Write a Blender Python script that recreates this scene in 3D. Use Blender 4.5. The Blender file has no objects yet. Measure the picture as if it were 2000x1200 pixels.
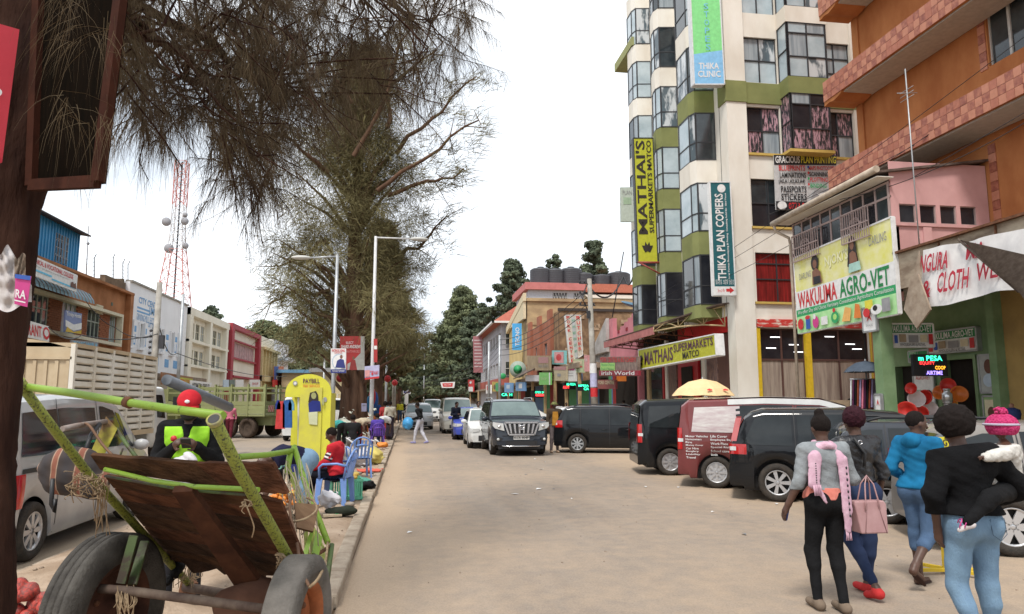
import bpy, math, random
import numpy as np
from mathutils import Vector, Matrix, Euler
random.seed(7); np.random.seed(7)
R = math.radians
sc = bpy.context.scene
COL = sc.collection
# ---------------------------------------------------------------- camera, sky, sun, exposure
F = 1400.0; H = 1.75
TILT = math.atan(185/1400); YAW = math.atan(203/math.hypot(1400,185))
cd = bpy.data.cameras.new('camera'); cam = bpy.data.objects.new('camera', cd); COL.objects.link(cam)
cd.sensor_width = 36; cd.lens = 36*F/2000; cd.clip_start = .05; cd.clip_end = 3000
cam.location = (0,0,H); cam.rotation_euler = (R(90)+TILT, 0, -YAW)
sc.camera = cam
world = bpy.data.worlds.new('World'); sc.world = world; world.use_nodes = True
wn = world.node_tree; wn.nodes.clear()
def _n(t, typ, **kw):
    n = t.nodes.new(typ)
    for k, v in kw.items(): setattr(n, k, v)
    return n
out = _n(wn,'ShaderNodeOutputWorld'); bg = _n(wn,'ShaderNodeBackground'); bg.inputs[1].default_value = 0.1
sky = _n(wn,'ShaderNodeTexSky', sky_type='NISHITA', sun_disc=False)
sky.sun_elevation = R(58); sky.sun_rotation = R(-150)
tc = _n(wn,'ShaderNodeTexCoord'); mp = _n(wn,'ShaderNodeMapping'); mp.inputs['Scale'].default_value = (1,1,2.6)
nz = _n(wn,'ShaderNodeTexNoise'); nz.inputs['Scale'].default_value = 2.1; nz.inputs['Detail'].default_value = 5; nz.inputs['Roughness'].default_value=.5
rp = _n(wn,'ShaderNodeValToRGB')
rp.color_ramp.elements[0].position=.36; rp.color_ramp.elements[0].color=(3.9,4.3,4.75,1)
rp.color_ramp.elements[1].position=.64; rp.color_ramp.elements[1].color=(7.2,7.4,7.6,1)
mx = _n(wn,'ShaderNodeMix', data_type='RGBA'); mx.inputs[0].default_value=.93
L = wn.links.new
L(tc.outputs['Generated'],mp.inputs[0]); L(mp.outputs[0],nz.inputs[0]); L(nz.outputs[0],rp.inputs[0])
L(sky.outputs[0],mx.inputs[6]); L(rp.outputs[0],mx.inputs[7]); L(mx.outputs[2],bg.inputs[0]); L(bg.outputs[0],out.inputs[0])
sd = bpy.data.lights.new('sun','SUN'); sd.energy = 1.5; sd.angle = R(12); sd.color=(1,.95,.88)
so = bpy.data.objects.new('sun', sd); COL.objects.link(so)
so.rotation_euler = (R(32), 0, R(-30))
vs = sc.view_settings; vs.view_transform='Standard'; vs.look='None'; vs.gamma=1; vs.exposure=1.14
try: vs.use_curve_mapping=False
except Exception: pass
try:
    sc.cycles.max_bounces = 6; sc.cycles.transparent_max_bounces = 8
except Exception: pass

# ---------------------------------------------------------------- measuring: where on a real plane does a photo point lie
def W(px, py, Y=None, X=None, Z=None):
    x=(px-1000)/F; z=(600-py)/F
    fy=math.cos(TILT)-z*math.sin(TILT); fz=math.sin(TILT)+z*math.cos(TILT)
    d=(x*math.cos(YAW)+fy*math.sin(YAW), -x*math.sin(YAW)+fy*math.cos(YAW), fz)
    s = Y/d[1] if Y is not None else X/d[0] if X is not None else ((Z or 0)-H)/d[2]
    return Vector((d[0]*s, d[1]*s, H+d[2]*s))

# ---------------------------------------------------------------- materials
MATS = {}
def mat(name, col=(.5,.5,.5), rough=.7, metal=0, col2=None, scale=6, detail=4, bump=0, bscale=None, emit=0, alpha=1, coat=0, stretch=None, trans=0, lo=.35, hi=.68, spec=None):
    if name in MATS: return MATS[name]
    m = bpy.data.materials.new(name); m.use_nodes = True; t = m.node_tree; b = t.nodes['Principled BSDF']
    b.inputs['Base Color'].default_value=(*col,1); b.inputs['Roughness'].default_value=rough; b.inputs['Metallic'].default_value=metal
    if coat: b.inputs['Coat Weight'].default_value=coat; b.inputs['Coat Roughness'].default_value=.02
    if trans: b.inputs['Transmission Weight'].default_value=trans
    if alpha<1: b.inputs['Alpha'].default_value=alpha
    if spec is None and rough>=.7: spec=.12
    if spec is not None: b.inputs['Specular IOR Level'].default_value=spec
    if emit: b.inputs['Emission Color'].default_value=(*col,1); b.inputs['Emission Strength'].default_value=emit
    if col2 is None and not emit and not metal: col2 = tuple(c*.82 for c in col)
    l = t.links.new
    if col2 or bump:
        tcn = t.nodes.new('ShaderNodeTexCoord'); mpn = t.nodes.new('ShaderNodeMapping'); l(tcn.outputs['Object'], mpn.inputs[0])
        if stretch: mpn.inputs['Scale'].default_value = stretch
        n = t.nodes.new('ShaderNodeTexNoise'); n.inputs['Scale'].default_value=scale; n.inputs['Detail'].default_value=detail; n.inputs['Roughness'].default_value=.6; l(mpn.outputs[0], n.inputs[0])
        if col2:
            r = t.nodes.new('ShaderNodeValToRGB'); r.color_ramp.elements[0].position=lo; r.color_ramp.elements[1].position=hi
            r.color_ramp.elements[0].color=(*col2,1); r.color_ramp.elements[1].color=(*col,1)
            l(n.outputs[0], r.inputs[0]); l(r.outputs[0], b.inputs['Base Color'])
        if bump:
            n2=n
            if bscale:
                n2 = t.nodes.new('ShaderNodeTexNoise'); n2.inputs['Scale'].default_value=bscale; n2.inputs['Detail'].default_value=5; l(mpn.outputs[0], n2.inputs[0])
            bp = t.nodes.new('ShaderNodeBump'); bp.inputs['Strength'].default_value=min(1,bump); bp.inputs['Distance'].default_value=.02*max(1,bump); l(n2.outputs[0], bp.inputs['Height']); l(bp.outputs[0], b.inputs['Normal'])
    MATS[name]=m; return m
def paint(name, col, dirt=.5):   # car paint: clear coat, light road dust
    return mat(name, col, .3, col2=tuple(c*.8+.004*dirt for c in col), scale=2.2, coat=.7, spec=.05)

# ---------------------------------------------------------------- mesh building
OFF = {}
def link(o):
    COL.objects.link(o); return o
def tag(o, label=None, cat=None, group=None, kind=None):
    if label: o['label']=label
    if cat: o['category']=cat
    if group: o['group']=group
    if kind: o['kind']=kind
    return o
def thing(name, label, cat, loc=(0,0,0), rz=0, group=None):
    o = link(bpy.data.objects.new(name, None)); o.location = loc; o.rotation_euler=(0,0,rz); o.empty_display_size=.2
    OFF[o.name]=Vector(loc)
    return tag(o, label, cat, group)
def copy_tree(o, parent=None):
    c = o.copy(); COL.objects.link(c); c.parent = parent
    for ch in list(o.children): copy_tree(ch, c)
    return c
class MB:
    def __init__(s): s.v=[]; s.f=[]; s.m=[]; s.sm=[]
    def add(s, vs, fs, mi=0, sm=False):
        n=len(s.v); s.v.extend([tuple(p) for p in vs]); s.f.extend([tuple(i+n for i in f) for f in fs]); s.m.extend([mi]*len(fs)); s.sm.extend([sm]*len(fs)); return s
    def box(s, x0,x1,y0,y1,z0,z1, mi=0):
        if x0>x1: x0,x1=x1,x0
        if y0>y1: y0,y1=y1,y0
        if z0>z1: z0,z1=z1,z0
        return s.add([(x0,y0,z0),(x1,y0,z0),(x1,y1,z0),(x0,y1,z0),(x0,y0,z1),(x1,y0,z1),(x1,y1,z1),(x0,y1,z1)],
            [(0,3,2,1),(4,5,6,7),(0,1,5,4),(1,2,6,5),(2,3,7,6),(3,0,4,7)], mi)
    def obox(s, c, size, M, mi=0):
        a=Vector(c); hx,hy,hz=[q/2 for q in size]
        vs=[a+M@Vector((x,y,z)) for z in(-hz,hz) for x,y in((-hx,-hy),(hx,-hy),(hx,hy),(-hx,hy))]
        return s.add(vs,[(0,3,2,1),(4,5,6,7),(0,1,5,4),(1,2,6,5),(2,3,7,6),(3,0,4,7)],mi)
    def bar(s, a, b, w, h=None, up=(0,0,1), mi=0):
        a=Vector(a); b=Vector(b); d=(b-a); ln=d.length; d.normalize(); u=Vector(up)
        if abs(d.dot(u))>.98: u=Vector((0,1,0))
        r=d.cross(u).normalized(); u=r.cross(d).normalized(); M=Matrix((d,r,u)).transposed()
        return s.obox((a+b)/2,(ln,w,h or w),M,mi)
    def tube(s, pts, r, n=8, mi=0, cap=True, sm=True):
        pts=[Vector(p) for p in pts]; rr = r if isinstance(r,(list,tuple)) else [r]*len(pts)
        vs=[]; ref=None
        for i,p in enumerate(pts):
            d=(pts[min(i+1,len(pts)-1)]-pts[max(i-1,0)])
            d = d.normalized() if d.length>1e-9 else Vector((0,0,1))
            if ref is None: ref = Vector((0,0,1)) if abs(d.z)<.9 else Vector((1,0,0))
            a=(ref-d*ref.dot(d)).normalized(); b=d.cross(a); ref=a
            for k in range(n):
                t=2*math.pi*k/n; vs.append(p+(a*math.cos(t)+b*math.sin(t))*rr[i])
        fs=[(i*n+k,i*n+(k+1)%n,(i+1)*n+(k+1)%n,(i+1)*n+k) for i in range(len(pts)-1) for k in range(n)]
        s.add(vs,fs,mi,sm)
        if cap:
            b0=len(s.v)-len(vs)
            s.f.append(tuple(b0+k for k in reversed(range(n)))); s.f.append(tuple(b0+(len(pts)-1)*n+k for k in range(n))); s.m+= [mi,mi]; s.sm+=[False,False]
        return s
    def lathe(s, prof, n=16, M=None, mi=0, sm=True, arc=1.0):   # prof: (r,z) along local z
        M=M or Matrix.Identity(4); m=n if arc>=1 else n+1; vs=[]
        for r,z in prof:
            for k in range(m):
                t=2*math.pi*arc*k/n; vs.append(M@Vector((r*math.cos(t),r*math.sin(t),z)))
        fs=[]
        for i in range(len(prof)-1):
            for k in range(n):
                k2=(k+1)%m if arc>=1 else k+1
                fs.append((i*m+k,i*m+k2,(i+1)*m+k2,(i+1)*m+k))
        return s.add(vs,fs,mi,sm)
    def ball(s, c, r, n=10, mi=0, M=None):
        rx,ry,rz = r if isinstance(r,(tuple,list)) else (r,r,r); c=Vector(c)
        h=max(4,n//2); vs=[]; 
        for i in range(h+1):
            p=math.pi*i/h
            for k in range(n):
                t=2*math.pi*k/n; q=Vector((rx*math.sin(p)*math.cos(t),ry*math.sin(p)*math.sin(t),rz*math.cos(p)))
                vs.append(c+(M@q if M else q))
        return s.add(vs,[(i*n+k,(i+1)*n+k,(i+1)*n+(k+1)%n,i*n+(k+1)%n) for i in range(h) for k in range(n)],mi,True)
    def prism(s, poly, f, mi=0):    # poly: list of (a,b); f(a,b,side)->point, side 0/1
        n=len(poly); vs=[f(a,b,0) for a,b in poly]+[f(a,b,1) for a,b in poly]
        return s.add(vs,[tuple(range(n)),tuple(reversed(range(n,2*n)))]+[(i,n+i,n+(i+1)%n,(i+1)%n) for i in range(n)],mi)
    def slab(s, pts, th, mi=0):     # pts: planar polygon in space, thickened backwards along its normal
        pts=[Vector(p) for p in pts]; n=Vector((0,0,0))
        for i in range(len(pts)): n+= (pts[i]-pts[0]).cross(pts[(i+1)%len(pts)]-pts[0])
        n.normalize(); k=len(pts)
        return s.add(pts+[p-n*th for p in pts],[tuple(range(k)),tuple(reversed(range(k,2*k)))]+[((i+1)%k,i,k+i,k+(i+1)%k) for i in range(k)],mi)
    def grid(s, f, nu, nv, mi=0, sm=True):
        vs=[f(i/nu,j/nv) for j in range(nv+1) for i in range(nu+1)]
        return s.add(vs,[(j*(nu+1)+i,j*(nu+1)+i+1,(j+1)*(nu+1)+i+1,(j+1)*(nu+1)+i) for j in range(nv) for i in range(nu)],mi,sm)
    def build(s, name, m, parent=None, label=None, cat=None, group=None, kind=None, bevel=0):
        me=bpy.data.meshes.new(name); off=Vector((0,0,0)); root=parent
        while root is not None and root.parent is not None: root=root.parent
        if root is not None and root.name in OFF: off=OFF[root.name]
        vv = s.v if off.length==0 else [(p[0]-off.x,p[1]-off.y,p[2]-off.z) for p in s.v]
        me.from_pydata(vv,[],s.f)
        for q in (m if isinstance(m,(list,tuple)) else [m]): me.materials.append(q)
        me.polygons.foreach_set('material_index', s.m); me.polygons.foreach_set('use_smooth', s.sm); me.update()
        o=link(bpy.data.objects.new(name,me))
        if parent is not None: o.parent=parent
        if bevel:
            b=o.modifiers.new('bevel','BEVEL'); b.width=bevel; b.segments=2; b.limit_method='ANGLE'; b.angle_limit=R(40)
        return tag(o,label,cat,group,kind)
def local(root):   # build further parts of this thing in its own frame
    OFF[root.name]=Vector((0,0,0)); return root
def np_mesh(name, V, Fq, m, parent=None, smooth=False):
    me=bpy.data.meshes.new(name); V=np.asarray(V,dtype=np.float32); Fq=np.asarray(Fq,dtype=np.int32); k=Fq.shape[1]
    me.vertices.add(len(V)); me.vertices.foreach_set('co',V.ravel())
    me.loops.add(Fq.size); me.loops.foreach_set('vertex_index',Fq.ravel())
    me.polygons.add(len(Fq)); me.polygons.foreach_set('loop_start',np.arange(0,Fq.size,k,dtype=np.int32)); me.polygons.foreach_set('loop_total',np.full(len(Fq),k,dtype=np.int32))
    if smooth: me.polygons.foreach_set('use_smooth',np.ones(len(Fq),dtype=bool))
    me.update(calc_edges=True); me.materials.append(m)
    o=link(bpy.data.objects.new(name,me))
    if parent is not None: o.parent=parent
    return o

# ---------------------------------------------------------------- lettering and signs
_tc={}
def glyphs(s, bold=.0):
    k=(s,bold)
    if k not in _tc:
        c=bpy.data.curves.new('t','FONT'); c.body=s; c.size=1; c.offset=bold; c.resolution_u=2; c.fill_mode='FRONT'
        o=bpy.data.objects.new('t',c); me=bpy.data.meshes.new_from_object(o)
        vs=[(v.co.x,v.co.y) for v in me.vertices]; fs=[tuple(p.vertices) for p in me.polygons]
        bpy.data.meshes.remove(me); bpy.data.objects.remove(o); bpy.data.curves.remove(c)
        if vs:
            x0=min(v[0] for v in vs); x1=max(v[0] for v in vs); y0=min(v[1] for v in vs); y1=max(v[1] for v in vs)
            vs=[((x-x0)/max(1e-6,x1-x0),(y-y0)/max(1e-6,y1-y0)) for x,y in vs]
        _tc[k]=(vs,fs)
    return _tc[k]
def bil(c, u, v):   # corners TL,TR,BR,BL; v runs down
    return (c[0]*(1-u)+c[1]*u)*(1-v)+(c[3]*(1-u)+c[2]*u)*v
def items_on(c, items, parent, lift=.012, sub=1):
    n=(c[3]-c[0]).cross(c[1]-c[0]).normalized()
    lay=0
    for it in items:
        k=it[0]; m=it[-1]; b=MB(); lay+=1; o=n*(lift+.003*lay if sub else lift)
        if k=='t' or k=='T':
            _,s,u0,v0,u1,v1,_m=it; vs,fs=glyphs(s,.02 if k=='T' else 0)
            b.add([bil(c,u0+x*(u1-u0),v1-y*(v1-v0))+o for x,y in vs],fs)
            nm='lettering'
        elif k=='V':   # letters running up the board
            _,s,u0,v0,u1,v1,_m=it; vs,fs=glyphs(s,.02)
            b.add([bil(c,u0+(1-y)*(u1-u0),v1-x*(v1-v0))+o for x,y in vs],fs); nm='lettering'
        elif k=='r':
            _,u0,v0,u1,v1,_m=it; b.add([bil(c,u0,v0)+o,bil(c,u0,v1)+o,bil(c,u1,v1)+o,bil(c,u1,v0)+o],[(0,1,2,3)]); nm='printed_panel'
        elif k=='e':
            _,u0,v0,u1,v1,_m=it; q=18
            b.add([bil(c,(u0+u1)/2+(u1-u0)/2*math.cos(6.2832*i/q),(v0+v1)/2-(v1-v0)/2*math.sin(6.2832*i/q))+o for i in range(q)],[tuple(range(q))]); nm='printed_disc'
        elif k=='p':
            _,pts,_m=it; b.add([bil(c,u,v)+o for u,v in pts],[tuple(range(len(pts)))]); nm='printed_shape'
        b.build(nm,m,parent)
def sign(name, label, corners, bgm, items=(), th=.06, frame=None, cat='sign', group=None, parent=None, twosided=False):
    c=[Vector(p) for p in corners]; base=sum(c,Vector())/4; base.z=min(p.z for p in c)
    t=parent or thing(name,label,cat,tuple(base),group=group)
    n=(c[3]-c[0]).cross(c[1]-c[0]).normalized()
    b=MB(); b.slab([c[0],c[3],c[2],c[1]],th); 
    b.build('board',bgm,t)
    if frame:
        f=MB(); w=.05
        for i in range(4): f.bar(c[i]-n*th/2,c[(i+1)%4]-n*th/2,w,th+.04,up=n)
        f.build('frame',frame,t)
    items_on(c,items,t)
    return t
def pxq(plane, *pts, **k):   # photo points on a real plane
    return [W(x,y,**plane) for x,y in pts]

# ---------------------------------------------------------------- palette
WHITE=mat('white_print',(.78,.78,.77),.5); BLACK=mat('black_print',(.015,.015,.018),.5); REDP=mat('red_print',(.6,.03,.035),.5)
YEL=mat('yellow_print',(.72,.66,.06),.5); GREENP=mat('green_print',(.03,.35,.12),.5); BLUEP=mat('blue_print',(.03,.1,.42),.5)
LBLUE=mat('light_blue_print',(.2,.55,.8),.5); PINKP=mat('magenta_print',(.6,.05,.25),.5); ORANGEP=mat('orange_print',(.75,.22,.04),.5)
CREAMP=mat('cream_print',(.7,.62,.42),.5); LGREEN=mat('lime_print',(.4,.72,.2),.5); GREYP=mat('grey_print',(.3,.3,.31),.6); BROWNP=mat('brown_print',(.13,.05,.03),.6); SKINP=mat('skin_print',(.22,.1,.06),.6); TEAL=mat('teal_print',(.015,.12,.14),.5)
DKMETAL=mat('dark_metal',(.05,.05,.055),.5,.4); GALV=mat('galvanised_steel',(.45,.47,.48),.45,.5,col2=(.33,.34,.35),scale=3)
CONC=mat('concrete',(.42,.40,.36),.9,col2=(.27,.25,.22),scale=3,bump=.3,bscale=30)
RUST=mat('rusty_steel',(.2,.09,.05),.8,col2=(.1,.05,.03),scale=12,bump=.2)
GLASS=mat('window_glass',(.05,.065,.07),.06,col2=(.02,.025,.03),scale=1.2,spec=.8)
GLASSL=mat('window_glass_curtained_reflecting',(.42,.47,.5),.12,col2=(.2,.24,.27),scale=.9,spec=.7,stretch=(6,6,.4))  # curtains; on the tower the pale tone also stands for reflected sky
GLASSM=mat('window_glass_half_curtained',(.55,.58,.60),.1,col2=(.10,.13,.15),scale=.6,spec=.7,stretch=(3,3,.9),lo=.45,hi=.52)
GLASSP=mat('window_glass_pale',(.50,.58,.62),.08,col2=(.34,.42,.46),scale=1.1,spec=.8)
GLASSD=mat('window_glass_dark',(.03,.03,.035),.1,col2=(.015,.015,.02),scale=1.5)
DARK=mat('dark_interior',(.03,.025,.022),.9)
# ---------------------------------------------------------------- ground, roads, kerbs
def dusty(name, a, b, c, edges, sc_=.7, bump=.25):
    """asphalt (a,b patches) worn over with dust (c); edges: list of (x, dust amount) across the street"""
    m=bpy.data.materials.new(name); m.use_nodes=True; t=m.node_tree; l=t.links.new; bs=t.nodes['Principled BSDF']; bs.inputs['Roughness'].default_value=.93; bs.inputs['Specular IOR Level'].default_value=.15
    tcn=t.nodes.new('ShaderNodeTexCoord'); sp=t.nodes.new('ShaderNodeSeparateXYZ'); l(tcn.outputs['Object'],sp.inputs[0])
    def noise(s,d=5,st=None):
        n=t.nodes.new('ShaderNodeTexNoise'); n.inputs['Scale'].default_value=s; n.inputs['Detail'].default_value=d; n.inputs['Roughness'].default_value=.62
        if st:
            mm=t.nodes.new('ShaderNodeMapping'); mm.inputs['Scale'].default_value=st; l(tcn.outputs['Object'],mm.inputs[0]); l(mm.outputs[0],n.inputs[0])
        else: l(tcn.outputs['Object'],n.inputs[0])
        return n
    def ramp(src,els):
        r=t.nodes.new('ShaderNodeValToRGB'); e=r.color_ramp.elements
        while len(e)<len(els): e.new(.5)
        for q,(p,cc) in zip(e,els): q.position=p; q.color=(*cc,1) if len(cc)==3 else cc
        l(src,r.inputs[0]); return r
    n1=noise(sc_,6,(2.2,.16,1)); n2=noise(.16,4); n3=noise(60,4); n4=noise(4,6)
    ab=ramp(n1.outputs[0],[(.35,a),(.65,b)])
    mr=t.nodes.new('ShaderNodeMapRange'); x0=edges[0][0]; x1=edges[-1][0]; mr.inputs['From Min'].default_value=x0; mr.inputs['From Max'].default_value=x1; l(sp.outputs[0],mr.inputs[0])
    er=ramp(mr.outputs[0],[((x-x0)/(x1-x0),(v,v,v)) for x,v in edges])
    ad=t.nodes.new('ShaderNodeMath'); ad.operation='MULTIPLY_ADD'; l(n2.outputs[0],ad.inputs[0]); ad.inputs[1].default_value=.9; l(er.outputs[0],ad.inputs[2])
    ad2=t.nodes.new('ShaderNodeMath'); ad2.operation='MULTIPLY_ADD'; l(n4.outputs[0],ad2.inputs[0]); ad2.inputs[1].default_value=.5; l(ad.outputs[0],ad2.inputs[2])
    dr=ramp(ad2.outputs[0],[(.6,(0,0,0)),(1.0,(1,1,1))])
    mxn=t.nodes.new('ShaderNodeMix'); mxn.data_type='RGBA'; l(dr.outputs[0],mxn.inputs[0]); l(ab.outputs[0],mxn.inputs[6]); mxn.inputs[7].default_value=(*c,1)
    mul=t.nodes.new('ShaderNodeMix'); mul.data_type='RGBA'; mul.blend_type='MULTIPLY'; mul.inputs[0].default_value=.5
    gr=ramp(n3.outputs[0],[(.3,(.55,.54,.52)),(.62,(1,1,1))]); l(mxn.outputs[2],mul.inputs[6]); l(gr.outputs[0],mul.inputs[7]); l(mul.outputs[2],bs.inputs['Base Color'])
    bp=t.nodes.new('ShaderNodeBump'); bp.inputs['Strength'].default_value=bump; bp.inputs['Distance'].default_value=.01; l(n3.outputs[0],bp.inputs['Height']); l(bp.outputs[0],bs.inputs['Normal'])
    return m
EARTH=mat('red_earth',(.40,.28,.185),.97,col2=(.27,.185,.12),scale=1.3,bump=.8,bscale=25)
MUD=mat('trodden_earth',(.43,.33,.245),.97,col2=(.29,.21,.145),scale=2.2,bump=1.5,bscale=14)
def sheet(name, x0,x1,y0,y1,z,m,n=1):
    b=MB(); b.grid(lambda u,v:(x0+(x1-x0)*u,y0+(y1-y0)*v,z),n,n,sm=False); return b.build(name,m,kind='structure')
sheet('ground',-900,900,-400,1500,-.03,EARTH)
ROADM=dusty('worn_asphalt',(.235,.197,.165),(.278,.236,.198),(.42,.32,.23),[(-.6,.55),(.1,.16),(1.2,.02),(5.0,.08),(7.0,.33),(9.5,.5),(11,.55)])
sheet('road',-.58,11.0,-6,170,-.012,ROADM)
ROADL=dusty('dusty_asphalt',(.25,.22,.195),(.285,.25,.22),(.42,.33,.24),[(-16,.45),(-13,.2),(-8,.05),(-4.5,.1),(-3.8,.6)])
sheet('road',-16,-3.86,-6,170,-.016,ROADL)
b=MB()   # median: uneven trodden earth, lower at the kerbs
def med(u,v):
    x=-3.80+3.06*u; y=-3+150*v**1.6; h=.10+.05*math.sin(3*x+.8*y)*math.sin(1.7*y)+.04*math.sin(9*x)*math.sin(5.1*y); h=h*(1-abs(2*u-1)**4)+.075*abs(2*u-1)**4
    return (x,y,h)
b.grid(med,24,260); b.build('median_ground',MUD,kind='structure')
PAVE=mat('pavement_concrete',(.36,.30,.24),.95,col2=(.26,.21,.165),scale=1.5,bump=.4,bscale=20)
b=MB(); b.box(11.0,26,-6,170,-.02,.14); b.build('pavement',PAVE,kind='structure')
b=MB(); b.box(-30,-16,-6,170,-.02,.14); b.build('pavement',PAVE,kind='structure')
KERB=mat('kerb_concrete',(.42,.35,.27),.95,col2=(.28,.22,.165),scale=4,bump=.8,bscale=18)
kr=thing('kerb','long earth stained concrete kerb of separate stones between the median and the right carriageway','kerb',(-.68,2,0)); kr['kind']='structure'
rnd=random.Random(3)
for i in range(46):
    b=MB(); y=2+i*.92; dx=rnd.uniform(-.018,.018); dz=rnd.uniform(-.015,.012)
    b.box(-.76+dx,-.59+dx,y+.012,y+.905,-.03,.105+dz); b.build('kerb_stone',KERB,kr,bevel=.025 if i<22 else 0)
b=MB()
for i in range(46,140):
    y=2+i*.92; b.box(-.76,-.59,y+.01,y+.905,-.03,.105+rnd.uniform(-.01,.01))
b.build('kerb_stones_beyond',KERB,kr,kind='stuff')
kl=thing('kerb','low broken kerb edging the far side of the median','kerb',(-3.8,2,0)); kl['kind']='structure'
for i in range(30):
    b=MB(); y=2+i*.92; dx=rnd.uniform(-.015,.015)
    b.box(-3.88+dx,-3.76+dx,y+.01,y+.9,-.03,.06+rnd.uniform(-.012,.012)); b.build('kerb_stone',KERB,kl)
# pebbles and litter on the earth and road, too many to count
b=MB()
for i in range(1500):
    if rnd.random()<.7: x=rnd.uniform(-3.7,-.8); y=2+rnd.random()**1.5*40
    else: x=rnd.uniform(-.55,9); y=4+rnd.random()**1.3*35
    r=rnd.uniform(.008,.028) if x<-.7 else rnd.uniform(.004,.012); z=.1 if x<-.7 else -.012
    b.ball((x,y,z+r*.3),(r,r*rnd.uniform(.6,1),r*.6),5)
b.build('gravel',mat('pebbles',(.36,.28,.21),.95,col2=(.2,.15,.11),scale=20),kind='stuff')
b=MB()
for i in range(95):
    if rnd.random()<.75: x=rnd.uniform(-3.6,-.85); y=3+rnd.random()**1.3*34; z=.16
    else: x=rnd.uniform(0,9); y=6+rnd.random()*22; z=-.002
    s=rnd.uniform(.03,.1); a=rnd.uniform(0,3.1); c,q=math.cos(a)*s,math.sin(a)*s
    b.add([(x-c,y-q,z),(x+q*.5,y-c*.5,z+.01),(x+c,y+q,z+.004),(x-q*.5,y+c*.6,z+.015)],[(0,1,2,3)],rnd.choice([0,0,1,2]))
b.build('litter',[WHITE,mat('brown_paper',(.36,.27,.18),.9),mat('litter_grey',(.2,.2,.2),.9)],kind='stuff')

# ---------------------------------------------------------------- facade kit
class Fac:
    def __init__(s,axis,pos,out): s.axis=axis; s.pos=pos; s.out=out
    def P(s,a,z,d=0): return Vector((s.pos+s.out*d,a,z)) if s.axis=='x' else Vector((a,s.pos+s.out*d,z))
    def box(s,b,a0,a1,z0,z1,d0,d1,mi=0):
        p=s.P(a0,z0,d0); q=s.P(a1,z1,d1); return b.box(p.x,q.x,p.y,q.y,p.z,q.z,mi)
    def wall(s,b,a0,a1,z0,z1,ops,d=0,rec=.22,mi=0):
        As=sorted({a0,a1,*[min(max(o[i],a0),a1) for o in ops for i in(0,1)]}); Zs=sorted({z0,z1,*[min(max(o[i],z0),z1) for o in ops for i in(2,3)]})
        for i in range(len(As)-1):
            for j in range(len(Zs)-1):
                ca=(As[i]+As[i+1])/2; cz=(Zs[j]+Zs[j+1])/2
                if any(o[0]<ca<o[1] and o[2]<cz<o[3] for o in ops): continue
                b.add([s.P(As[i],Zs[j],d),s.P(As[i+1],Zs[j],d),s.P(As[i+1],Zs[j+1],d),s.P(As[i],Zs[j+1],d)],[(0,1,2,3)],mi)
        for o in ops:
            e=[(o[0],o[2]),(o[1],o[2]),(o[1],o[3]),(o[0],o[3])]
            for k in range(4):
                p,q=e[k],e[(k+1)%4]; b.add([s.P(p[0],p[1],d),s.P(q[0],q[1],d),s.P(q[0],q[1],d-rec),s.P(p[0],p[1],d-rec)],[(0,1,2,3)],mi)
    def window(s,parent,o,nx,nz,fm,gm,d=0,rec=.14,w=.05,bars=0,split=True,name='window',gms=None,zs=None):
        a0,a1,z0,z1=o; b=MB(); dd=d-rec
        zz=zs or [z0+(z1-z0)*j/nz for j in range(nz+1)]
        for i in range(nx+1):
            a=a0+(a1-a0)*i/nx; s.box(b,a-w/2 if i else a,a+w/2 if i<nx else a,z0,z1,dd-.02,dd+.05)
        for z in zz: s.box(b,a0,a1,max(z0,z-w/2),min(z1,z+w/2),dd-.018,dd+.048)
        if bars:
            for i in range(1,bars): a=a0+(a1-a0)*i/bars; s.box(b,a-.012,a+.012,z0,z1,dd+.06,dd+.085)
            for q in(.2,.5,.8): s.box(b,a0,a1,z0+(z1-z0)*q-.012,z0+(z1-z0)*q+.012,dd+.05,dd+.075)
        f=b.build(name,fm,parent)
        k=0
        if split:
            for i in range(nx):
                for j in range(len(zz)-1):
                    g=MB(); s.box(g,a0+(a1-a0)*i/nx,a0+(a1-a0)*(i+1)/nx,zz[j],zz[j+1],dd-.012,dd+.006)
                    g.build('pane',(gms[k%len(gms)] if gms else gm),f); k+=1
        else:
            g=MB(); s.box(g,a0,a1,z0,z1,dd-.012,dd+.006); g.build('panes',gm,f)
        return f
def Yp(px,X=13.0): return W(px,775,X=X).y
def Zp(px,py,X=13.0): return W(px,py,X=X).z
def mass(x0,x1,y0,y1,z0,z1,b=None): b=b or MB(); return b.box(x0,x1,y0,y1,z0,z1)

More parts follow.
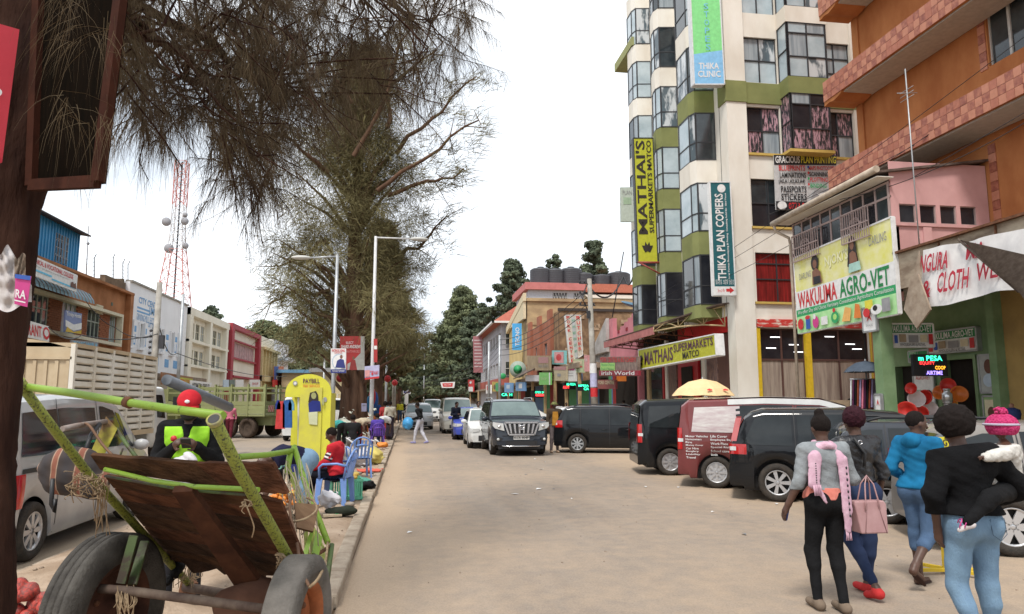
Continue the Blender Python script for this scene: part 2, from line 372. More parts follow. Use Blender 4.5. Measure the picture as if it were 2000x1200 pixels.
# ================================================================ right side
CREAMW=mat('cream_painted_wall',(.78,.75,.68),.85,col2=(.66,.61,.53),scale=.9,bump=.1,bscale=40,stretch=(1,1,.45))
OLIVE=mat('olive_painted_wall',(.235,.25,.10),.8,col2=(.185,.20,.08),scale=1.1)
def tower():
    t=thing('corner_tower','tall cream and olive corner block with glazed bay windows rising above the supermarket','building',(17,33,0))
    YT=27.3; X0=13.0; X1=19.05; Y1=39.4; ZT=27.0
    fm=DKMETAL; top=lambda k: 7.86+3.15*k
    # camera-facing front
    f=Fac('y',YT,-1); b=MB(); g=MB()
    colA=lambda p: W(p,500,Y=YT).x
    a1,a2,b1,b2,c1,c2=13.9,15.45,15.5,17.3,17.45,18.85
    ops=[]
    for k in range(0,6):
        z1=top(k); z0=z1-2.05
        if k==0: ops.append((14.05,16.0,z0,z1))
        elif k==1: ops.append((14.0,16.4,z0,z1))
        else:
            ops.append((a1,a2,z0,z1)); ops.append((c1,c2,z0,z1))
    f.wall(b,X0+.9,X1,5.25,ZT,ops); 
    # corner pilaster down to the pavement
    b.box(X0+.02,X0+.9,YT-.12,YT+.6,0.1,ZT); b.box(X1-.18,X1+.05,YT-.06,YT+.5,0.1,ZT)
    wallp=b.build('wall',CREAMW,t)
    WN=[GLASS,GLASSL,GLASSL,GLASS]; cl=[mat('shop_clothes_pane',(.5,.3,.35),.12,col2=(.03,.035,.04),scale=3,stretch=(4,4,1),spec=.7,lo=.45,hi=.6)]
    RC=mat('red_curtain_glass',(.27,.02,.02),.3,col2=(.09,.01,.01),scale=3,stretch=(6,6,.3))
    for k in range(0,6):
        z1=top(k); z0=z1-2.05; hi=k>=3
        gg=[GLASSP,GLASSL,GLASSP,GLASSM] if hi else cl+[GLASSD,GLASSL,cl[0]]
        if k==0: f.window(t,(14.05,16.0,z0,z1),2,3,fm,RC,zs=[z0,z0+.95,z1-.45,z1]); continue
        if k==1: f.window(t,(14.0,16.4,z0,z1),3,2,fm,GLASSD,gms=[GLASSD,GLASS]); continue
        f.window(t,(a1,a2,z0,z1),2,2,fm,GLASSL,gms=gg); f.window(t,(c1,c2,z0,z1),2,3 if hi else 2,fm,GLASSL,gms=gg)
        # central bay
        d=.75; bb=MB(); zb0=z0-.06; zb1=top(k)+.35
        fb=Fac('y',YT,-1)
        # posts + side windows + front window
        fb.window(t,(b1+.06,b2-.06,z0,z1+.38),2,3,fm,GLASSL,d=d+.1,rec=.1,zs=[z0,z0+.9,z1-.1,z1+.38],gms=gg)
        for a,o in((b1,-1),(b2,1)):
            fs=Fac('x',a,o); fs.window(t,(YT-d,YT-.02,z0,z1+.38),1,2,fm,gg[0],rec=.03,split=False)
        # bay spandrel box above/below
        sp=MB(); zc0=z1+.38; zc1=top(k+1)-2.05
        sp.box(b1-.03,b2+.03,YT-d-.05,YT+.02,zc0,zc1)
        if k==2: sp.build('bay_spandrel',OLIVE,t)
        else: sp.build('bay_spandrel',CREAMW,t)
    sp=MB(); zc=top(2)+.38-3.15+.28; sp.box(b1-.1,b2+.1,YT-.8,YT+.02,top(2)-2.05-.12,top(2)-2.05); f.box(sp,a1-.1,a2,top(2)-2.15,top(2)-2.05,0,.1); f.box(sp,c1,c2+.1,top(2)-2.15,top(2)-2.05,0,.1)
    f.box(sp,13.95,16.5,top(1)-2.15,top(1)-2.06,0,.1); f.box(sp,13.95,16.1,top(0)-2.15,top(0)-2.06,0,.1)
    sp.build('ochre_sill',mat('ochre_paint',(.6,.42,.12),.8),t)
    gb=MB(); gb.box(X0+.86,X1+.02,YT-.08,YT+.03,top(2)+.13,top(3)-2.1); gb.box(X0-.03,X0+.92,YT-.17,YT+.62,top(2)+.13,top(3)-2.1)
    gb.build('olive_band',OLIVE,t)
    # street face
    s=Fac('x',X0,-1); b=MB(); G=MB(); C=MB()
    bays=[(28.35,30.75,1,False),(32.6,34.7,.95,True),(36.3,38.3,.9,False)]
    ops=[]
    for k in range(0,6):
        z1=top(k); z0=z1-2.05
        for y0,y1,d,cv in bays: ops.append((y0+.1,y1-.1,z0,z1))
    s.wall(b,YT+.6,Y1,5.25,ZT,ops); b.build('wall',CREAMW,t)
    for bi,(y0,y1,d,cv) in enumerate(bays):
        for k in range(-1,6):
            z1=top(k)+.1; z0=top(k)-2.05; 
            if k==-1: continue
            # plan of the bay: near cheek square, front, far side rounded or chamfered
            n=6 if cv else 2
            plan=[(0,y0),(d*.86,y0+.12),(d,y0+.5)]
            if cv: plan+= [(d*math.cos(q*math.pi/2/n)*1.0,y0+.5+(y1-y0-.5)*math.sin(q*math.pi/2/n)) for q in range(1,n+1)]
            else: plan+= [(d,y1-.7),(0.02,y1)]
            zc=top(k+1)-2.05; green=(k in(0,1,2) and (bi<2 or k<1)) if bi!=0 else k in(0,2)
            sp=MB(); m=len(plan)
            vs=[(X0-a,y,z) for z in(z1,zc) for a,y in plan]
            sp.add(vs,[(i,i+1,m+i+1,m+i) for i in range(m-1)]+[tuple(range(m)),tuple(range(m,2*m))]); sp.build('bay_spandrel',OLIVE if green else CREAMW,t)
            if k==0:
                sp=MB(); vs=[(X0-a,y,z) for z in(z0-.55,z0) for a,y in plan]
                sp.add(vs,[(i,i+1,m+i+1,m+i) for i in range(m-1)]+[tuple(range(m)),tuple(range(m,2*m))]); sp.build('bay_spandrel',OLIVE,t)
            fr=MB()
            for i,(a,y) in enumerate(plan):
                if cv and 3<=i<m-1 and i%2: continue
                fr.box(X0-a*.97-.03,X0-a*.97+.03,y-.03,y+.03,z0,z1)
            for z in((z0+.03),(z0+.8),(z1-.03)):
                for i in range(m-1): fr.bar((X0-plan[i][0]*.97,plan[i][1],z),(X0-plan[i+1][0]*.97,plan[i+1][1],z),.05)
            fo=fr.build('window',fm,t)
            dark=k<1
            for i in range(m-1):
                p,q=plan[i],plan[i+1]; pn=MB()
                pn.slab([(X0-p[0]*.96,p[1],z0),(X0-q[0]*.96,q[1],z0),(X0-q[0]*.96,q[1],z1),(X0-p[0]*.96,p[1],z1)],.01)
                pn.build('pane',[GLASSP,GLASSL,GLASSM,GLASSP,GLASS][(i*3+k*2+bi)%5] if not dark else [GLASSD,GLASSL,GLASS][(i+k)%3],fo)  # paler panes higher up: sky reflection put into the glass colour
    # narrow windows between the bays
    for k in range(0,6):
        z1=top(k); s.window(t,(31.2,31.9,z1-2.05,z1),1,2,fm,GLASS,d=.09,rec=.05)
    # flat roof slab with olive edge
    e=MB(); e.box(X0-.95,X0+1,36.6,Y1+.6,21.6,22.1); e.build('roof_canopy',mat('olive_canopy',(.33,.34,.16),.8),t)
    bo=MB(); bo.box(X0+.25,X1-.1,YT+.3,Y1-.02,.1,ZT-.1); bo.build('core',DARK,t)
    # supermarket ground floor, camera side
    f=Fac('y',YT,-1); w=MB(); f.box(w,X0+.9,22.5,4.72,5.25,-.2,.02); f.box(w,X0+.9,22.5,.1,.95,-.2,.04); w.build('shopfront_band',CREAMW,t)
    w=MB(); f.box(w,X0+.95,22.5,4.76,5.08,.02,.14); w.build('fascia_board',mat('worn_red_paint',(.55,.04,.03),.6,col2=(.68,.58,.5),scale=2.2,lo=.42,hi=.5,stretch=(1,1,3)),t)
    YPOST=mat('yellow_gloss',(.68,.46,.02),.5)
    SHG=mat('shop_glass_lined',(.40,.34,.28),.15,col2=(.24,.19,.16),scale=2.5,stretch=(3,3,.25),spec=.7)
    xs=[13.95,16.15,19.0,21.8]
    for i in range(3):
        fo=f.window(t,(xs[i]+.12,xs[i+1]-.12,.95,4.7),2,2,mat('brown_frame',(.1,.045,.035),.6),SHG,rec=.12,w=.07,zs=[.95,3.45,4.7],gms=[SHG,GLASSD])
        p=MB(); f.box(p,xs[i]-.12,xs[i]+.12,.5,4.72,-.1,.1); p.build('post',YPOST,t)
    lt=MB()   # ceiling tubes seen through the upper glass
    for i,(x,z) in enumerate(((14.6,4.35),(15.4,4.05),(15.6,3.75),(17.0,4.4),(17.9,4.1),(18.2,3.9),(19.9,4.2),(20.6,4.0),(14.4,3.9))):
        lt.box(x,x+.42,YT+.088,YT+.10,z,z+.035)
    lt.build('ceiling_tube',mat('tube_light',(1,1,1),emit=1.1),t)
    # street-side ground floor
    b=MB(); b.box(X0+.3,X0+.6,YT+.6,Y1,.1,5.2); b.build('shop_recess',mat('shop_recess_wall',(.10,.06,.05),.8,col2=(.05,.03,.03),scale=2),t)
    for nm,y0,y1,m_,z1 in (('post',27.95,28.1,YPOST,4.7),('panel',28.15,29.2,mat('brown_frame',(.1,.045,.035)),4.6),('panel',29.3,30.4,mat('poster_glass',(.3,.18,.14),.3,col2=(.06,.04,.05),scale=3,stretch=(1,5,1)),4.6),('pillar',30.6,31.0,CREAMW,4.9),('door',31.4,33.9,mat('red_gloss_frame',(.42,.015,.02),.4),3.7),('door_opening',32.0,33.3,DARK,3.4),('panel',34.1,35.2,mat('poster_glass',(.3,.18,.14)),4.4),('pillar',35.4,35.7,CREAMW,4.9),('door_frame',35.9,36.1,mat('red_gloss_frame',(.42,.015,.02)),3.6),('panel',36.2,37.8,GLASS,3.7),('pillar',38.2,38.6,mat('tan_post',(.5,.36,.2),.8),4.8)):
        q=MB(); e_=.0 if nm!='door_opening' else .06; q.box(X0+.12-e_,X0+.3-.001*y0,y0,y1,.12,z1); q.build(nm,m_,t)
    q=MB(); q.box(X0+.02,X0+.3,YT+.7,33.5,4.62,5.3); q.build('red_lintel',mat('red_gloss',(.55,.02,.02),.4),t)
    # canopy over the pavement
    c=MB(); c.bar((11.0,31.2,4.95),(11.0,39.6,4.95),.05,.34); c.build('canopy_fascia',mat('faded_red_board',(.50,.20,.19),.7,col2=(.36,.14,.13),scale=2),t)
    c=MB()
    nn=34
    for i in range(nn):
        y=31.2+8.4*i/nn; c.bar((10.95,y+.12,5.16),(12.98,y+.12,5.62),.19,.012+.02*(i%2))
    c.build('canopy_roof',mat('rusty_sheet_roof',(.16,.12,.10),.7,col2=(.08,.055,.045),scale=4),t)
    c=MB(); P0=[(11.0,31.2,5.14),(11.7,30.0,5.42),(12.4,28.9,5.6),(12.9,27.9,5.68)]; P1=[(11.0,31.2,4.92),(11.7,30.0,5.02),(12.4,28.9,5.0),(12.9,27.9,4.86)]
    c.tube(P0,.035,6); c.tube(P1,.035,6)
    for i in range(4): c.tube([P0[i],P1[i]],.025,5); 
    for i in range(3): c.tube([P1[i],tuple((Vector(P0[i])+Vector(P0[i+1]))/2)],.02,5); c.tube([tuple((Vector(P0[i])+Vector(P0[i+1]))/2),P1[i+1]],.02,5)
    c.build('truss',mat('ochre_steel',(.5,.38,.2),.6),t)
    c=MB()
    for y in (31.4,33.5,35.6,37.7,39.4):
        c.tube([(11.05,y,4.85),(12.95,y,4.7)],.03,5); c.tube([(11.05,y,5.05),(12.95,y,5.5)],.03,5)
        for k in range(4): x=11.1+.46*k; c.tube([(x,y,4.84),(x+.23,y,5.14+k*.1),(x+.46,y,4.8)],.018,4)
    c.tube([(11.6,31.2,4.85),(11.6,39.5,4.85)],.03,5); c.build('canopy_frame',RUST,t)
    c=MB(); c.slab([(11.0,31.2,5.17),(12.98,31.2,5.63),(12.98,27.6,5.75),(12.6,27.9,5.72)],.05); c.build('canopy_roof',mat('rusty_sheet_roof',(.16,.12,.10)),t)
    return t
tower()

# signs on and by the tower
def vsign(name,label,tl,tr,br,bl,Y,m,items,th=.25,frame=None): return sign(name,label,pxq(dict(Y=Y),tl,tr,br,bl),m,items,th=th,frame=frame)
SGY=mat('olive_yellow_print',(.50,.50,.03),.5); DKB=mat('dark_brown_print',(.03,.02,.015),.5)
vsign('projecting_sign','tall olive yellow supermarket banner board with big dark letters running up the tower',(1237,270),(1275,270),(1285,512),(1246,512),33.2,SGY,
  [('V',"MATHAI'S",.08,.02,.56,.78,DKB),('V','SUPERMARKETS MATCO',.64,.02,.88,.77,DKB),('p',[(.3,.90),(.22,.87),(.36,.872),(.4,.84),(.5,.868),(.6,.84),(.64,.872),(.78,.87),(.7,.9),(.62,.925),(.5,.915),(.38,.925)],DKB)],frame=DKMETAL)
b=MB(); o=thing('sign_bracket','rusty red bracket arm under the tall olive yellow board','bracket',W(1290,530,Y=33.2)); a=[W(*p,Y=33.15) for p in((1246,513),(1298,513),(1298,540),(1250,514))]
b.tube([a[0],a[1]],.05,6); b.tube([a[1],a[2]],.04,6); b.tube([a[3],a[2]],.04,6); b.build('arm',mat('red_oxide',(.3,.05,.04),.6),o)
vsign('projecting_sign','green and blue clinic light box hanging high on the tower corner',(1347,-40),(1404,-40),(1415,165),(1356,165),27.0,mat('mint_print',(.25,.75,.28),.5),
  [('r',0,.80,1,1,mat('sky_print',(.25,.55,.85),.5)),('p',[(0,.72),(0,.81),(1,.81),(1,.68)],mat('sky_print',(.25,.55,.85))),('T','THIKA',.17,.80,.84,.86,WHITE),('T','CLINIC',.13,.875,.88,.935,WHITE),('V','',0,0,1,1,WHITE)]+
  [('t',ch,.42,.08+i*.078,.58,.135+i*.078,LBLUE) for i,ch in enumerate('E STOPES') if ch!=' '],th=.3,frame=mat('white_frame',(.7,.72,.74),.5))
vsign('projecting_sign','dark teal plan copiers board with white vertical letters on the tower corner pillar',(1386,356),(1426,356),(1437,577),(1395,577),26.9,TEAL,
  [('e',.35,.02,.75,.095,WHITE),('V','THIKA PLAN COPIERS',.2,.105,.60,.87,WHITE),('V','Laser Format Photocopying & Printing  Consulting Solid Etc  Ideal Focus',.68,.1,.78,.86,WHITE),('t','0701 690 631',.08,.865,.92,.885,WHITE),('t','0733 429 352',.08,.888,.92,.906,WHITE),('r',.0,.925,1,1,WHITE),('t','3rd flr',.15,.945,.5,.975,REDP),('p',[(.55,.945),(.55,.97),(.72,.97),(.72,.985),(.92,.958),(.72,.93),(.72,.945)],REDP)],th=.2,frame=WHITE)
vsign('projecting_sign','pale weathered board edge-on beyond the olive yellow one',(1212,366),(1237,366),(1239,433),(1213,433),36.5,mat('faded_board',(.52,.58,.52),.7),[('r',.2,.3,.8,.5,mat('faded_green_print',(.38,.5,.36))),('t','PLAN',.15,.1,.85,.22,GREYP)],th=.15)
sign('banner','plan printing banner with red and black lettering tied over the tower windows',pxq(dict(Y=27.05),(1511,303),(1633,304),(1636,412),(1515,410)),mat('banner_grey',(.55,.55,.55),.6),
 [('r',0,0,1,.18,BLACK),('T','GRACIOUS',.02,.02,.41,.15,WHITE),('T','PLAN PRINTING',.43,.02,.99,.15,YEL),('T','BLUEPRINTS',.07,.19,.49,.29,REDP),('T','LAMINATIONS',.08,.32,.5,.42,BLACK),('T','(A0,A1,A2,A3,A4)',.06,.44,.48,.54,BLACK),('T','PASSPORTS',.09,.57,.5,.69,BLACK),('T','STICKERS',.09,.71,.5,.83,BLACK),
 ('T','MAPS PHOTOCOPY',.54,.20,.98,.28,REDP),('T','SCANNING',.55,.31,.86,.39,BLACK),('T','PLOTTING',.56,.41,.84,.49,REDP),('T','BINDING',.56,.52,.82,.6,GREENP),('r',.0,.85,1,1,BLACK),('e',.02,.85,.17,1,WHITE),('T','0723 964',.2,.87,.55,.99,REDP),('e',.89,.32,.99,.43,BLACK),('p',[(.55,.8),(.62,.65),(.85,.63),(.98,.78),(.9,.84),(.6,.84)],GREYP),('p',[(.66,.7),(.8,.68),(.9,.75),(.72,.78)],WHITE)]+[('e',.515,.20+i*.105,.545,.25+i*.105,[BLUEP,REDP,GREENP,REDP][i]) for i in range(4)],th=.03,cat='banner')
o=sign('shop_sign','long olive yellow box sign over the supermarket entrance with dark letters',pxq(dict(X=11.3),(1247,684),(1396,653),(1399,694),(1248,722)),SGY,
 [('T','MATHAIS',.1,.18,.52,.85,mat('plum_print',(.10,.03,.06),.5)),('T','SUPERMARKETS',.53,.1,.98,.5,mat('plum_print',(.10,.03,.06))),('T','MATCO',.64,.56,.83,.9,DKB),('e',.02,.3,.075,.62,DKB),('r',.03,.68,.07,.8,DKB)],th=.32,frame=WHITE)
for i,(p,q) in enumerate(((Vector((11.45,30.2,4.6)),Vector((11.45,30.2,4.95))),)): pass

# ---------------- pink verandah building with the agro-vet shop
PINK=mat('pink_painted_wall',(.62,.36,.35),.85,col2=(.52,.29,.28),scale=1.2)
GRNW=mat('green_painted_wall',(.21,.30,.165),.8,col2=(.14,.22,.11),scale=1.5)
STEELP=mat('pink_grey_steel',(.40,.30,.28),.6)
def agrovet():
    t=thing('verandah_shop','pink upper storey on green pillars over the open front of the agro-vet shop','building',(14.5,20,0))
    X0=13.0;XB=16.0;Y0=17.45;Y1=22.5;ZF=4.15;ZR=7.95
    b=MB(); b.box(X0+.1,XB,Y0,Y1,ZF+.55,ZF+.8); b.build('floor_slab',CONC,t)
    # near gable, pink, with a strip of four openings
    f=Fac('y',Y0,-1); b=MB(); ops=[(13.25+i*.62,13.75+i*.62,6.62,7.15) for i in range(4)]
    f.wall(b,X0,XB,5.75,8.35,ops,rec=.1); b.build('gable_wall',PINK,t)
    for o in ops: f.window(t,o,1,1,STEELP,GLASSD,rec=.08,split=False)
    s=MB(); f.box(s,X0,XB,6.52,6.6,0,.06); s.build('sill',PINK,t)
    s=MB(); f.box(s,13.9,14.15,5.8,6.5,.0,.05); s.build('cupboard_door',PINK,t)
    # street side: strip windows with grilles
    s=Fac('x',X0,-1); fr=MB(); zt=7.75; zb=6.55
    n=9
    for i in range(n+1):
        y=Y0+.05+(Y1-Y0-.1)*i/n; s.box(fr,y-.03,y+.03,zb,zt,-.03,.03)
    for z in(zb,7.35,zt): s.box(fr,Y0,Y1,z-.03,z+.03,-.028,.028)
    fo=fr.build('window_frame',STEELP,t)
    for i in range(n):
        for za,zb_ in((zb+.03,7.32),(7.38,zt-.03)):
            g=MB(); y=Y0+.05+(Y1-Y0-.1)*i/n; yy=Y0+.05+(Y1-Y0-.1)*(i+1)/n; s.box(g,y+.03,yy-.03,za,zb_,-.012,.004); g.build('pane',GLASSD if (i*3)%4 else GLASS,fo)
    for (ya,yb) in((18.2,19.5),(20.75,22.3)):
        g=MB()
        for i in range(13): y=ya+(yb-ya)*i/12; s.box(g,y-.012,y+.012,6.42,7.3,.16,.185)
        for z in(6.42,6.86,7.3): s.box(g,ya,yb,z-.018,z+.018,.15,.19)
        s.box(g,ya,ya+.02,6.42,6.44,0,.19); s.box(g,yb-.02,yb,6.42,6.44,0,.19); s.box(g,ya,ya+.02,7.28,7.3,0,.19); s.box(g,yb-.02,yb,7.28,7.3,0,.19)
        for k in range(3): yc=(ya+yb)/2; g.tube([(X0-.17,yc+.3*math.cos(q*1.05+k),6.86+.3*math.sin(q*1.05+k)*(.4+.2*k)) for q in range(7)],.012,4)
        g.build('window_grille',STEELP,t)
    b=MB(); s.wall(b,Y0,Y1,ZF+.3,6.52,[],d=0); b.box(X0+.06,X0+.2,Y0,Y1,ZF+.3,6.5); b.build('parapet',PINK,t)
    b=MB(); b.box(X0+.5,XB-.1,Y0+.2,Y1-.1,ZF+.9,7.7); b.build('upper_room',DARK,t)
    # roof, gutter and downpipe
    b=MB(); b.slab([(12.55,Y0-.15,7.95),(XB,Y0-.15,8.45),(XB,Y1+.2,8.45),(12.55,Y1+.2,7.95)],-.06); b.build('roof',mat('rusty_sheet_roof',(.16,.12,.10)),t)
    g=MB(); GUT=mat('weathered_gutter',(.50,.42,.33),.6,col2=(.36,.29,.22),scale=5)
    g.tube([(12.47,Y0-.25,8.02),(12.45,Y1+.35,7.88)],.10,10); g.build('gutter',GUT,t)
    g=MB(); g.tube([(12.45,Y1+.25,7.86),(12.5,Y1+.25,7.6),(12.9,Y1+.1,7.35),(12.93,Y1+.08,7.1),(12.93,Y1+.08,.3)],.05,8); g.build('downpipe',GUT,t)
    g=MB(); g.box(12.5,13,Y0-.2,Y1+.2,7.82,7.84); g.build('soffit',CREAMW,t)
    for y in (Y0+.9,):
        p=MB(); p.box(12.93,13.3,y-.2,y+.15,.1,ZF+.5); p.build('pillar',GRNW,t)
    # recessed shopfront
    r=Fac('x',XB,-1); b=MB(); r.wall(b,Y0-1.6,Y1,.1,5.6,[(18.4,19.75,.1,3.0),(20.4,21.9,.1,2.9)],rec=.4); b.build('shopfront_wall',GRNW,t)
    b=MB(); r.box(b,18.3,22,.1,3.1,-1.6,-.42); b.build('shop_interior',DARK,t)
    b=MB(); r.box(b,18.32,18.42,.1,3.05,-.05,.06); r.box(b,19.72,19.82,.1,3.05,-.05,.06); r.box(b,18.32,19.82,2.98,3.1,-.05,.062); b.build('door_frame',GRNW,t)
agrovet()
c=pxq(dict(X=12.9),(1550,505),(1741,424),(1755,613),(1560,652)); LY=mat('pale_yellow_print',(.66,.64,.10),.55,col2=(.72,.70,.42),scale=1.6)
HAIR=mat('print_hair',(.02,.012,.01),.5)
sign('billboard','large agro-vet billboard under the pink verandah, yellow salon advert above red and green lettering',c,LY,
 [('T',"NJOKI'S",.36,.14,.6,.30,mat('pale_print',(.85,.84,.55))),('t','DARLING',.8,.12,.95,.22,GREYP),('t','DARLING',.06,.24,.2,.32,GREYP),
  ('r',0,.46,1,.70,WHITE),('r',0,.70,1,.79,GREENP),('r',0,.79,1,1,mat('mint_leaf_print',(.33,.65,.28),.5,col2=(.5,.78,.4),scale=3)),
  ('T','WAKULIMA',.03,.48,.47,.69,REDP),('T','AGRO-VET',.50,.48,.96,.69,mat('dark_green_print',(.01,.22,.06),.5)),('t','We offer: Day old Chicks Vertinary Consultation Agriculture Consultation',.02,.715,.985,.775,WHITE),
  ('e',.215,.07,.30,.27,HAIR),('e',.235,.13,.28,.24,SKINP),('p',[(.225,.27),(.22,.44),(.33,.44),(.315,.3),(.27,.24)],SKINP),('p',[(.235,.34),(.235,.44),(.315,.44),(.31,.35)],BLACK),
  ('e',.62,.03,.69,.25,HAIR),('p',[(.62,.14),(.6,.36),(.64,.4),(.71,.36),(.69,.14)],HAIR),('e',.635,.07,.675,.19,SKINP),('p',[(.63,.22),(.62,.44),(.71,.44),(.69,.24),(.66,.2)],SKINP),('p',[(.62,.34),(.61,.44),(.73,.44),(.72,.34)],mat('pale_teal_print',(.4,.62,.55)))]+
 [('e',.02,.82,.09,.96,REDP),('r',.12,.82,.17,.97,BLUEP),('e',.115,.8,.175,.85,REDP),('e',.2,.83,.27,.98,PINKP),('e',.21,.80,.24,.87,WHITE),('r',.3,.86,.37,.96,WHITE),('e',.41,.83,.49,.97,GREENP),('e',.43,.86,.47,.93,LGREEN),('e',.43,.79,.46,.84,REDP),('p',[(.52,.97),(.56,.81),(.62,.84),(.6,.98)],mat('papaya_print',(.8,.45,.15))),('p',[(.64,.96),(.66,.8),(.70,.82),(.71,.97)],ORANGEP),('r',.75,.80,.82,.9,YEL),('e',.73,.88,.79,.98,REDP),('e',.8,.86,.9,.97,WHITE),('e',.82,.87,.86,.93,BLACK),('r',.9,.82,.97,.96,GREYP)],th=.08,frame=WHITE,cat='billboard')
def awsign(label,y0,y1,z0,z1,X,items,m=WHITE,th=.12,cat='sign'):
    return sign('shop_sign',label,[(X,y1,z1),(X,y0,z1),(X,y0,z0),(X,y1,z0)],m,items,th=th,frame=GALV,cat=cat)
PRODI=[('r',.0,.0,1,.4,mat('dark_green_print',(.01,.22,.06))),('T','WAKULIMA AGRO-VET',.04,.06,.96,.36,WHITE),('r',.03,.46,.12,.9,REDP),('r',.15,.5,.22,.85,BLUEP),('r',.25,.46,.4,.8,mat('dull_print',(.4,.32,.22))),('r',.45,.5,.66,.82,GREYP),('r',.7,.48,.85,.8,CREAMP),('r',.88,.45,.97,.9,REDP),('t','WHOLESALERS & RETAIL',.25,.84,.8,.97,BLACK)]
awsign('green topped agro-vet sign board above the shop door',18.1,20.05,3.2,3.85,15.85,PRODI)
sign('shop_sign','double sided agro-vet light box hanging crosswise beside the green pillar',[(13.45,18.6,3.95),(14.75,18.4,3.95),(14.75,18.4,3.3),(13.45,18.6,3.3)],WHITE,PRODI,th=.2,frame=WHITE)
q=thing('led_sign','small lit display sign showing green, red, orange and violet words','led sign',(14.3,18.0,2.6)); 
cs=[Vector(p) for p in((13.75,18.0,3.05),(14.75,17.95,3.05),(14.75,17.95,2.45),(13.75,18.0,2.45))]; b=MB(); b.slab([cs[0],cs[3],cs[2],cs[1]],.1); b.build('case',BLACK,q)
items_on(cs,[('T','m PESA',.15,.06,.85,.3,mat('led_green',(.05,1,.5),emit=1.2)),('T','EQUITY',.18,.33,.62,.5,mat('led_red',(1,.05,.05),emit=1.2)),('T','COOP',.62,.53,.92,.7,mat('led_orange',(1,.4,.03),emit=1.2)),('T','AIRTIME',.35,.76,.82,.94,mat('led_violet',(.35,.25,1),emit=1.2))],q)
for (lab,y0,y1,z0,z1,X,it,mm) in (
 ('white notice with a red arrow emblem high on the green pillar',18.18,18.78,3.72,4.4,12.86,[('p',[(.3,.6),(.5,.25),(.7,.6),(.5,.45)],REDP),('t','SHADE',.25,.7,.75,.8,GREYP)],WHITE),
 ('white notice with a small red emblem low on the green pillar',18.2,18.48,1.3,1.95,12.86,[('p',[(.25,.5),(.5,.2),(.75,.5),(.5,.35)],REDP),('r',.1,.7,.9,.72,GREYP)],WHITE),
 ('farmer shop poster with pale green rounded panel on the back wall',20.0,20.9,.95,2.9,15.93,[('T','WAKULIMA',.1,.05,.9,.14,REDP),('t','AGRO-VET',.15,.17,.85,.24,REDP),('t','FEEDS',.1,.4,.5,.46,GREENP),('e',.55,.4,.9,.55,BROWNP),('p',[(0,.9),(.5,.75),(1,.6),(1,1),(0,1)],GREENP)],WHITE),
 ('poster of a feather duster on the door side',17.55,18.2,2.0,3.05,15.93,[('e',.3,.12,.75,.5,BROWNP),('e',.2,.5,.8,.85,mat('pale_blue_print',(.5,.6,.7)))],mat('grey_poster',(.42,.44,.42))),
 ('green edged poster of animal feed on the door side',17.55,18.15,.95,1.9,15.93,[('r',.1,.1,.9,.8,CREAMP),('e',.25,.3,.7,.65,BROWNP),('r',0,.85,1,1,LGREEN)],mat('poster_green',(.3,.45,.2))),
 ('dark green and white chemist style notices above the display',20.1,21.0,3.0,3.35,15.9,[('r',.0,.0,.45,.6,GREENP),('r',.5,.0,1,.5,mat('dark_green_print',(.01,.22,.06))),('t','FEEDS',.08,.1,.4,.4,WHITE)],GREYP)):
    awsign(lab,y0,y1,z0,z1,X,it,mm,th=.03,cat='poster')
# things hanging at the shop front
def basins(name,label,c,cols,rnd=random.Random(5)):
    t=thing(name,label,'plastic ware',c)
    for k,(dx,dy,dz,r,m) in enumerate(cols):
        b=MB(); M=Matrix.Translation((c[0]+dx,c[1]+dy,c[2]+dz))@Euler((R(80),0,R(-50+25*math.sin(k*2)))).to_matrix().to_4x4()
        b.lathe([(0,0),(r*.7,0),(r*.78,.02),(r,.13),(r*1.08,.135),(r*1.08,.15),(r*.96,.15),(r*.72,.03),(0,.02)],18,M); b.build('basin',m,t)
RB=mat('red_plastic',(.65,.03,.02),.35); OB=mat('orange_plastic',(.75,.2,.03),.35); YB=mat('yellow_plastic',(.75,.42,.05),.35); WB=mat('pale_plastic',(.7,.6,.58),.4)
basins('hanging_basins','cluster of red and white plastic basins hanging beside the milk cans',(14.2,18.5,1.5),[(-.35,0,-.05,.27,RB),(0,.1,.3,.22,WB),(.3,0,.35,.2,RB),(-.1,.05,.6,.15,RB),(.35,.1,0,.24,WB),(.1,-.05,-.1,.2,RB)])
basins('hanging_basins','cluster of orange and yellow plastic ware hanging in the shop doorway',(15.75,19.05,2.0),[(-.1,0,.2,.2,RB),(0,.1,-.05,.24,OB),(-.05,.35,0,.2,OB),(0,.0,-.3,.15,YB),(.0,-.2,-.05,.22,OB)])
t=thing('milk_cans','stack of shiny aluminium milk cans beside the shop door','milk cans',(14.95,18.3,.1))
for i,(r,z) in enumerate(((.2,.15),(.19,.75),(.165,1.3),(.13,1.75))):
    b=MB(); b.lathe([(0,z),(r,z),(r,z+.34*r/.2),(r*.6,z+.42*r/.2),(r*.6,z+.5*r/.2),(r*.72,z+.5*r/.2),(r*.72,z+.56*r/.2),(0,z+.57*r/.2)],20,Matrix.Translation((14.95,18.3,0))); b.build('milk_can',mat('aluminium',(.6,.62,.64),.3,.8),t)
b=MB(); b.tube([(14.95,18.3,.15),(14.95,18.3,2.1)],.04,6); b.build('rod',GALV,t)

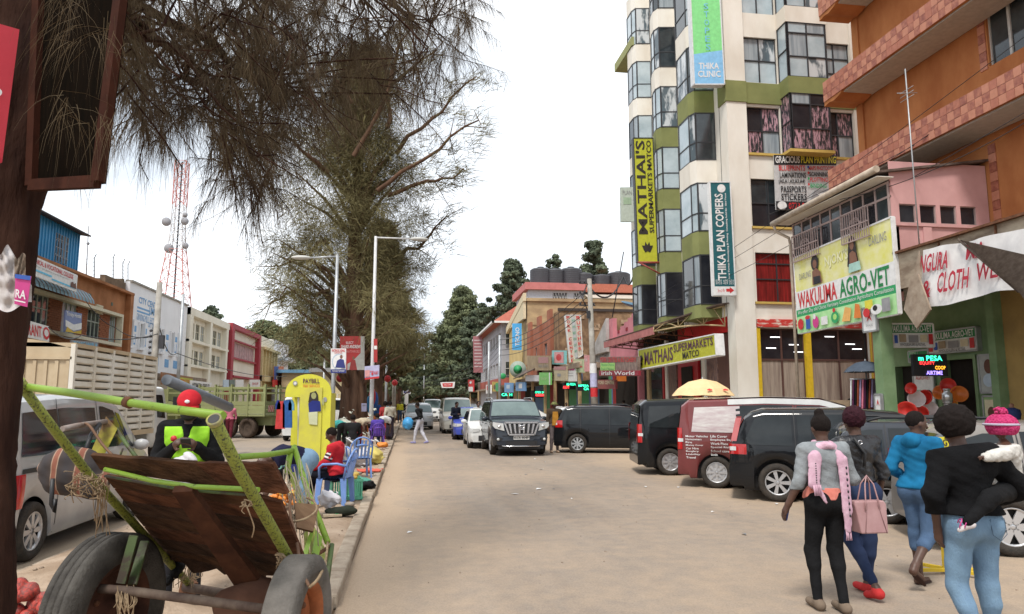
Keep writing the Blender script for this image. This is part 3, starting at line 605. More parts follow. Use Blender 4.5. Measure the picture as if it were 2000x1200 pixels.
# ---------------- brown-orange building with tiled bands
TERRA=mat('burnt_orange_render',(.45,.19,.075),.85,col2=(.33,.12,.045),scale=1.1,bump=.2,bscale=25,stretch=(1,1,.5))
TL=[mat('terracotta_tile_light',(.48,.20,.125),.6,col2=(.41,.165,.10),scale=8),mat('terracotta_tile_dark',(.40,.15,.09),.55,col2=(.22,.06,.04),scale=8),mat('terracotta_tile_mid',(.40,.14,.085),.55,col2=(.33,.11,.065),scale=8)]
def orange():
    t=thing('office_block','tall burnt orange building with checkered terracotta tile bands above the pink verandah','building',(18,16,0))
    XB=16.02; YE=22.9; f=Fac('x',XB,-1); b=MB(); ops=[(14.3,17.0,11.1,12.75),(14.3,17.0,14.4,16.0),(9,13,11.1,12.75),(9,13,14.4,16.0),(9.0,13.0,7.6,9.0)]
    f.wall(b,6,YE,5.7,24,ops); f.box(b,YE-.35,YE,.1,24,0,.06); b.box(XB+.002,XB+6,YE-.1,YE,.1,24); b.build('wall',TERRA,t)
    for o in ops: f.window(t,o,4,1,mat('aluminium_frame',(.5,.5,.48),.5),GLASS,rec=.12,w=.08)
    b=MB(); b.box(XB+.3,XB+6,6,YE-.2,.1,23.5); b.build('core',DARK,t)
    p=MB()
    for a in(13.4,17.25): 
        for j in range(60): pass
    n=0; stuff=MB(); rn=random.Random(11)
    for zi,z0 in enumerate((9.05,12.35,15.65,18.95)):
        # each band: a box beam with tiles on its face, a scalloped corbel at each end, pale soffit strip
        bm=MB(); bm.box(14.75,XB-.002,6,YE+.05,z0+.18,z0+.9); bm.build('band_beam',TERRA,t)
        so_=MB(); so_.box(14.85,XB-.05,6,YE-.6,z0+.12,z0+.178); so_.build('soffit',mat('pale_soffit',(.45,.42,.38),.8),t)
        for (ya,yb) in((YE-1.0,YE+.05),):
            cb=MB(); pts=[(ya,z0+.18),(ya+.05,z0+.1),(ya+.25,z0+.04),(ya+.5,z0),(ya+.75,z0+.05),(yb,z0),(yb,z0+.18)]
            cb.prism(pts,lambda a,z,k:(14.75 if k==0 else XB-.1,a,z)); cb.build('corbel',TERRA,t)
        y=YE+.05; j=0
        while y>6.2:
            for r_ in range(3):
                m=TL[(j+r_)%2] if rn.random()<.8 else TL[2]
                zz=z0+.16+r_*.25
                pxy=(14.7,y)
                if y>13.4 and zi<3 and n<290:
                    q=MB(); dd=rn.uniform(0,.008); q.box(14.725-dd,14.75,y-.245,y-.005,zz+.004,zz+.244); q.build('tile',m,t); n+=1
                else: stuff.box(14.727,14.75,y-.245,y-.005,zz+.004,zz+.244,TL.index(m))
            y-=.25; j+=1
        # return end of band, facing away from the street: tiles on the far end are not seen
    # two tile pilasters by the windows
    for j in range(30):
        z=6.2+j*.27; 
        if 11.1-.3<z<16.2 or z<8.8:
            stuff.box(XB-.025,XB-.002,17.05,17.3,z,z+.255,j%2); 
    stuff.build('tiles_beyond',TL,t,kind='stuff')
    # small white framed window panel at lower right
    f.window(t,(14.05,14.85,7.0,8.35),2,3,mat('white_window_frame',(.6,.6,.58),.6),mat('white_pane',(.6,.6,.6),.4),d=.16)
orange()
# near verandah
def verandah():
    t=thing('shop_verandah','stained concrete verandah slab with khaki shop wall beneath the burnt orange building','building',(14.5,12,0))
    STC=mat('stained_concrete_beam',(.44,.37,.28),.9,col2=(.20,.15,.11),scale=1.2,bump=.3,bscale=20,stretch=(1,1,2.5))
    b=MB(); b.box(13.0,13.25,6,17.35,4.75,5.7); b.box(13.2,16.0,6,17.35,5.2,5.45); b.build('fascia_beam',STC,t)
    b=MB(); 
    for i in range(6): b.box(12.95,13.0,7+i*1.75,7.03+i*1.75,4.75,5.68)
    b.box(12.9,13.3,6,17.4,5.7,5.76); b.build('beam_trim',RUST,t)
    b=MB(); f=Fac('x',15.98,-1); f.wall(b,6,17.4,.1,5.2,[(13.6,16.6,1.1,3.3)],rec=.3); b.build('wall',mat('khaki_wall',(.40,.27,.10),.85,col2=(.30,.2,.08),scale=1.5),t)
    f.window(t,(13.6,16.6,1.1,3.3),6,3,mat('white_grille',(.5,.46,.4),.6),GLASSD,rec=.2,bars=18)
    b=MB(); b.box(15.7,15.98,17.3,17.55,.1,5.2); b.build('pillar',GRNW,t)
verandah()
CLOTH=mat('painted_canvas',(.72,.70,.68),.8,col2=(.6,.58,.57),scale=3); TARP=mat('brown_tarpaulin',(.15,.115,.09),.9,col2=(.09,.065,.05),scale=3,stretch=(1,1,4))
c=[Vector(p) for p in ((12.6,17.0,5.35),(11.9,12.2,5.1),(11.6,12.6,4.05),(12.3,16.9,3.98))]
c=[W(1803,489,X=12.75),W(2035,440,X=12.4),W(2030,560,X=12.2),W(1790,603,X=12.5)]
t=thing('painted_awning','white canvas awning with hand painted red shop lettering','awning',c[3])
b=MB(); b.grid(lambda u,v: bil(c,u,v+ .03*math.sin(u*7)*v)+Vector((.05*math.sin(u*19+v*3),0,.02*math.sin(u*11))),24,8); b.build('canvas',CLOTH,t)
RL=mat('hand_painted_red',(.42,.04,.06),.7)
n_=Vector((-.07,0,0))
cc=[p+n_ for p in c]; items_on(cc,[('T','NGURA',.02,.10,.30,.42,RL),('T','MA',.46,.08,.62,.34,RL),('T','&',.07,.56,.16,.86,RL),('T','CLOTH',.22,.47,.50,.82,RL),('T','WEAR',.56,.44,.86,.74,RL)],t)
t=thing('tarpaulin_sheet','dark brown tarpaulin stretched from the verandah over the painted awning','tarpaulin',(11,13,4))
a_=[W(1872,468,X=12.6),W(2100,520,X=10.6),W(2080,700,X=10.6),W(1990,570,X=11.9)]
b=MB(); b.grid(lambda u,v: bil(a_,u,v)+Vector((0,0,.05*math.sin(v*9)*(1-u))),12,8); b.tube([a_[0],a_[3]],.03,5); b.build('sheet',TARP,t)
t=thing('tarpaulin_sheet','loose pale corner of tarpaulin hanging beside the painted awning','tarpaulin',(12,17,4))
g_=[W(1782,540,X=12.4),W(1795,535,X=12.4),W(1820,605,X=12.3),W(1793,642,X=12.3),W(1768,605,X=12.4)]
b=MB(); b.slab(g_,.04); b.slab([W(1797,490,X=12.6),W(1800,600,X=12.5),W(1770,610,X=12.5)],.03); b.build('sheet',mat('pale_tarpaulin',(.38,.31,.24),.9,col2=(.25,.19,.14),scale=4),t)
for i,(py,) in enumerate(((500,),(530,),(560,),(585,))):
    pass
# tv aerial in front of the pink storey
t=thing('tv_aerial','thin roof aerial mast rising in front of the burnt orange wall','aerial',(13.2,16.9,5.6)); b=MB(); pa=W(1797,495,X=13.1); pb=W(1768,135,X=13.1); b.tube([pa,pb],.018,5)
k=pa+(pb-pa)*.86
for q in(-.12,0,.12): b.tube([k+Vector((0,-.25,q)),k+Vector((0,.28,q))],.01,4)
b.tube([k+Vector((-.3,0,0)),k+Vector((.3,0,.05))],.01,4); b.build('mast',GALV,t)
# ================================================================ right side, beyond the tower
def block(name,label,Y0,Y1,z1,m,X=13.0,depth=9,ops=(),z0=.1,win=None,parapet=None,cat='building'):
    """street block on the right (X=13) or left (X=-18): front wall with openings, body, windows"""
    s=1 if X>0 else -1; t=thing(name,label,cat,(X+s*depth/2,(Y0+Y1)/2,0)); f=Fac('x',X,-s)
    b=MB(); f.wall(b,Y0,Y1,z0,z1,list(ops)); b.add([(X,Y0,z0),(X+s*depth,Y0,z0),(X+s*depth,Y0,z1),(X,Y0,z1)],[(0,1,2,3)]); b.add([(X,Y1,z0),(X+s*depth,Y1,z0),(X+s*depth,Y1,z1),(X,Y1,z1)],[(0,1,2,3)]); b.add([(X,Y0,z1),(X,Y1,z1),(X+s*depth,Y1,z1),(X+s*depth,Y0,z1)],[(0,1,2,3)])
    b.build('wall',m,t)
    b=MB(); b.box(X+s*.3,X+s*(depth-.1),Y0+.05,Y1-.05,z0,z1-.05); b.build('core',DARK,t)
    return t,f
RSH=Yp
BRICKB=mat('crumbling_brown_masonry',(.30,.19,.11),.95,col2=(.15,.09,.055),scale=1.3,bump=1,bscale=8,lo=.4,hi=.62)
OCHRE=mat('weathered_ochre_concrete',(.46,.34,.19),.95,col2=(.28,.2,.12),scale=.7,bump=.3,bscale=10,stretch=(1,1,1.6))
PINK2=mat('bright_pink_wall',(.62,.25,.28),.8,col2=(.5,.19,.22),scale=1)
y=lambda px:Yp(px)
# pink stepped building
t,f=block('shop_building','pink shop building with a stepped parapet beside the tower',39.6,45.4,5.75,PINK2,ops=[(40,45,.1,3.0)])
b=MB()
for i in range(5): f.box(b,39.6+i*.0,45.4-1.6-i*.75,5.75,6.2+i*.18,-.25-.01*i,0-.01*i)
f.box(b,44.6,45.4,5.75,7.1,-.25,.03); f.box(b,39.6,45.4,5.45,5.6,0,.1); b.build('stepped_parapet',PINK2,t)
for ya in(43.2,41.5): b=MB(); f.box(b,ya,ya+.35,6.0,6.2,0,.03); b.build('bracket',mat('maroon_paint',(.3,.04,.05)),t)
# white and grey mural shop
t,f=block('shop_building','grey white shop with scrawled lettering beside the pink parapet',45.45,49.6,5.0,mat('faded_white_wall',(.5,.48,.46),.85,col2=(.34,.31,.29),scale=1.6),ops=[(46,49,.1,2.9)])
b=MB(); b.slab([(12.97,49.6,5.0),(12.97,49.6,5.2),(12.97,45.45,7.2),(12.97,45.45,5.0)],.2); b.build('sloped_parapet',mat('faded_white_wall',(.5,.48,.46)),t)
items_on([Vector(p) for p in((12.95,49.4,5.6),(12.95,45.6,5.9),(12.95,45.6,4.4),(12.95,49.4,4.4))],[('T','CAFE ZOO',.05,.1,.95,.5,mat('faded_black',(.12,.1,.1))),('t','HOTEL & BUTCHERY',.05,.6,.95,.85,mat('faded_black',(.12,.1,.1)))],t)
# brown masonry flank, ochre gable behind, rooftop storeys
t,f=block('old_building','rough brown masonry gable with missing plaster behind the pork centre board',61.5,64,9.75,BRICKB,X=13.05,depth=9,ops=[])
b=MB(); b.box(12.95,22.2,61.4,61.7,9.7,9.95); b.build('coping',mat('tar_coping',(.07,.055,.05),.9),t)
b=MB(); rq=random.Random(31)
for i in range(46): x=13.2+rq.random()*8.4; z=4.6+rq.random()*4.8; b.box(x,x+rq.uniform(.15,.7),61.44,61.52,z,z+rq.uniform(.1,.4))
b.build('plaster_patches',mat('old_plaster_patch',(.42,.30,.2),.95,col2=(.3,.2,.13),scale=4),t,kind='stuff')
t,f=block('old_building','long weathered ochre concrete gable wall above the row of shops',79,82,13.3,OCHRE,X=13.1,depth=19)
b=MB(); b.box(13,32.2,78.75,79.05,13.0,13.35); b.box(13,32,78.9,79.02,10.3,10.5); b.build('ledge',OCHRE,t)
PX=lambda px,Y:W(px,600,Y=Y).x
Y_=84; x0,x1=PX(1033,Y_),PX(1140,Y_)
t=thing('rooftop_building','pale grey rooftop storey with pink fascia, lattice vents and water tanks','building',(x0,Y_,13)); PG=mat('pale_blue_grey_wall',(.50,.50,.54),.8)
b=MB(); b.box(x0,x1,Y_,Y_+10,11,15.1); b.build('wall',PG,t)
b=MB(); b.box(x0-.5,x1+.1,Y_-.5,Y_+10.4,15.1,15.95); b.build('roof_fascia',mat('faded_red_fascia',(.52,.19,.18),.8,col2=(.42,.15,.14),scale=1),t)
f2=Fac('y',Y_,-1); MESH=mat('lattice_vent_block',(.07,.06,.07),.8)
for pa,pb in((1080,1108),(1121,1131)):
    xa,xb=PX(pa,Y_),PX(pb,Y_); b=MB(); f2.box(b,xa,xb,13.2,14.8,0,.02); g=b.build('vent_panel',MESH,t); q=MB()
    n_=int((xb-xa)/.3)
    for i in range(n_+1): q.tube([(xa+(xb-xa)*i/n_,Y_-.05,13.2),(xa+(xb-xa)*min(n_,i+1)/n_,Y_-.05,14.8)],.03,4,cap=False); q.tube([(xa+(xb-xa)*i/n_,Y_-.06,14.8),(xa+(xb-xa)*min(n_,i+1)/n_,Y_-.06,13.2)],.03,4,cap=False)
    for z in(13.2,13.73,14.27,14.8): q.tube([(xa,Y_-.05,z),(xb,Y_-.05,z)],.03,4,cap=False)
    q.build('lattice',mat('white_lattice',(.6,.6,.6)),g)
f3=Fac('x',x0,-1); f3.window(t,(Y_+1,Y_+4,13.3,14.6),3,1,WHITE,GLASSD,d=.14,split=False)
x0,x1=PX(1141,Y_),PX(1262,Y_)
t=thing('rooftop_building','cream rooftop storey under a red edged flat roof, right of the grey one','building',(x0,Y_,13)); b=MB(); b.box(x0,x1,Y_-.1,Y_+9,11,14.6); b.build('wall',mat('cream_roof_room',(.55,.48,.36),.85),t)
b=MB(); b.slab([(x0,Y_-2,14.0),(x1,Y_-2,14.0),(x1,Y_,14.75),(x0,Y_,14.75)],.1); b.build('sheet_roof',mat('pale_sheet_roof',(.5,.45,.38),.6),t)
b=MB(); b.box(x0-.1,x1,Y_-.4,Y_+9,14.95,15.95); b.build('roof_fascia',mat('red_brown_fascia',(.45,.15,.10),.8),t)
f2=Fac('y',Y_-.1,-1)
for i in range(3): f2.window(t,(x0+1.5+i*1.5,x0+2.7+i*1.5,13.0,13.8),1,1,WHITE,GLASSD,d=.14,split=False)
TANK=mat('black_polythene_tank',(.045,.045,.052),.5)
tk=None
def tank_mb(r,h):
    b=MB(); pr=[(0,0),(r,0)]
    for i in range(8): z=h*.85*i/8; pr+= [(r,z+.02),(r*.975,z+h*.05),(r,z+h*.09)]
    pr+=[(r,h*.85),(r*.8,h*.95),(r*.3,h),(r*.3,h*1.06),(0,h*1.06)]
    return b.lathe(pr,18)
tlabs=['black water tank nearest the left edge of the pink roofed storey','black water tank second from the left on the pink roofed storey','wide black water tank in the middle of the rooftop row','black water tank just right of the widest one','black water tank standing alone on the red edged roof','black water tank at the right end of the roof row','small black water tank peeping behind the leftmost ones']
for i,(px,py,Y,r,h) in enumerate(((1056,551,86,1.35,2.2),(1083,551,86,1.35,2.1),(1115,550,86,1.4,2.3),(1140,552,86,1.2,1.7),(1175,552,86,1.3,1.5),(1208,551,86,1.5,1.9),(1070,549,90,1.2,2.3))):
    p=W(px,py,Y=Y); z=15.95
    q=thing('water_tank',tlabs[i],'water tank',(p.x,Y,z),group='black water tanks on the rooftops'); OFF[q.name]=Vector((0,0,0)); tank_mb(r,h).build('tank',TANK,q)
# terracotta building, yellow building, curved grey block
BRN2=mat('terracotta_plaster',(.36,.145,.09),.85,col2=(.28,.11,.07),scale=.8)
y0,y1=64.1,78.7
t,f=block('old_building','terracotta plastered upper wall with raised piers beyond the brown masonry',y0,y1,9.4,BRN2,X=13.0,ops=[(67,68.3,6.2,7.3),(72,73.3,6.2,7.3)],z0=4)
for o in((67,68.3,6.2,7.3),(72,73.3,6.2,7.3)): f.window(t,o,2,1,GREYP,GLASSD,split=False)
b=MB()
for a in(64.1,69.5,75): f.box(b,a,a+1.6,4,10.2,0,.25)
f.box(b,y0,y1,5.6,5.8,0,.12); b.build('piers',BRN2,t)
YLW=mat('cream_yellow_wall',(.62,.48,.22),.8,col2=(.5,.37,.17),scale=.6)
t,f=block('yellow_building','cream yellow building with sloping gable wall carrying a blue vertical sign',82.1,93,11.6,YLW,X=13,z0=.1)
b=MB(); b.slab([(12.95,93,11.0),(12.95,93,11.4),(12.95,79,13.9),(12.95,79,11.0)],.3); b.slab([(12.6,93.3,10.6),(12.6,78.8,13.0),(12.6,78.8,13.9),(12.6,93.3,11.4)],.35); b.build('gable',mat('pale_cream_edge',(.66,.56,.38),.8),t)
c=[W(1001,632,Y=80),W(1019,632,Y=80),W(1019,684,Y=80),W(1001,684,Y=80)]
sign('projecting_sign','bright blue vertical phone shop sign on the cream yellow building',c,mat('cyan_print',(.08,.42,.8),.5),[('V','TECNO',.3,.15,.75,.85,WHITE)],th=.3)
GRYB=mat('grey_painted_wall',(.42,.42,.45),.8,col2=(.34,.34,.37),scale=.5)
t,f=block('corner_block','pale grey three storey block with red hipped roof and ribbon windows',94,122,12.2,GRYB,X=12.2,ops=[(95+i*3.4,97.6+i*3.4,zz,zz+1.8) for i in range(8) for zz in(5.2,9.2)])
for i in range(8):
    for zz in(5.2,9.2): f.window(t,(95+i*3.4,97.6+i*3.4,zz,zz+1.8),2,1,WHITE,GLASS,split=False)
f2=Fac('y',93.95,-1)
for zz in(5.2,9.2): f2.window(t,(12.6,20,zz,zz+1.8),6,2,WHITE,GLASS,split=False,d=.3)
b=MB(); f2.box(b,12.2,21,3.8,4.9,0,.1); f.box(b,94,122,3.8,4.9,0,.12); b.build('red_band',mat('faded_red_band',(.42,.13,.10),.8),t)
b=MB(); b.add([(10.8,93,12.2),(22.5,93,12.2),(22.5,123,12.2),(10.8,123,12.2),(16.5,99,16.2),(16.5,117,16.2)],[(0,1,4),(1,2,5,4),(2,3,5),(3,0,4,5),(3,2,1,0)]); b.build('roof',mat('red_tile_roof',(.42,.15,.10),.8,col2=(.35,.11,.08),scale=2),t)
b=MB(); b.box(10.7,11,92.9,123.1,12.05,12.3); b.box(10.7,22.6,92.9,93.1,12.05,12.3); b.build('gutter',WHITE,t)
sign('projecting_sign','tall dull red sign board with pale lines on the grey block',[W(924,657,Y=112),W(942,657,Y=112),W(943,728,Y=112),W(925,728,Y=112)],mat('dull_red_print',(.36,.14,.15),.6),[('r',.1,.1+.09*i,.9,.13+.09*i,mat('pale_pink_print',(.6,.5,.5))) for i in range(9)],th=.3)
t,f=block('shop_building','low far shop range at the end of the right side',122.2,165,5.2,mat('dull_far_wall',(.3,.24,.2),.9),X=12.5,ops=[])
# continuous shop verandah with piers and openings
VER=mat('dirty_canopy_slab',(.34,.27,.20),.9,col2=(.18,.14,.11),scale=1.2)
t=thing('shop_arcade','long dirty verandah roof with dark open shops below, right side of the street','arcade',(12,70,0))
b=MB(); b.box(10.9,13,45.4,58.4,3.95,4.3); b.box(10.7,13,58.6,72,3.6,3.9); b.box(11,13,72,94,3.4,3.7); b.box(11.2,12.6,94,165,3.4,3.65); b.build('canopy_slab',VER,t)
b=MB(); b.slab([(10.3,60,4.4),(10.3,71,4.0),(13,71,5.9),(13,60,6.2)],-.06); b.build('sheet_roof',mat('rusty_sheet_roof',(.16,.12,.10)),t)
cols=[mat('shop_green',(.10,.3,.14),.7),mat('shop_red',(.3,.04,.04),.7),mat('shop_cream',(.5,.42,.3),.7),mat('shop_blue',(.12,.2,.35),.7),mat('shop_teal',(.2,.42,.36),.7)]
rn=random.Random(8); yy=39.9
while yy<160:
    w_=rn.uniform(1.6,3.4); q=MB(); k=rn.random()
    if k<.35: q.box(12.9-.1*rn.random(),13.2,yy,yy+.5,.12,3.9); q.build('pier',rn.choice(cols),t); yy+=.5; continue
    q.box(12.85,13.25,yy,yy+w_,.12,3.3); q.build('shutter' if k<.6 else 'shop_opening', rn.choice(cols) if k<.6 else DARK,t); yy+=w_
for yy in(46,50,54,58,64,72,80,90,100,115,130): q=MB(); q.box(11.0,11.2,yy,yy+.2,.12,3.95 if yy<58.4 else 3.6 if yy<72 else 3.4); q.build('post',mat('tan_post',(.5,.36,.2)),t)

def rs(label,px0,py0,px1,py1,X,m,items,dy0=0,dy1=0,th=.12,name='shop_sign'):
    return sign(name,label,[W(px0,py0,X=X),W(px1,py0+dy0,X=X),W(px1,py1+dy1,X=X),W(px0,py1,X=X)],m,items,th=th)
def fs(label,px0,py0,px1,py1,Y,m,items,th=.12,name='projecting_sign'):
    return sign(name,label,[W(px0,py0,Y=Y),W(px1,py0,Y=Y),W(px1,py1,Y=Y),W(px0,py1,Y=Y)],m,items,th=th)
PCB=mat('pork_board',(.66,.6,.5),.6,col2=(.55,.5,.42),scale=3)
it=[('T',ch,.06,.02+i*.093,.26,.085+i*.093,REDP) for i,ch in enumerate('PORK CENTRE') if ch!=' ']+[('T',ch,.70,.02+i*.125,.93,.10+i*.125,REDP) for i,ch in enumerate('BUTCHER')]+[('r',.36,.05,.6,.98,mat('pale_grey_print',(.5,.52,.52)))]+[('t',w,.38,.1+i*.14,.58,.16+i*.14,GREENP) for i,w in enumerate(('PUB','OPEN','BEEF','FISH','GOAT','FRY'))]
c=[W(1104,616,Y=47.5),W(1134,616,Y=47.5),W(1138,694,Y=47.5),W(1114,708,Y=47.5)]
sign('projecting_sign','tall pork centre butcher board with red letters reading downwards',c,PCB,it,th=.3,frame=WHITE)
rs('wide dark menu board with a yellow green panel and red fish world strip',1172,697,1245,735,11.0,mat('menu_photo',(.13,.09,.08),.5,col2=(.3,.22,.18),scale=4),[('T','PORK CENTRE & BUTCHERY',.02,.03,.98,.28,REDP),('r',.02,.32,.45,.98,LGREEN),('t','Nyama Choma',.05,.35,.42,.52,GREENP),('t','Pork Choma',.05,.56,.42,.72,GREENP),('t','Fish & More',.05,.76,.42,.93,GREENP)],th=.15)
rs('red strip with white fish world lettering under the menu board',1170,724,1247,734,10.9,mat('maroon_print',(.3,.02,.04),.5),[('T','irish World',.08,.1,.92,.9,WHITE)])
rs('dull red pork centre board over the shop door',1167,742,1202,760,11.6,mat('dull_maroon_print',(.28,.06,.06),.6),[('T','PORK CENTRE',.05,.1,.95,.5,CREAMP)],name='shop_sign')
fs('orange fascia board above the lit butcher shop',1205,733,1243,745,41.5,ORANGEP,[],th=.1,name='shop_sign')
for lab,a in {
 'turquoise crown shaped board with pink square emblem':(1078,685,1104,712,11,mat('turquoise_print',(.25,.6,.6),.5),[('r',.2,.1,.9,.9,mat('rose_print',(.7,.35,.35))),('e',.35,.25,.75,.75,REDP)]),
 'pale green food poster board on the verandah edge':(1117,702,1140,728,11.0,mat('pale_green_print',(.5,.6,.35),.5),[('r',.1,.1,.9,.4,CREAMP),('r',.1,.5,.9,.6,REDP)]),
 'pink and white board hanging at the verandah edge':(1141,694,1148,726,11.0,mat('rose_print',(.7,.35,.35)),[('t','NYAMA',.1,.2,.9,.4,WHITE)]),
 'white price board below the pork centre sign':(1106,712,1124,745,10.95,WHITE,[('r',.1,.05,.9,.35,PINKP),('r',.2,.5,.8,.53,GREYP),('r',.2,.65,.8,.68,GREYP)]),
 'yellowed board with pink top hanging in a metal frame':(1082,716,1106,744,10.8,mat('yellowed_print',(.5,.42,.28),.6),[('r',0,0,1,.25,mat('dusty_pink',(.45,.25,.25))),('r',.3,.5,.6,.7,GREYP)]),
 'bright green board above white edge':(1053,728,1075,752,10.5,mat('vivid_green_print',(.2,.55,.14),.5),[('r',.9,0,1,1,WHITE),('t','SHOP',.2,.4,.7,.6,mat('pale_green_print',(.5,.6,.35)))]),
 'large tan canvas hoarding with faded print over the verandah':(1029,695,1074,724,10.6,mat('tan_canvas',(.40,.31,.20),.8,col2=(.28,.21,.14),scale=1.5),[('r',.55,.1,.95,.5,mat('dusty_pink',(.45,.25,.25))),('t','WINES & SPIRITS',.55,.6,.95,.8,GREYP)]),
 'white plastic sheet strip under the tan hoarding':(1026,733,1051,745,10.6,mat('white_sheet',(.6,.58,.6),.6),[]),
 'blue phone shop board with white picture':(1007,747,1026,764,10.6,mat('mid_blue_print',(.15,.33,.6),.5),[('r',.35,.15,.7,.7,WHITE)]),
 'smaller blue board left of the white picture board':(985,748,1001,767,10.6,mat('mid_blue_print',(.15,.33,.6)),[('r',.3,.2,.7,.6,mat('pale_blue_print',(.5,.6,.7)))]),
 'yellow and green square picture board':(961,746,976,765,10.6,mat('ochre_print',(.5,.36,.06),.5),[('e',.4,.1,1,1,GREENP),('e',.2,.3,.5,.8,BROWNP)]),
 'white panel with red top on a post':(949,752,959,769,10.4,WHITE,[('r',.2,.1,.8,.6,REDP)]),
 'red and white telecom banner on the far verandah':(914,742,925,765,10.8,REDP,[('r',.1,.6,.9,1,WHITE),('e',.3,.1,.7,.35,WHITE)]),
}.items(): rs(lab,*a)
t=thing('round_sign','round green and white beer sign on the verandah roof','sign',W(1010,720,X=11)); p=W(1012,722,X=11); b=MB(); b.lathe([(0,0),(.85,0),(.85,.2),(0,.2)],24,Matrix.Translation(p)@Euler((R(90),0,R(-20))).to_matrix().to_4x4()); b.build('disc',mat('grey_green_print',(.35,.42,.36)),t); b=MB(); b.lathe([(0,.2),(.45,.21),(0,.22)],24,Matrix.Translation(p)@Euler((R(90),0,R(-20))).to_matrix().to_4x4()); b.build('emblem',GREENP,t)
t=thing('round_sign','small bright green round lamp sign near the grey pole','sign',W(982,735,X=10.5)); b=MB(); b.ball(W(982,735,X=10.5),(.38,.15,.34),12); b.build('disc',GREENP,t)
for lab,px,py,X,its in (('lit green and red display board under the verandah',1112,754,11.2,[('T','M-PESA',.3,.1,1,.45,mat('led_green',(.05,1,.5))),('T','AGENT',.0,.5,.5,.9,mat('led_red',(1,.05,.05)))]),
    ('lit board with a green dash and long red line further along',1050,770,11.2,[('T','OPEN 24',.3,.1,1,.4,mat('led_green',(.05,1,.5))),('r',.35,.5,1,.8,mat('led_red',(1,.05,.05)))]),
    ('faint green lit board in the distance of the arcade',990,774,11.2,[('T','CASH',.1,.1,.9,.5,mat('led_green',(.05,1,.5)))]),
    ('green lit letters beside the butcher shop pole',1140,757,11.2,[('T','MPESA',.1,.1,.9,.4,mat('led_green',(.05,1,.5))),('T','CIA',.5,.5,.9,.9,mat('led_green',(.05,1,.5)))])):
    Yq=Yp(px,X); q=thing('led_sign',lab,'led sign',(X,Yq,2.5)); p=W(px,py,Y=Yq); w_=Yq*13/1400; h_=Yq*7/1400; cs=[Vector((p.x-w_,Yq,p.z+h_)),Vector((p.x+w_,Yq,p.z+h_)),Vector((p.x+w_,Yq,p.z-h_)),Vector((p.x-w_,Yq,p.z-h_))]
    b=MB(); b.slab([cs[0],cs[3],cs[2],cs[1]],.12); b.build('case',BLACK,q); items_on(cs,its,q)
t=thing('satellite_dish','blue green satellite dish on a stalk over the pink parapet','satellite dish',W(1237,600,Y=42)); p=W(1237,597,Y=42); b=MB(); M=Matrix.Translation(p)@Euler((R(16),R(10),0)).to_matrix().to_4x4(); b.lathe([(0,-.12),(.45,-.07),(.75,.06),(.8,.08),(.76,.1),(.4,-.02),(0,-.06)],22,M); b.build('dish',mat('dull_blue_dish',(.06,.16,.25),.5),t); b=MB(); b.tube([p,p+Vector((.1,0,-2.6))],.04,5); b.build('mast',GALV,t)
for i,(a,bb) in enumerate((((1196,620),(1218,492)),((1240,520),(1242,507)))):
    if i: continue
    t=thing('roof_aerial','thin leaning aerial above the pink parapet','aerial',W(*a,Y=43)); b=MB(); b.tube([W(*a,Y=43),W(*bb,Y=43)],.035,4); b.build('mast',DKMETAL,t)

# ================================================================ left side
XL=-18.0
def yl(px): return Yp(px,XL)
def zl(px,py): return Zp(px,py,XL)
BRO=mat('brown_orange_render',(.42,.19,.09),.85,col2=(.27,.115,.05),scale=.8)
WHT=mat('white_painted_wall',(.84,.84,.85),.8,col2=(.74,.74,.75),scale=.6,stretch=(1,1,.4))
CRM=mat('cream_block_wall',(.80,.76,.65),.8,col2=(.70,.65,.54),scale=.6,stretch=(1,1,.4))
CFR=mat('cream_window_surround',(.66,.61,.46),.7)
# brown building
Yb0,Yb1=30,yl(238); zt=8.55
op=(yl(100),yl(216),5.35,6.95)
t,f=block('brown_building','brown orange two storey building with cream framed window band','%s' and Yb0,Yb1,zt,BRO,X=XL,ops=[(31,yl(216),5.3,6.95)])
b=MB(); Y2=yl(217); 
f.box(b,31,Y2,6.95,7.12,-.05,.35); f.box(b,31,Y2,5.12,5.3,-.05,.35); f.box(b,Y2-.02,Y2+.16,5.12,7.12,-.05,.34); b.build('window_surround',CFR,t)
b=MB(); f.box(b,30,Yb1,8.55,8.7,-.3,.35); f.box(b,Yb1-.5,Yb1,4.6,8.55,0,.32); b.build('roof_edge',BRO,t)
BRK=mat('red_brown_brick',(.30,.12,.06),.9,col2=(.22,.085,.045),scale=10)
a=31; i=0
segs=[]
while a<Y2-.5:
    w_=1.55 if i%2==0 else 1.5; e=min(a+w_,Y2-.03)
    if i%2==0: f.window(t,(a,e,5.3,6.95),3,1,mat('green_grey_frame',(.30,.33,.27),.6),GLASSL if i%4 else GLASS,rec=.05,w=.06,zs=[5.3,6.3,6.95])
    else:
        bw=MB(); f.box(bw,a,e,5.3,6.95,-.2,-.02); pn=bw.build('brick_panel',mat('dark_mortar',(.13,.07,.045),.95),t)
        for r_ in range(14):
            for c_ in range(4):
                y0_=a+(e-a)*(c_+(.5 if r_%2 else 0))/4; y1_=min(e,y0_+(e-a)/4-.02)
                if y1_>y0_+.05:
                    q=MB(); f.box(q,y0_,y1_,5.31+r_*.117,5.31+r_*.117+.10,-.02,.0+random.Random(r_*9+c_+i).uniform(0,.02)); q.build('brick',BRK,pn)
    a=e; i+=1
b=MB(); f.box(b,30,Yb1,3.4,3.7,-.1,1.6); b.build('canopy_slab',VER,t)
b=MB(); f.box(b,yl(160),yl(170),6.3+1.0,8.0,0,.05); 
b=MB(); f.box(b,yl(173),yl(186),zl(180,610),zl(180,592),0,.06)
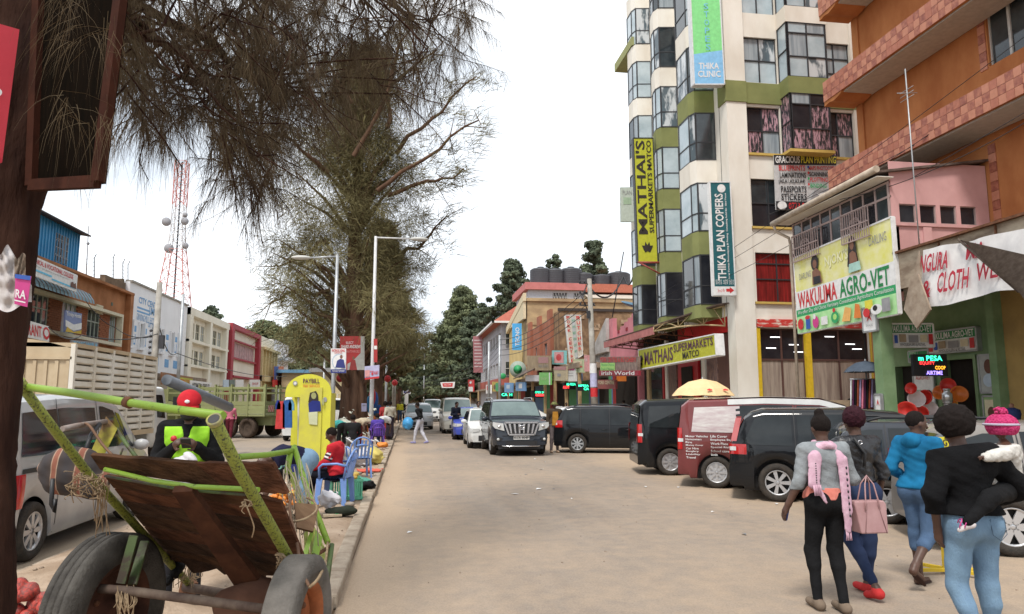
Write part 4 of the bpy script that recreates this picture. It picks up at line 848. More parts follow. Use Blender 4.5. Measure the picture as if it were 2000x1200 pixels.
for k in range(3): f.box(b,yl(173),yl(186),zl(180,610)+k*.22,zl(180,610)+k*.22+.04,.06,.09)
b.build('vent_grille',CFR,t)
for px,py in ((160,572),(205,590),(165,604),(207,620)): b=MB(); yy=yl(px); z=zl(px,py); f.box(b,yy-.12,yy+.12,z-.1,z+.1,0,.03); b.build('air_vent',mat('grey_green_vent',(.15,.16,.12)),t)
b=MB(); b.box(XL-.3,XL-3.5,Yb1-.4,Yb1-.1,8.7,9.6); b.box(XL-.2,XL-.5,yl(195),Yb1-.1,8.69,9.35); b.build('end_parapet',mat('stained_render',(.22,.16,.11),.95,col2=(.13,.1,.07),scale=2),t)
b=MB()   # curved sheet awning
nn=40
for i in range(nn):
    a=33+(yl(122)-33)*i/nn; a2=33+(yl(122)-33)*(i+1)/nn; o=.03*(i%2)
    pts=[(0,7.75),(.5,7.7),(.9,7.5),(1.15,7.15),(1.2,6.95)]
    for j in range(4):
        b.add([(XL+pts[j][0]+o,a,pts[j][1]),(XL+pts[j][0]+o,a2,pts[j][1]),(XL+pts[j+1][0]+o,a2,pts[j+1][1]),(XL+pts[j+1][0]+o,a,pts[j+1][1])],[(0,1,2,3)])
b.build('curved_awning',mat('blue_grey_sheet',(.16,.27,.32),.6),t)
# blue corrugated storey
BLU=mat('blue_sheet_cladding',(.04,.26,.50),.5,col2=(.03,.2,.4),scale=1)
t,f=block('blue_building','bright blue corrugated sheet storey with a grilled window','%s' and 28.5,yl(131),10.9,BLU,X=XL-.02,z0=8.72,ops=[(yl(83),yl(110),8.9,10.35)])
b=MB(); a=28.5; 
while a<yl(130): f.box(b,a,a+.07,8.72,10.9,0,.05); a+=.3
b.build('cladding_ribs',BLU,t)
f.window(t,(yl(83),yl(110),8.9,10.35),3,4,GREYP,GLASSD,rec=.02,bars=9)
b=MB(); b.slab([(XL+.5,28,10.85),(XL+.5,yl(134),10.85),(XL-8,yl(134),12),(XL-8,28,12)],.08); b.build('roof',mat('dark_sheet_roof',(.07,.06,.06),.7),t)
# white building
Y0,Y1=yl(238)+.05,yl(356)
wp=[(240,248),(262,271),(285,293),(304,310),(325,331),(341,346)]
ops=[(yl(a),yl(b_),5.35,7.0) for a,b_ in wp]
t,f=block('white_building','white shop block with narrow windows and blue painted advertising',Y0,Y1,9.5,WHT,X=XL,ops=ops)
for o in ops: f.window(t,o,1,2,WHITE,GLASSL,split=False)
for o in ops: b=MB(); f.box(b,o[0]-.15,o[1]+.15,5.2,5.35,0,.2); f.box(b,o[0]-.12,o[0],5.35,7.1,0,.12); f.box(b,o[1],o[1]+.12,5.35,7.1,0,.12); b.build('window_surround',WHT,t)
b=MB(); f.box(b,Y0,Y1,9.5,9.62,-.3,.12); b.build('coping',CONC,t)
PB=mat('faded_blue_paint',(.22,.42,.68),.7)
def wtext(s,pa,pb,pya,pyb,m,t,T='T'):
    y0,y1=yl(pa),yl(pb); pm=(pa+pb)/2; z1,z0=zl(pm,pya),zl(pm,pyb)
    items_on([Vector((XL,y0,z1)),Vector((XL,y1,z1)),Vector((XL,y1,z0)),Vector((XL,y0,z0))],[(T,s,0,0,1,1,m)],t)
wtext('CITY CENTRE',258,300,582,595,PB,t); wtext('LIMITED',280,302,600,614,PB,t); wtext('GRINDING MILLS  ELECTRICALS',256,300,615,628,PB,t,'t'); wtext('DISTRIBUTORS',280,304,630,640,PB,t,'t')
b=MB()
for pa,pb,z in((256,282,7.95),(256,282,7.7)): f.box(b,yl(pa),yl(pb),z,z+.12,0,.01)
for pa in(252,273,297,317,334):
    f.box(b,yl(pa),yl(pa+5),6.35,6.75,0,.012); f.box(b,yl(pa+1),yl(pa+1.6),5.6,6.2,0,.012); f.box(b,yl(pa+4),yl(pa+4.6),5.6,6.2,0,.012); f.box(b,yl(pa+1),yl(pa+4.6),5.5,5.62,0,.012)
    if pa>290: f.box(b,yl(pa),yl(pa+8),4.3,4.9,0,.013)
b.build('painted_advert',PB,t)
b=MB(); f.box(b,Y0,Y1,3.3,3.6,-.1,1.8); b.build('canopy_slab',VER,t)
# cream three storey building
Y0,Y1=yl(357),yl(437); gy=[yl(x) for x in(369,399,404,432)]
ops=[]
for a,b_ in((gy[0],gy[1]),(gy[2],gy[3])):
    for (z0,z1) in((7.05,8.9-.5),(4.9,6.1)):
        for k in range(3):
            w_=(b_-a)/3; ops.append((a+w_*k+.2,a+w_*(k+1)-.2,z0,z1))
t,f=block('cream_building','cream three storey block with recessed bays of paired windows',Y0,Y1,9.45,CRM,X=XL-.25,ops=ops)
for i,o in enumerate(ops): f.window(t,o,2,2,CFR,[GLASSL,GLASS,GLASSL][i%3],split=False,rec=.1)
b=MB()
for (z0,z1) in((8.85,9.47),(6.65,6.85),(4.6,4.75)): f.box(b,Y0,Y1,z0,z1,0,.5)
for a in (Y0,gy[1],gy[3]): f.box(b,a,a+(.9 if a==Y0 else .65),3.3,9.46,0,.49)
b.build('frame_ribs',CRM,t)
# maroon framed building
Y0,Y1=yl(437.5),yl(497); MAR=mat('maroon_gloss',(.36,.03,.045),.6)
ops=[(Y0+1.6,Y1-1.4,6.3,7.9)]
t,f=block('maroon_framed_building','cream building framed in maroon with a wide pink louvred window',Y0,Y1,9.2,CRM,X=XL,ops=ops)
f.window(t,ops[0],10,1,mat('pinkish_white_frame',(.6,.42,.42),.7),mat('pink_louvre',(.55,.33,.33),.6,col2=(.3,.2,.2),scale=2),rec=.1,w=.12,split=False)
b=MB(); f.box(b,Y0,Y0+1.0,.1,9.6,0,.5); f.box(b,Y1-1.0,Y1,.1,9.6,0,.5); f.box(b,Y0+1,Y1-1,9.1,9.6,-.2,.48); f.box(b,Y0+1.0,Y1-1.0,7.95,8.1,0,.3); f.box(b,Y0+1.0,Y1-1,6.1,6.28,0,.3); f.box(b,Y0+1.0,Y1-1,4.2,4.4,0,.6); b.build('maroon_frame',MAR,t)
t,f=block('yellow_building','yellow painted block with deep vertical fins',yl(497.5),yl(530),8.1,mat('yellow_wall',(.62,.47,.2),.8),X=XL,ops=[])
b=MB()
for i in range(6): a=yl(498)+i*1.9; f.box(b,a,a+.35,3.5,8,0,.7)
f.box(b,yl(498),yl(530),8.0,8.3,-.2,1.0); f.box(b,yl(498),yl(530),4.2,4.9,-.2,1.0); b.build('fins',mat('pale_yellow_fin',(.66,.54,.3),.8),t)
b=MB(); f.box(b,yl(497.5),yl(528),8.3,9.7,-.3,.2); b.build('parapet_sign_wall',CRM,t)
t,f=block('far_white_building','white end block with high blank parapet and a blue and orange banner',yl(530.5),yl(560),10.1,WHT,X=XL,ops=[])
b=MB(); f.box(b,yl(531),yl(559),7.5,8.0,0,1.2); b.build('ledge',WHT,t)
sign('banner','tall blue and orange split banner on the far white building',pxq(dict(X=-16.6),(535,716),(554,716),(554,757),(535,757)),mat('orange_banner',(.72,.17,.05),.6),[('r',0,0,.45,1,mat('navy_banner',(.05,.09,.3),.6)),('e',.2,.42,.6,.68,WHITE)],th=.05,cat='banner')
def ls(label,tl,tr,br,bl,m,items,X=-17.6,th=.08,name='shop_sign',frame=None): return sign(name,label,pxq(dict(X=X),tl,tr,br,bl),m,items,th=th,frame=frame)
LB2=mat('cyan_stripe',(.2,.6,.85))
ls('white technical college banner with red heading along the blue storey',(52,494),(152,538),(149,571),(55,534),WHITE,[('T','TECHNICAL & VOCATIONAL COLLEGE',.03,.1,.9,.36,REDP),('t','Certificate and diploma courses offered here',.08,.42,.8,.54,GREYP),('r',.0,.64,.45,.74,LB2),('r',.45,.78,.95,.87,LB2),('p',[(.84,.85),(.86,.55),(.9,.5),(.92,.6),(.96,.5),(.98,.85)],BROWNP)],X=-16.6,name='banner')
ls('white restaurant board with red letters and an ice cream cup',(20,616),(96,638),(96,668),(20,652),WHITE,[('T','RESTAURANT',-.55+.5,.15,.78,.85,REDP),('e',.82,.1,1,.9,REDP),('e',.85,.25,.97,.7,WHITE)],X=-16.2)
ls('blue and gold hostel board above the window band',(128,606),(160,613),(158,653),(127,648),mat('slate_blue_print',(.2,.25,.45),.6),[('T','Trinity Hostel',.06,.05,.94,.3,WHITE),('p',[(0,.45),(.5,.6),(1,.45),(1,.75),(.5,.9),(0,.75)],WHITE),('p',[(.1,.75),(.5,.95),(1,.8),(1,1),(0,1)],mat('gold_print',(.6,.42,.08)))],X=-17.0)
ls('grey hair and beauty college board under the window band',(140,664),(192,669),(192,689),(140,683),GREYP,[('T','TONIC HAIR &',.05,.12,.95,.45,LBLUE),('T','BEAUTY COLLEGE',.05,.55,.95,.88,LBLUE)],X=-16.9)
ls('magenta electronics shop board below the white block',(226,684),(291,697),(291,713),(226,702),PINKP,[('T','INNOVATION ELECTRICALS',.2,.25,.92,.8,WHITE),('r',.0,0,.06,1,LBLUE)],X=-16)
ls('brown fascia board with yellow green panel beyond the concrete pole',(316,727),(377,737),(377,756),(316,751),mat('brown_fascia',(.28,.13,.06),.6),[('T','COUNTRYWIDE',.05,.3,.45,.7,CREAMP),('r',.48,.2,.98,.8,mat('yellow_green_print',(.5,.5,.1))),('T','ATTRACTIONS',.52,.35,.94,.65,REDP)],X=-15.8)
ls('white cloth banner with black lettering above the lorry',(373,743),(414,748),(410,766),(373,764),WHITE,[('T','AUTOMATIC & OTHER LTD',.05,.2,.9,.7,BLACK)],X=-15.5,name='banner')
for i,(a,b_,m_) in enumerate(((437,447,mat('pale_blue_print',(.5,.6,.7))),(449,459,mat('grey_green_door',(.18,.22,.2))),(461,476,WHITE),(488,508,WHITE),(533,543,REDP))):
    ls('%s shop board low on the far left shops'%['pale blue','grey green','blank white','lettered white','small red'][i],(a,742),(b_,742),(b_,760),(a,760),m_,[('t','SHOP',.2,.3,.8,.6,REDP)] if i==3 else [],X=-16.5)
# communications tower
RW=mat('hazed_red_mast_paint',(.6,.22,.18),.6); WW=mat('white_mast_paint',(.66,.64,.64),.6)  # red is paled, distance fade put into the paint colour
t=thing('communications_tower','tall red and white lattice communications mast behind the left shops','mast',(-40.5,130,0))
def trt(z): # half width
    return .75+max(0,(31-z))*.085 if z<31 else .75
zs=[14+i*2.0 for i in range(16)]
for s_ in range(len(zs)-1):
    b=MB(); z0,z1=zs[s_],zs[s_+1]; w0,w1=trt(z0)*1.25,trt(z1)*1.25
    for sx,sy in((-1,-1),(1,-1),(1,1),(-1,1)): b.tube([(-40.5+sx*w0,130+sy*w0,z0),(-40.5+sx*w1,130+sy*w1,z1)],.09,4,cap=False)
    for (ax,ay),(bx,by) in (((-1,-1),(1,-1)),((1,-1),(1,1)),((1,1),(-1,1)),((-1,1),(-1,-1))):
        b.tube([(-40.5+ax*w0,130+ay*w0,z0),(-40.5+bx*w1,130+by*w1,z1)],.05,3,cap=False); b.tube([(-40.5+bx*w0,130+by*w0,z0),(-40.5+ax*w1,130+ay*w1,z1)],.05,3,cap=False); b.tube([(-40.5+ax*w1,130+ay*w1,z1),(-40.5+bx*w1,130+by*w1,z1)],.05,3,cap=False)
    b.build('lattice_section',RW if (z0<29 and z0>=0) and z0<28 or z0>35 else WW,t)
b=MB(); b.tube([(-40.5,130,14),(-40.5,130,44)],.14,5); b.build('cable_run',DKMETAL,t)
for (px,py,r) in((325,433,.75),(361,432,.65),(330,485,.8),(362,480,.55),(362,420,.4)):
    p=W(px,py,Y=129); b=MB(); b.lathe([(0,.3),(r*.9,.3),(r,0),(r,-.4),(0,-.4)],14,Matrix.Translation(p)@Euler((R(90),0,R(20))).to_matrix().to_4x4()); b.build('dish_antenna',mat('pale_grey_dish',(.34,.34,.36),.7),t)
# rooftop razor wire posts on the left
t=thing('security_fence','barbed wire strung between bent posts on the left rooftops','fence',W(165,540,X=-18.5)); 
P=[(150,522,515,493),(168,540,0,0)]
po=[(149,570,500,-18.4),(184,545,497,-18.4),(221,545,496,-18.4),(240,548,506,-18.4),(250,556,510,-18.4)]
b=MB(); tops=[]
for px,pb,pt,X in po:
    a=W(px,pb,X=X); c_=W(px,pt+8,X=X); d_=W(px+4,pt,X=X); b.tube([a,c_,d_],.03,4); tops.append((a,c_))
b.build('posts',DKMETAL,t,kind='stuff'); b=MB()
for k in range(6):
    for i in range(len(tops)-1):
        p=tops[i][0].lerp(tops[i][1],k/5+.02); q=tops[i+1][0].lerp(tops[i+1][1],k/5+.02); b.tube([p,(p+q)/2+Vector((0,0,-.05)),q],.009,3,cap=False)
b.build('wires',DKMETAL,t,kind='stuff')
t=thing('roof_aerial','thin tall aerial on the brown building roof','aerial',W(170,540,X=-19)); b=MB(); b.tube([W(168,545,X=-19),W(173,442,X=-19)],.03,4); b.ball(W(172,476,X=-19),.1,6); b.build('mast',GREYP,t)
# low buildings beyond, in the middle distance
def farblock(name,label,x0,x1,y0,y1,z1,m,roof=None,wins=0,nz=2):
    t=thing(name,label,'building',((x0+x1)/2,y0,0)); b=MB(); b.box(x0,x1,y0,y1,-.02,z1); b.build('wall',m,t)
    if roof: b=MB(); b.box(x0-.6,x1+.6,y0-.6,y1,z1,z1+.4); b.build('roof',roof,t)
    f=Fac('y',y0,-1)
    for i in range(wins):
        for k in range(nz):
            a=x0+(x1-x0)*(i+.25)/wins; f.window(t,(a,a+(x1-x0)*.5/wins,1.2+3.2*k,2.5+3.2*k),2,1,WHITE,GLASSD,d=.12,split=False)
TAN=mat('far_tan_wall',(.5,.4,.24),.85)
p0=W(803,760,Y=190).x; p1=W(850,760,Y=190).x
farblock('far_building','tan building with a flat eave closing the end of the street',p0,p1,190,210,5.6,TAN,mat('pale_roof_edge',(.6,.52,.38)),4)
p0=W(618,700,Y=72).x; p1=W(684,700,Y=72).x
farblock('far_building','cream hall with plain wall seen behind the yellow kiosk',p0,p1+1,72,80,4.6,mat('far_cream_wall',(.62,.52,.32),.85),mat('grey_sheet_roof',(.3,.3,.3)),1,1)
farblock('far_building','low building with light blue roof beyond the yellow kiosk',-16,-11,95,104,5.4,TAN,mat('blue_roof',(.15,.3,.45)),0)
# ================================================================ trees
BARK=mat('casuarina_bark',(.06,.028,.018),.95,col2=(.018,.008,.006),scale=5,bump=2.5,bscale=9,stretch=(1,1,.25))
BARK2=mat('brown_bark',(.17,.10,.065),.95,col2=(.085,.05,.035),scale=4,bump=2,bscale=10,stretch=(1,1,.25))
NEED=mat('casuarina_needles',(.12,.088,.05),.8,col2=(.05,.034,.022),scale=1.8)
NEED2=mat('olive_needles',(.205,.18,.085),.85,col2=(.105,.09,.043),scale=.5,lo=.4,hi=.62)
LEAF1=mat('hazed_green_leaves',(.17,.19,.10),.8,col2=(.09,.105,.06),scale=.35,lo=.4,hi=.6)  # leaf green lightened: distance haze is put into the colour
LEAF2=mat('hazed_dark_green_leaves',(.12,.145,.09),.8,col2=(.06,.075,.05),scale=.4,lo=.4,hi=.6)  # darker leaf green, also paled to stand for haze
def strands(C, D, Ln, w, droop, seed, segs=3, m=NEED, name='needles', parent=None):
    """C origins (N,3), D initial directions, Ln lengths, w width: thin curved strands"""
    rs=np.random.RandomState(seed); N=len(C); side=np.cross(D,rs.randn(N,3)); side/=np.linalg.norm(side,axis=1,keepdims=True)+1e-9
    P=[]; p=C.copy(); d=D.copy()
    for s in range(segs+1):
        ww=(w*(1-.75*s/segs))[:,None]; P.append(np.stack([p-side*ww,p+side*ww],1))
        d=d+np.array([0,0,-droop/segs])+rs.randn(N,3)*.03; d/=np.linalg.norm(d,axis=1,keepdims=True); p=p+d*(Ln/segs)[:,None]
    V=np.stack(P,1).reshape(N,(segs+1)*2,3); base=(np.arange(N)*(segs+1)*2)[:,None]
    Fq=np.concatenate([base+np.array([[2*s,2*s+1,2*s+3,2*s+2]]) for s in range(segs)],0)
    o=np_mesh(name,V.reshape(-1,3),Fq,m,parent); o['kind']='stuff'; return o
def rnoise_path(a,b,n,amp,rs):
    a=np.array(a,float); b=np.array(b,float); t=np.linspace(0,1,n)[:,None]; p=a*(1-t)+b*t
    off=np.cumsum(rs.randn(n,3)*amp,0); off-=t*off[-1]; return p+off
# --- the near casuarina on the median
t=thing('casuarina_tree','near casuarina tree with dark trunk and drooping needles filling the upper left','tree',(-2.7,2.9,.1))
tr=[(W(-62,1300,Y=3.0),.14),(W(-44,1100,Y=3.0),.115),(W(-30,900,Y=3.05),.10),(W(-16,650,Y=3.1),.12),(W(0,400,Y=3.15),.14),(W(45,150,Y=3.2),.20),(W(80,-80,Y=3.3),.27),(W(110,-400,Y=3.4),.25)]
pts=[p for p,_ in tr]; 
def dens(pts,rr,k):
    P=[];Rr=[]
    for i in range(len(pts)-1):
        for j in range(k): P.append(pts[i].lerp(pts[i+1],j/k)); Rr.append(rr[i]+(rr[i+1]-rr[i])*j/k)
    return P+[pts[-1]],Rr+[rr[-1]]
P,Rr=dens(pts,[r for _,r in tr],14)
b=MB(); b.tube(P,Rr,28)
rnd=random.Random(2); nv=[]
for i,v in enumerate(b.v):
    c=P[min(i//28,len(P)-1)]; q=Vector(v)-c; k=i%28; g=1+.05*math.sin(k*2.2+i//28*.15)+.05*math.sin(k*5.1+.3*math.sin(i//28*.4))+rnd.uniform(-.025,.025); nv.append(tuple(c+q*g))
b.v=nv; b.build('trunk',BARK,t)
rs=np.random.RandomState(5); br=MB(); ORG=[];DIR=[];TW=[]
def V3(p): return np.array([p.x,p.y,p.z])
mains=[((60,-120,3.3),(330,-60,5.0)),((90,-150,3.4),(520,-120,6.0)),((100,-200,3.5),(700,-130,7.5)),((100,-200,3.6),(880,-60,9.5)),((110,-100,3.4),(300,120,5.5)),((120,-100,3.6),(420,180,6.5)),((130,-150,3.8),(560,190,8)),((200,-150,4.5),(840,40,10))]
ends=[]
for (a,c) in mains:
    A=V3(W(a[0],a[1],Y=a[2])); B=V3(W(c[0],c[1],Y=c[2])); p=rnoise_path(A,B,12,.06,rs); br.tube([Vector(q) for q in p],[.045-.034*i/11 for i in range(12)],6)
    for i in range(3,12): ends.append(p[i])
# twigs: hanging sprays placed through the part of the crown that overhangs the street
env=[(75,330),(120,380),(160,360),(205,385),(250,330),(300,330),(350,300),(400,330),(430,420),(480,470),(525,440),(560,330),(600,300),(650,300),(700,200),(740,250),(800,300),(850,260),(890,200),(930,90),(960,20)]
def envy(px):
    for (a,ya),(c,yc) in zip(env,env[1:]):
        if a<=px<=c: return ya+(yc-ya)*(px-a)/(c-a)
    return 0
tw=MB(); sprC=[];sprD=[];sprL=[];sprW=[]
for i in range(1650):
    px=rs.uniform(190,930) if i>16 else rs.uniform(60,190)
    if (px>600 and rs.rand()<.5) or (px<420 and rs.rand()<.5): continue
    e=envy(px); e=e-35; py=-160+(e+160)*rs.rand()**(.75 if px<620 else 1.0)
    if px<250 and i>16 and py>240: py-=200
    Y=(3.2+ (px/1000)*6.5)*rs.uniform(.8,1.3)
    o=V3(W(px,py-40,Y=Y)); d=np.array([rs.uniform(-.7,1.0),rs.uniform(-.6,.6),rs.uniform(-.7,.15)]); d/=np.linalg.norm(d); ln=rs.uniform(.25,.7)*Y/6
    p=rnoise_path(o-d*ln*.3+np.array([0,0,.1]),o+d*ln*.7+np.array([0,0,-.12*ln]),5,.015,rs)
    if rs.rand()<.55: tw.tube([Vector(q) for q in p],[.006,.0055,.005,.004,.003],4,cap=False)
    if rs.rand()<.22:
        k=ends[rs.randint(len(ends))]; kk=min(ends,key=lambda q:np.linalg.norm(q-o)+rs.rand()*.6)
        if np.linalg.norm(kk-o)<1.6: tw.tube([Vector(q) for q in rnoise_path(kk,p[0],6,.03,rs)],[.014,.012,.01,.009,.008,.006],5,cap=False)
    n=rs.randint(38,70)
    tt=rs.rand(n); ii=(tt*4).astype(int); fr=(tt*4-ii)[:,None]; cc=p[ii]*(1-fr)+p[np.minimum(ii+1,4)]*fr
    dd=d*.75+rs.randn(n,3)*.38+np.array([0,0,-.45]); dd/=np.linalg.norm(dd,axis=1,keepdims=True)
    sprC.append(cc);sprD.append(dd);sprL.append(rs.uniform(.14,.36,n)*(.55+Y/12));sprW.append(np.full(n,.0009+.00015*Y))
for i in range(6):
    o=V3(W(rs.uniform(40,225),rs.uniform(-90,270),Y=rs.uniform(2.3,2.6))); n=34; d=np.array([rs.uniform(-.6,.2),0,-.5]); dd=d+rs.randn(n,3)*.35; dd/=np.linalg.norm(dd,axis=1,keepdims=True)
    sprC.append(np.repeat(o[None],n,0)+rs.randn(n,3)*.03); sprD.append(dd); sprL.append(rs.uniform(.12,.3,n)); sprW.append(np.full(n,.0008))
br.build('branches',BARK,t,kind='stuff'); tw.build('twigs',BARK,t,kind='stuff')
strands(np.concatenate(sprC),np.concatenate(sprD),np.concatenate(sprL),np.concatenate(sprW),1.5,3,segs=4,parent=None,m=NEED,name='crown').parent=t
for o in t.children:
    if o.name.startswith('crown'): o.location=-Vector(OFF[t.name])
# --- generic trees
def tree(label,base,h,cw,clumps,m,bm,seed,leaf=.3,trunk=.3,kind='leaf',group=None,name='tree',density=1.0,top_pow=1.0,lean=(0,0),low=.25):
    """trunk, limbs and a crown of many small leaf pieces in uneven clumps"""
    rs=np.random.RandomState(seed); B=np.array(base,float); t=thing(name,label,'tree',tuple(base),group=group); OFF[t.name]=Vector((0,0,0))
    tk=MB(); tp=[Vector((lean[0]*q+.15*math.sin(q*5+seed)*min(1,cw/4),lean[1]*q,h*.93*q)) for q in [i/12 for i in range(13)]]
    tk.tube(tp,[trunk*(1.25 if i==0 else 1)*(1-.85*(i/12)) for i in range(13)],10); tk.build('trunk',bm,t)
    C=[];D=[];Ls=[]; lm=MB()
    for i in range(clumps):
        q=low+(1-low)*rs.rand()**.9; a=rs.rand()*6.283; r=cw*(.07+.93*(1-((q-low)/(1-low))**(1.0 if top_pow<1 else 1.6))**.8)*(.35+.65*rs.rand())*(1+.4*math.sin(a*2+q*9+seed))
        if kind=='cone': r=cw*(1-(q-low)/(1-low))**.7*(.3+.7*rs.rand())+.15
        ax=tp[min(12,int(q*12))]; c=np.array([ax.x+r*math.cos(a),ax.y+r*math.sin(a),h*q]); s0=(cw*(.16 if kind=='needle' else .12)+.22)*rs.uniform(.6,1.4)
        n=int(60*density*rs.uniform(.6,1.3)); u=rs.randn(n,3); u/=np.linalg.norm(u,axis=1,keepdims=True); rad=rs.rand(n)**.45
        C.append(c+u*(rad*s0)[:,None]*np.array([1,1,.62])); D.append(u+rs.randn(n,3)*.4); 
        if i%3==0:
            st=ax-Vector((0,0,min(.25*r+.3,h*q*.4))); lm.tube([st,(st+Vector(c))/2+Vector((0,0,.1*r)),Vector(c)],[trunk*.22,trunk*.13,.02],5,cap=False)
    lm.build('limbs',bm,t,kind='stuff')
    C=np.concatenate(C); D=np.concatenate(D); D/=np.linalg.norm(D,axis=1,keepdims=True); N=len(C)
    if kind=='needle':
        o=strands(C,D,rs.uniform(.5,1.3,N)*leaf,np.full(N,.022*leaf+.002),.45,seed,segs=2,m=m,name='crown'); o.parent=t
    else:
        a=np.cross(D,rs.randn(N,3)); a/=np.linalg.norm(a,axis=1,keepdims=True); bq=np.cross(D,a); s=(leaf*rs.uniform(.5,1.2,N))[:,None]
        V=np.stack([C-a*s*.5,C-bq*s*.3,C+a*s*.5,C+bq*s*.3],1).reshape(-1,3); Fq=np.arange(4*N).reshape(N,4); o=np_mesh('crown',V,Fq,m,t); o['kind']='stuff'
    return t
# big second casuarina on the median
t=tree('huge brown olive casuarina on the median with a red campaign poster on its trunk',(-2.75,37.5,.1),20.5,4.9,520,NEED2,BARK2,21,leaf=.42,trunk=.62,kind='needle',name='casuarina_tree',density=3.6,low=.2,top_pow=.5)
rs=np.random.RandomState(9); lm=MB(); C=[];D=[]
for (a,c,n) in (((745,370),(935,235),26),((770,300),(930,150),24),((640,330),(560,260),14),((760,380),(905,330),18),((790,500),(870,425),16),((640,560),(530,590),18),((700,180),(850,100),26),((690,300),(800,60),26),((640,480),(545,520),20),((700,200),(620,90),16),((650,640),(560,560),18),((650,650),(575,680),14),((745,240),(780,90),20)):
    Y=37+rs.uniform(-2,2); p=rnoise_path(V3(W(*a,Y=Y)),V3(W(*c,Y=Y+rs.uniform(-2,1))),8,.16,rs); lm.tube([Vector(q)-Vector((-2.75,37.5,.1)) for q in p],[.13-.013*i for i in range(8)],5,cap=False)
    for q in p[3:]:
        for k in range(5):
            e=q+rs.randn(3)*.55; nn=rs.randint(14,28); C.append(e+rs.randn(nn,3)*.22); D.append(rs.randn(nn,3)*.6+(p[-1]-p[0])/np.linalg.norm(p[-1]-p[0])+np.array([0,0,.1]))
            if k<2: lm.tube([Vector(q)-Vector((-2.75,37.5,.1)),Vector(e)-Vector((-2.75,37.5,.1))],[.03,.012],4,cap=False)
lm.build('branches',BARK2,t,kind='stuff')
C=np.concatenate(C)-np.array([-2.75,37.5,.1]); D=np.concatenate(D); D/=np.linalg.norm(D,axis=1,keepdims=True)
o=strands(C,D,np.random.RandomState(1).uniform(.3,.8,len(C)),np.full(len(C),.016),.3,4,segs=2,m=NEED2,name='loose_foliage'); o.parent=t
b=MB()
for k in range(9):
    a=k*.7; b.tube([(.95*math.cos(a),.95*math.sin(a),-.15),(.68*math.cos(a),.68*math.sin(a),.2),(.52*math.cos(a),.52*math.sin(a),1.0),(.42*math.cos(a),.42*math.sin(a),3.5)],[.1,.16,.2,.16],7)
b.build('root_flare',BARK2,t)
t=tree('second trunk of reddish median casuarina just behind the large one',(-1.9,46,.1),13,2.6,130,NEED2,BARK2,5,leaf=.6,trunk=.4,kind='needle',name='casuarina_tree',density=3,low=.3)
mids=[(-1.7,55,13.5,2.7,'green median tree beyond the street lamp'),(-.9,66,11.5,2.8,'lower bushy median tree spreading over the kerb line'),(-2.4,80,13,3.2,'dark far median tree over the parked traffic'),(-3.5,95,12,3.5,'farthest median tree before the fuel station sign')]
for i,(x,yy,h,cw,lab) in enumerate(mids): tree(lab,(x,yy,.1),h,cw,120,[NEED2,LEAF1,LEAF1,LEAF2][i],BARK2,30+i,leaf=.45,trunk=.28,group='trees along the median',density=1.5,low=.2)
# background trees
for i,(px,py_top,Y,cw,k,lab,mm) in enumerate((
 (905,565,150,8.5,260,'big mid green tree mass where the street ends',LEAF1),(875,640,165,8,200,'darker tree left of the big green mass',LEAF2),(935,610,135,6,160,'dense dark tree touching the grey block roof',LEAF2),(850,690,180,8,150,'low tree behind the end of street banner',LEAF1),(820,700,185,8,120,'rounded tree behind the tan end building',LEAF2),(780,690,170,7,120,'tree mass glimpsed behind the median trees',LEAF1),
 (1000,510,125,6.0,130,'tall dark open crowned tree above the red hipped roof',LEAF2),(1158,472,95,4.2,60,'airy tree with sparse round crown above the water tanks',LEAF2),(1084,500,110,3.0,26,'thin sparse treetop between two water tanks',LEAF2),
 (412,602,120,4.5,60,'small dark treetop above the cream building',LEAF2),(520,632,150,9,200,'broad tree behind the maroon framed building',LEAF1),(575,640,140,9,220,'leafy tree behind the far white building',LEAF1),(620,690,125,6,150,'tree behind the yellow kiosk',LEAF1),(470,650,170,8,120,'distant tree behind the yellow block',LEAF1),(690,700,150,8,150,'tree behind the poster trunk',LEAF2))):
    top=W(px,py_top,Y=Y); tree(lab,(top.x,Y,0),top.z,cw,int(k*1.5),mm,BARK2,60+i,leaf=.62,trunk=.35,group='trees beyond the rooftops',density=2.6,low=.45 if i in(6,7,8) else .15,lean=(0,0))
b=MB(); rr=random.Random(5)
def hill(u,v): 
    a=-70+150*u; x=420*math.sin(R(a)); yv=420*math.cos(R(a)); return (x,yv,-1+v*(9+2*math.sin(u*23)+1.5*math.sin(u*61)))
b.grid(hill,60,3); b.build('hills',mat('far_wooded_rise',(.07,.09,.05),.9,col2=(.045,.06,.035),scale=.05,bump=1),kind='structure')
# ================================================================ vehicles (own frame: x forward, y left, z up, origin on the ground)
TYRE=mat('tyre_rubber',(.035,.033,.03),.9,col2=(.06,.05,.042),scale=14,bump=.5,bscale=60)
RIMS=mat('alloy_rim',(.52,.52,.53),.35,.6); CHROME=mat('chrome',(.7,.7,.72),.15,.95); RUBB=mat('black_trim',(.02,.02,.022),.6)
CARGLASS=mat('car_glass',(.010,.012,.013),.04,col2=(.022,.026,.028),scale=1.5,spec=.42); CARGL2=mat('windscreen_glass',(.16,.22,.21),.05,col2=(.10,.14,.135),scale=1.2,spec=.9)
LAMPR=mat('red_lamp_lens',(.45,.012,.012),.15,coat=.6); LAMPW=mat('clear_lamp_lens',(.62,.63,.62),.1,coat=.8); AMBER=mat('amber_lens',(.6,.25,.03),.2)
PLW=mat('plate_white',(.7,.7,.68),.5); PLY=mat('plate_yellow',(.65,.5,.03),.5)
def interp(pts,x):
    if x<=pts[0][0]: return pts[0][1]
    for (a,za),(c,zc) in zip(pts,pts[1:]):
        if x<=c:
            q=(x-a)/(c-a) if c>a else 1; return za+(zc-za)*q
    return pts[-1][1]
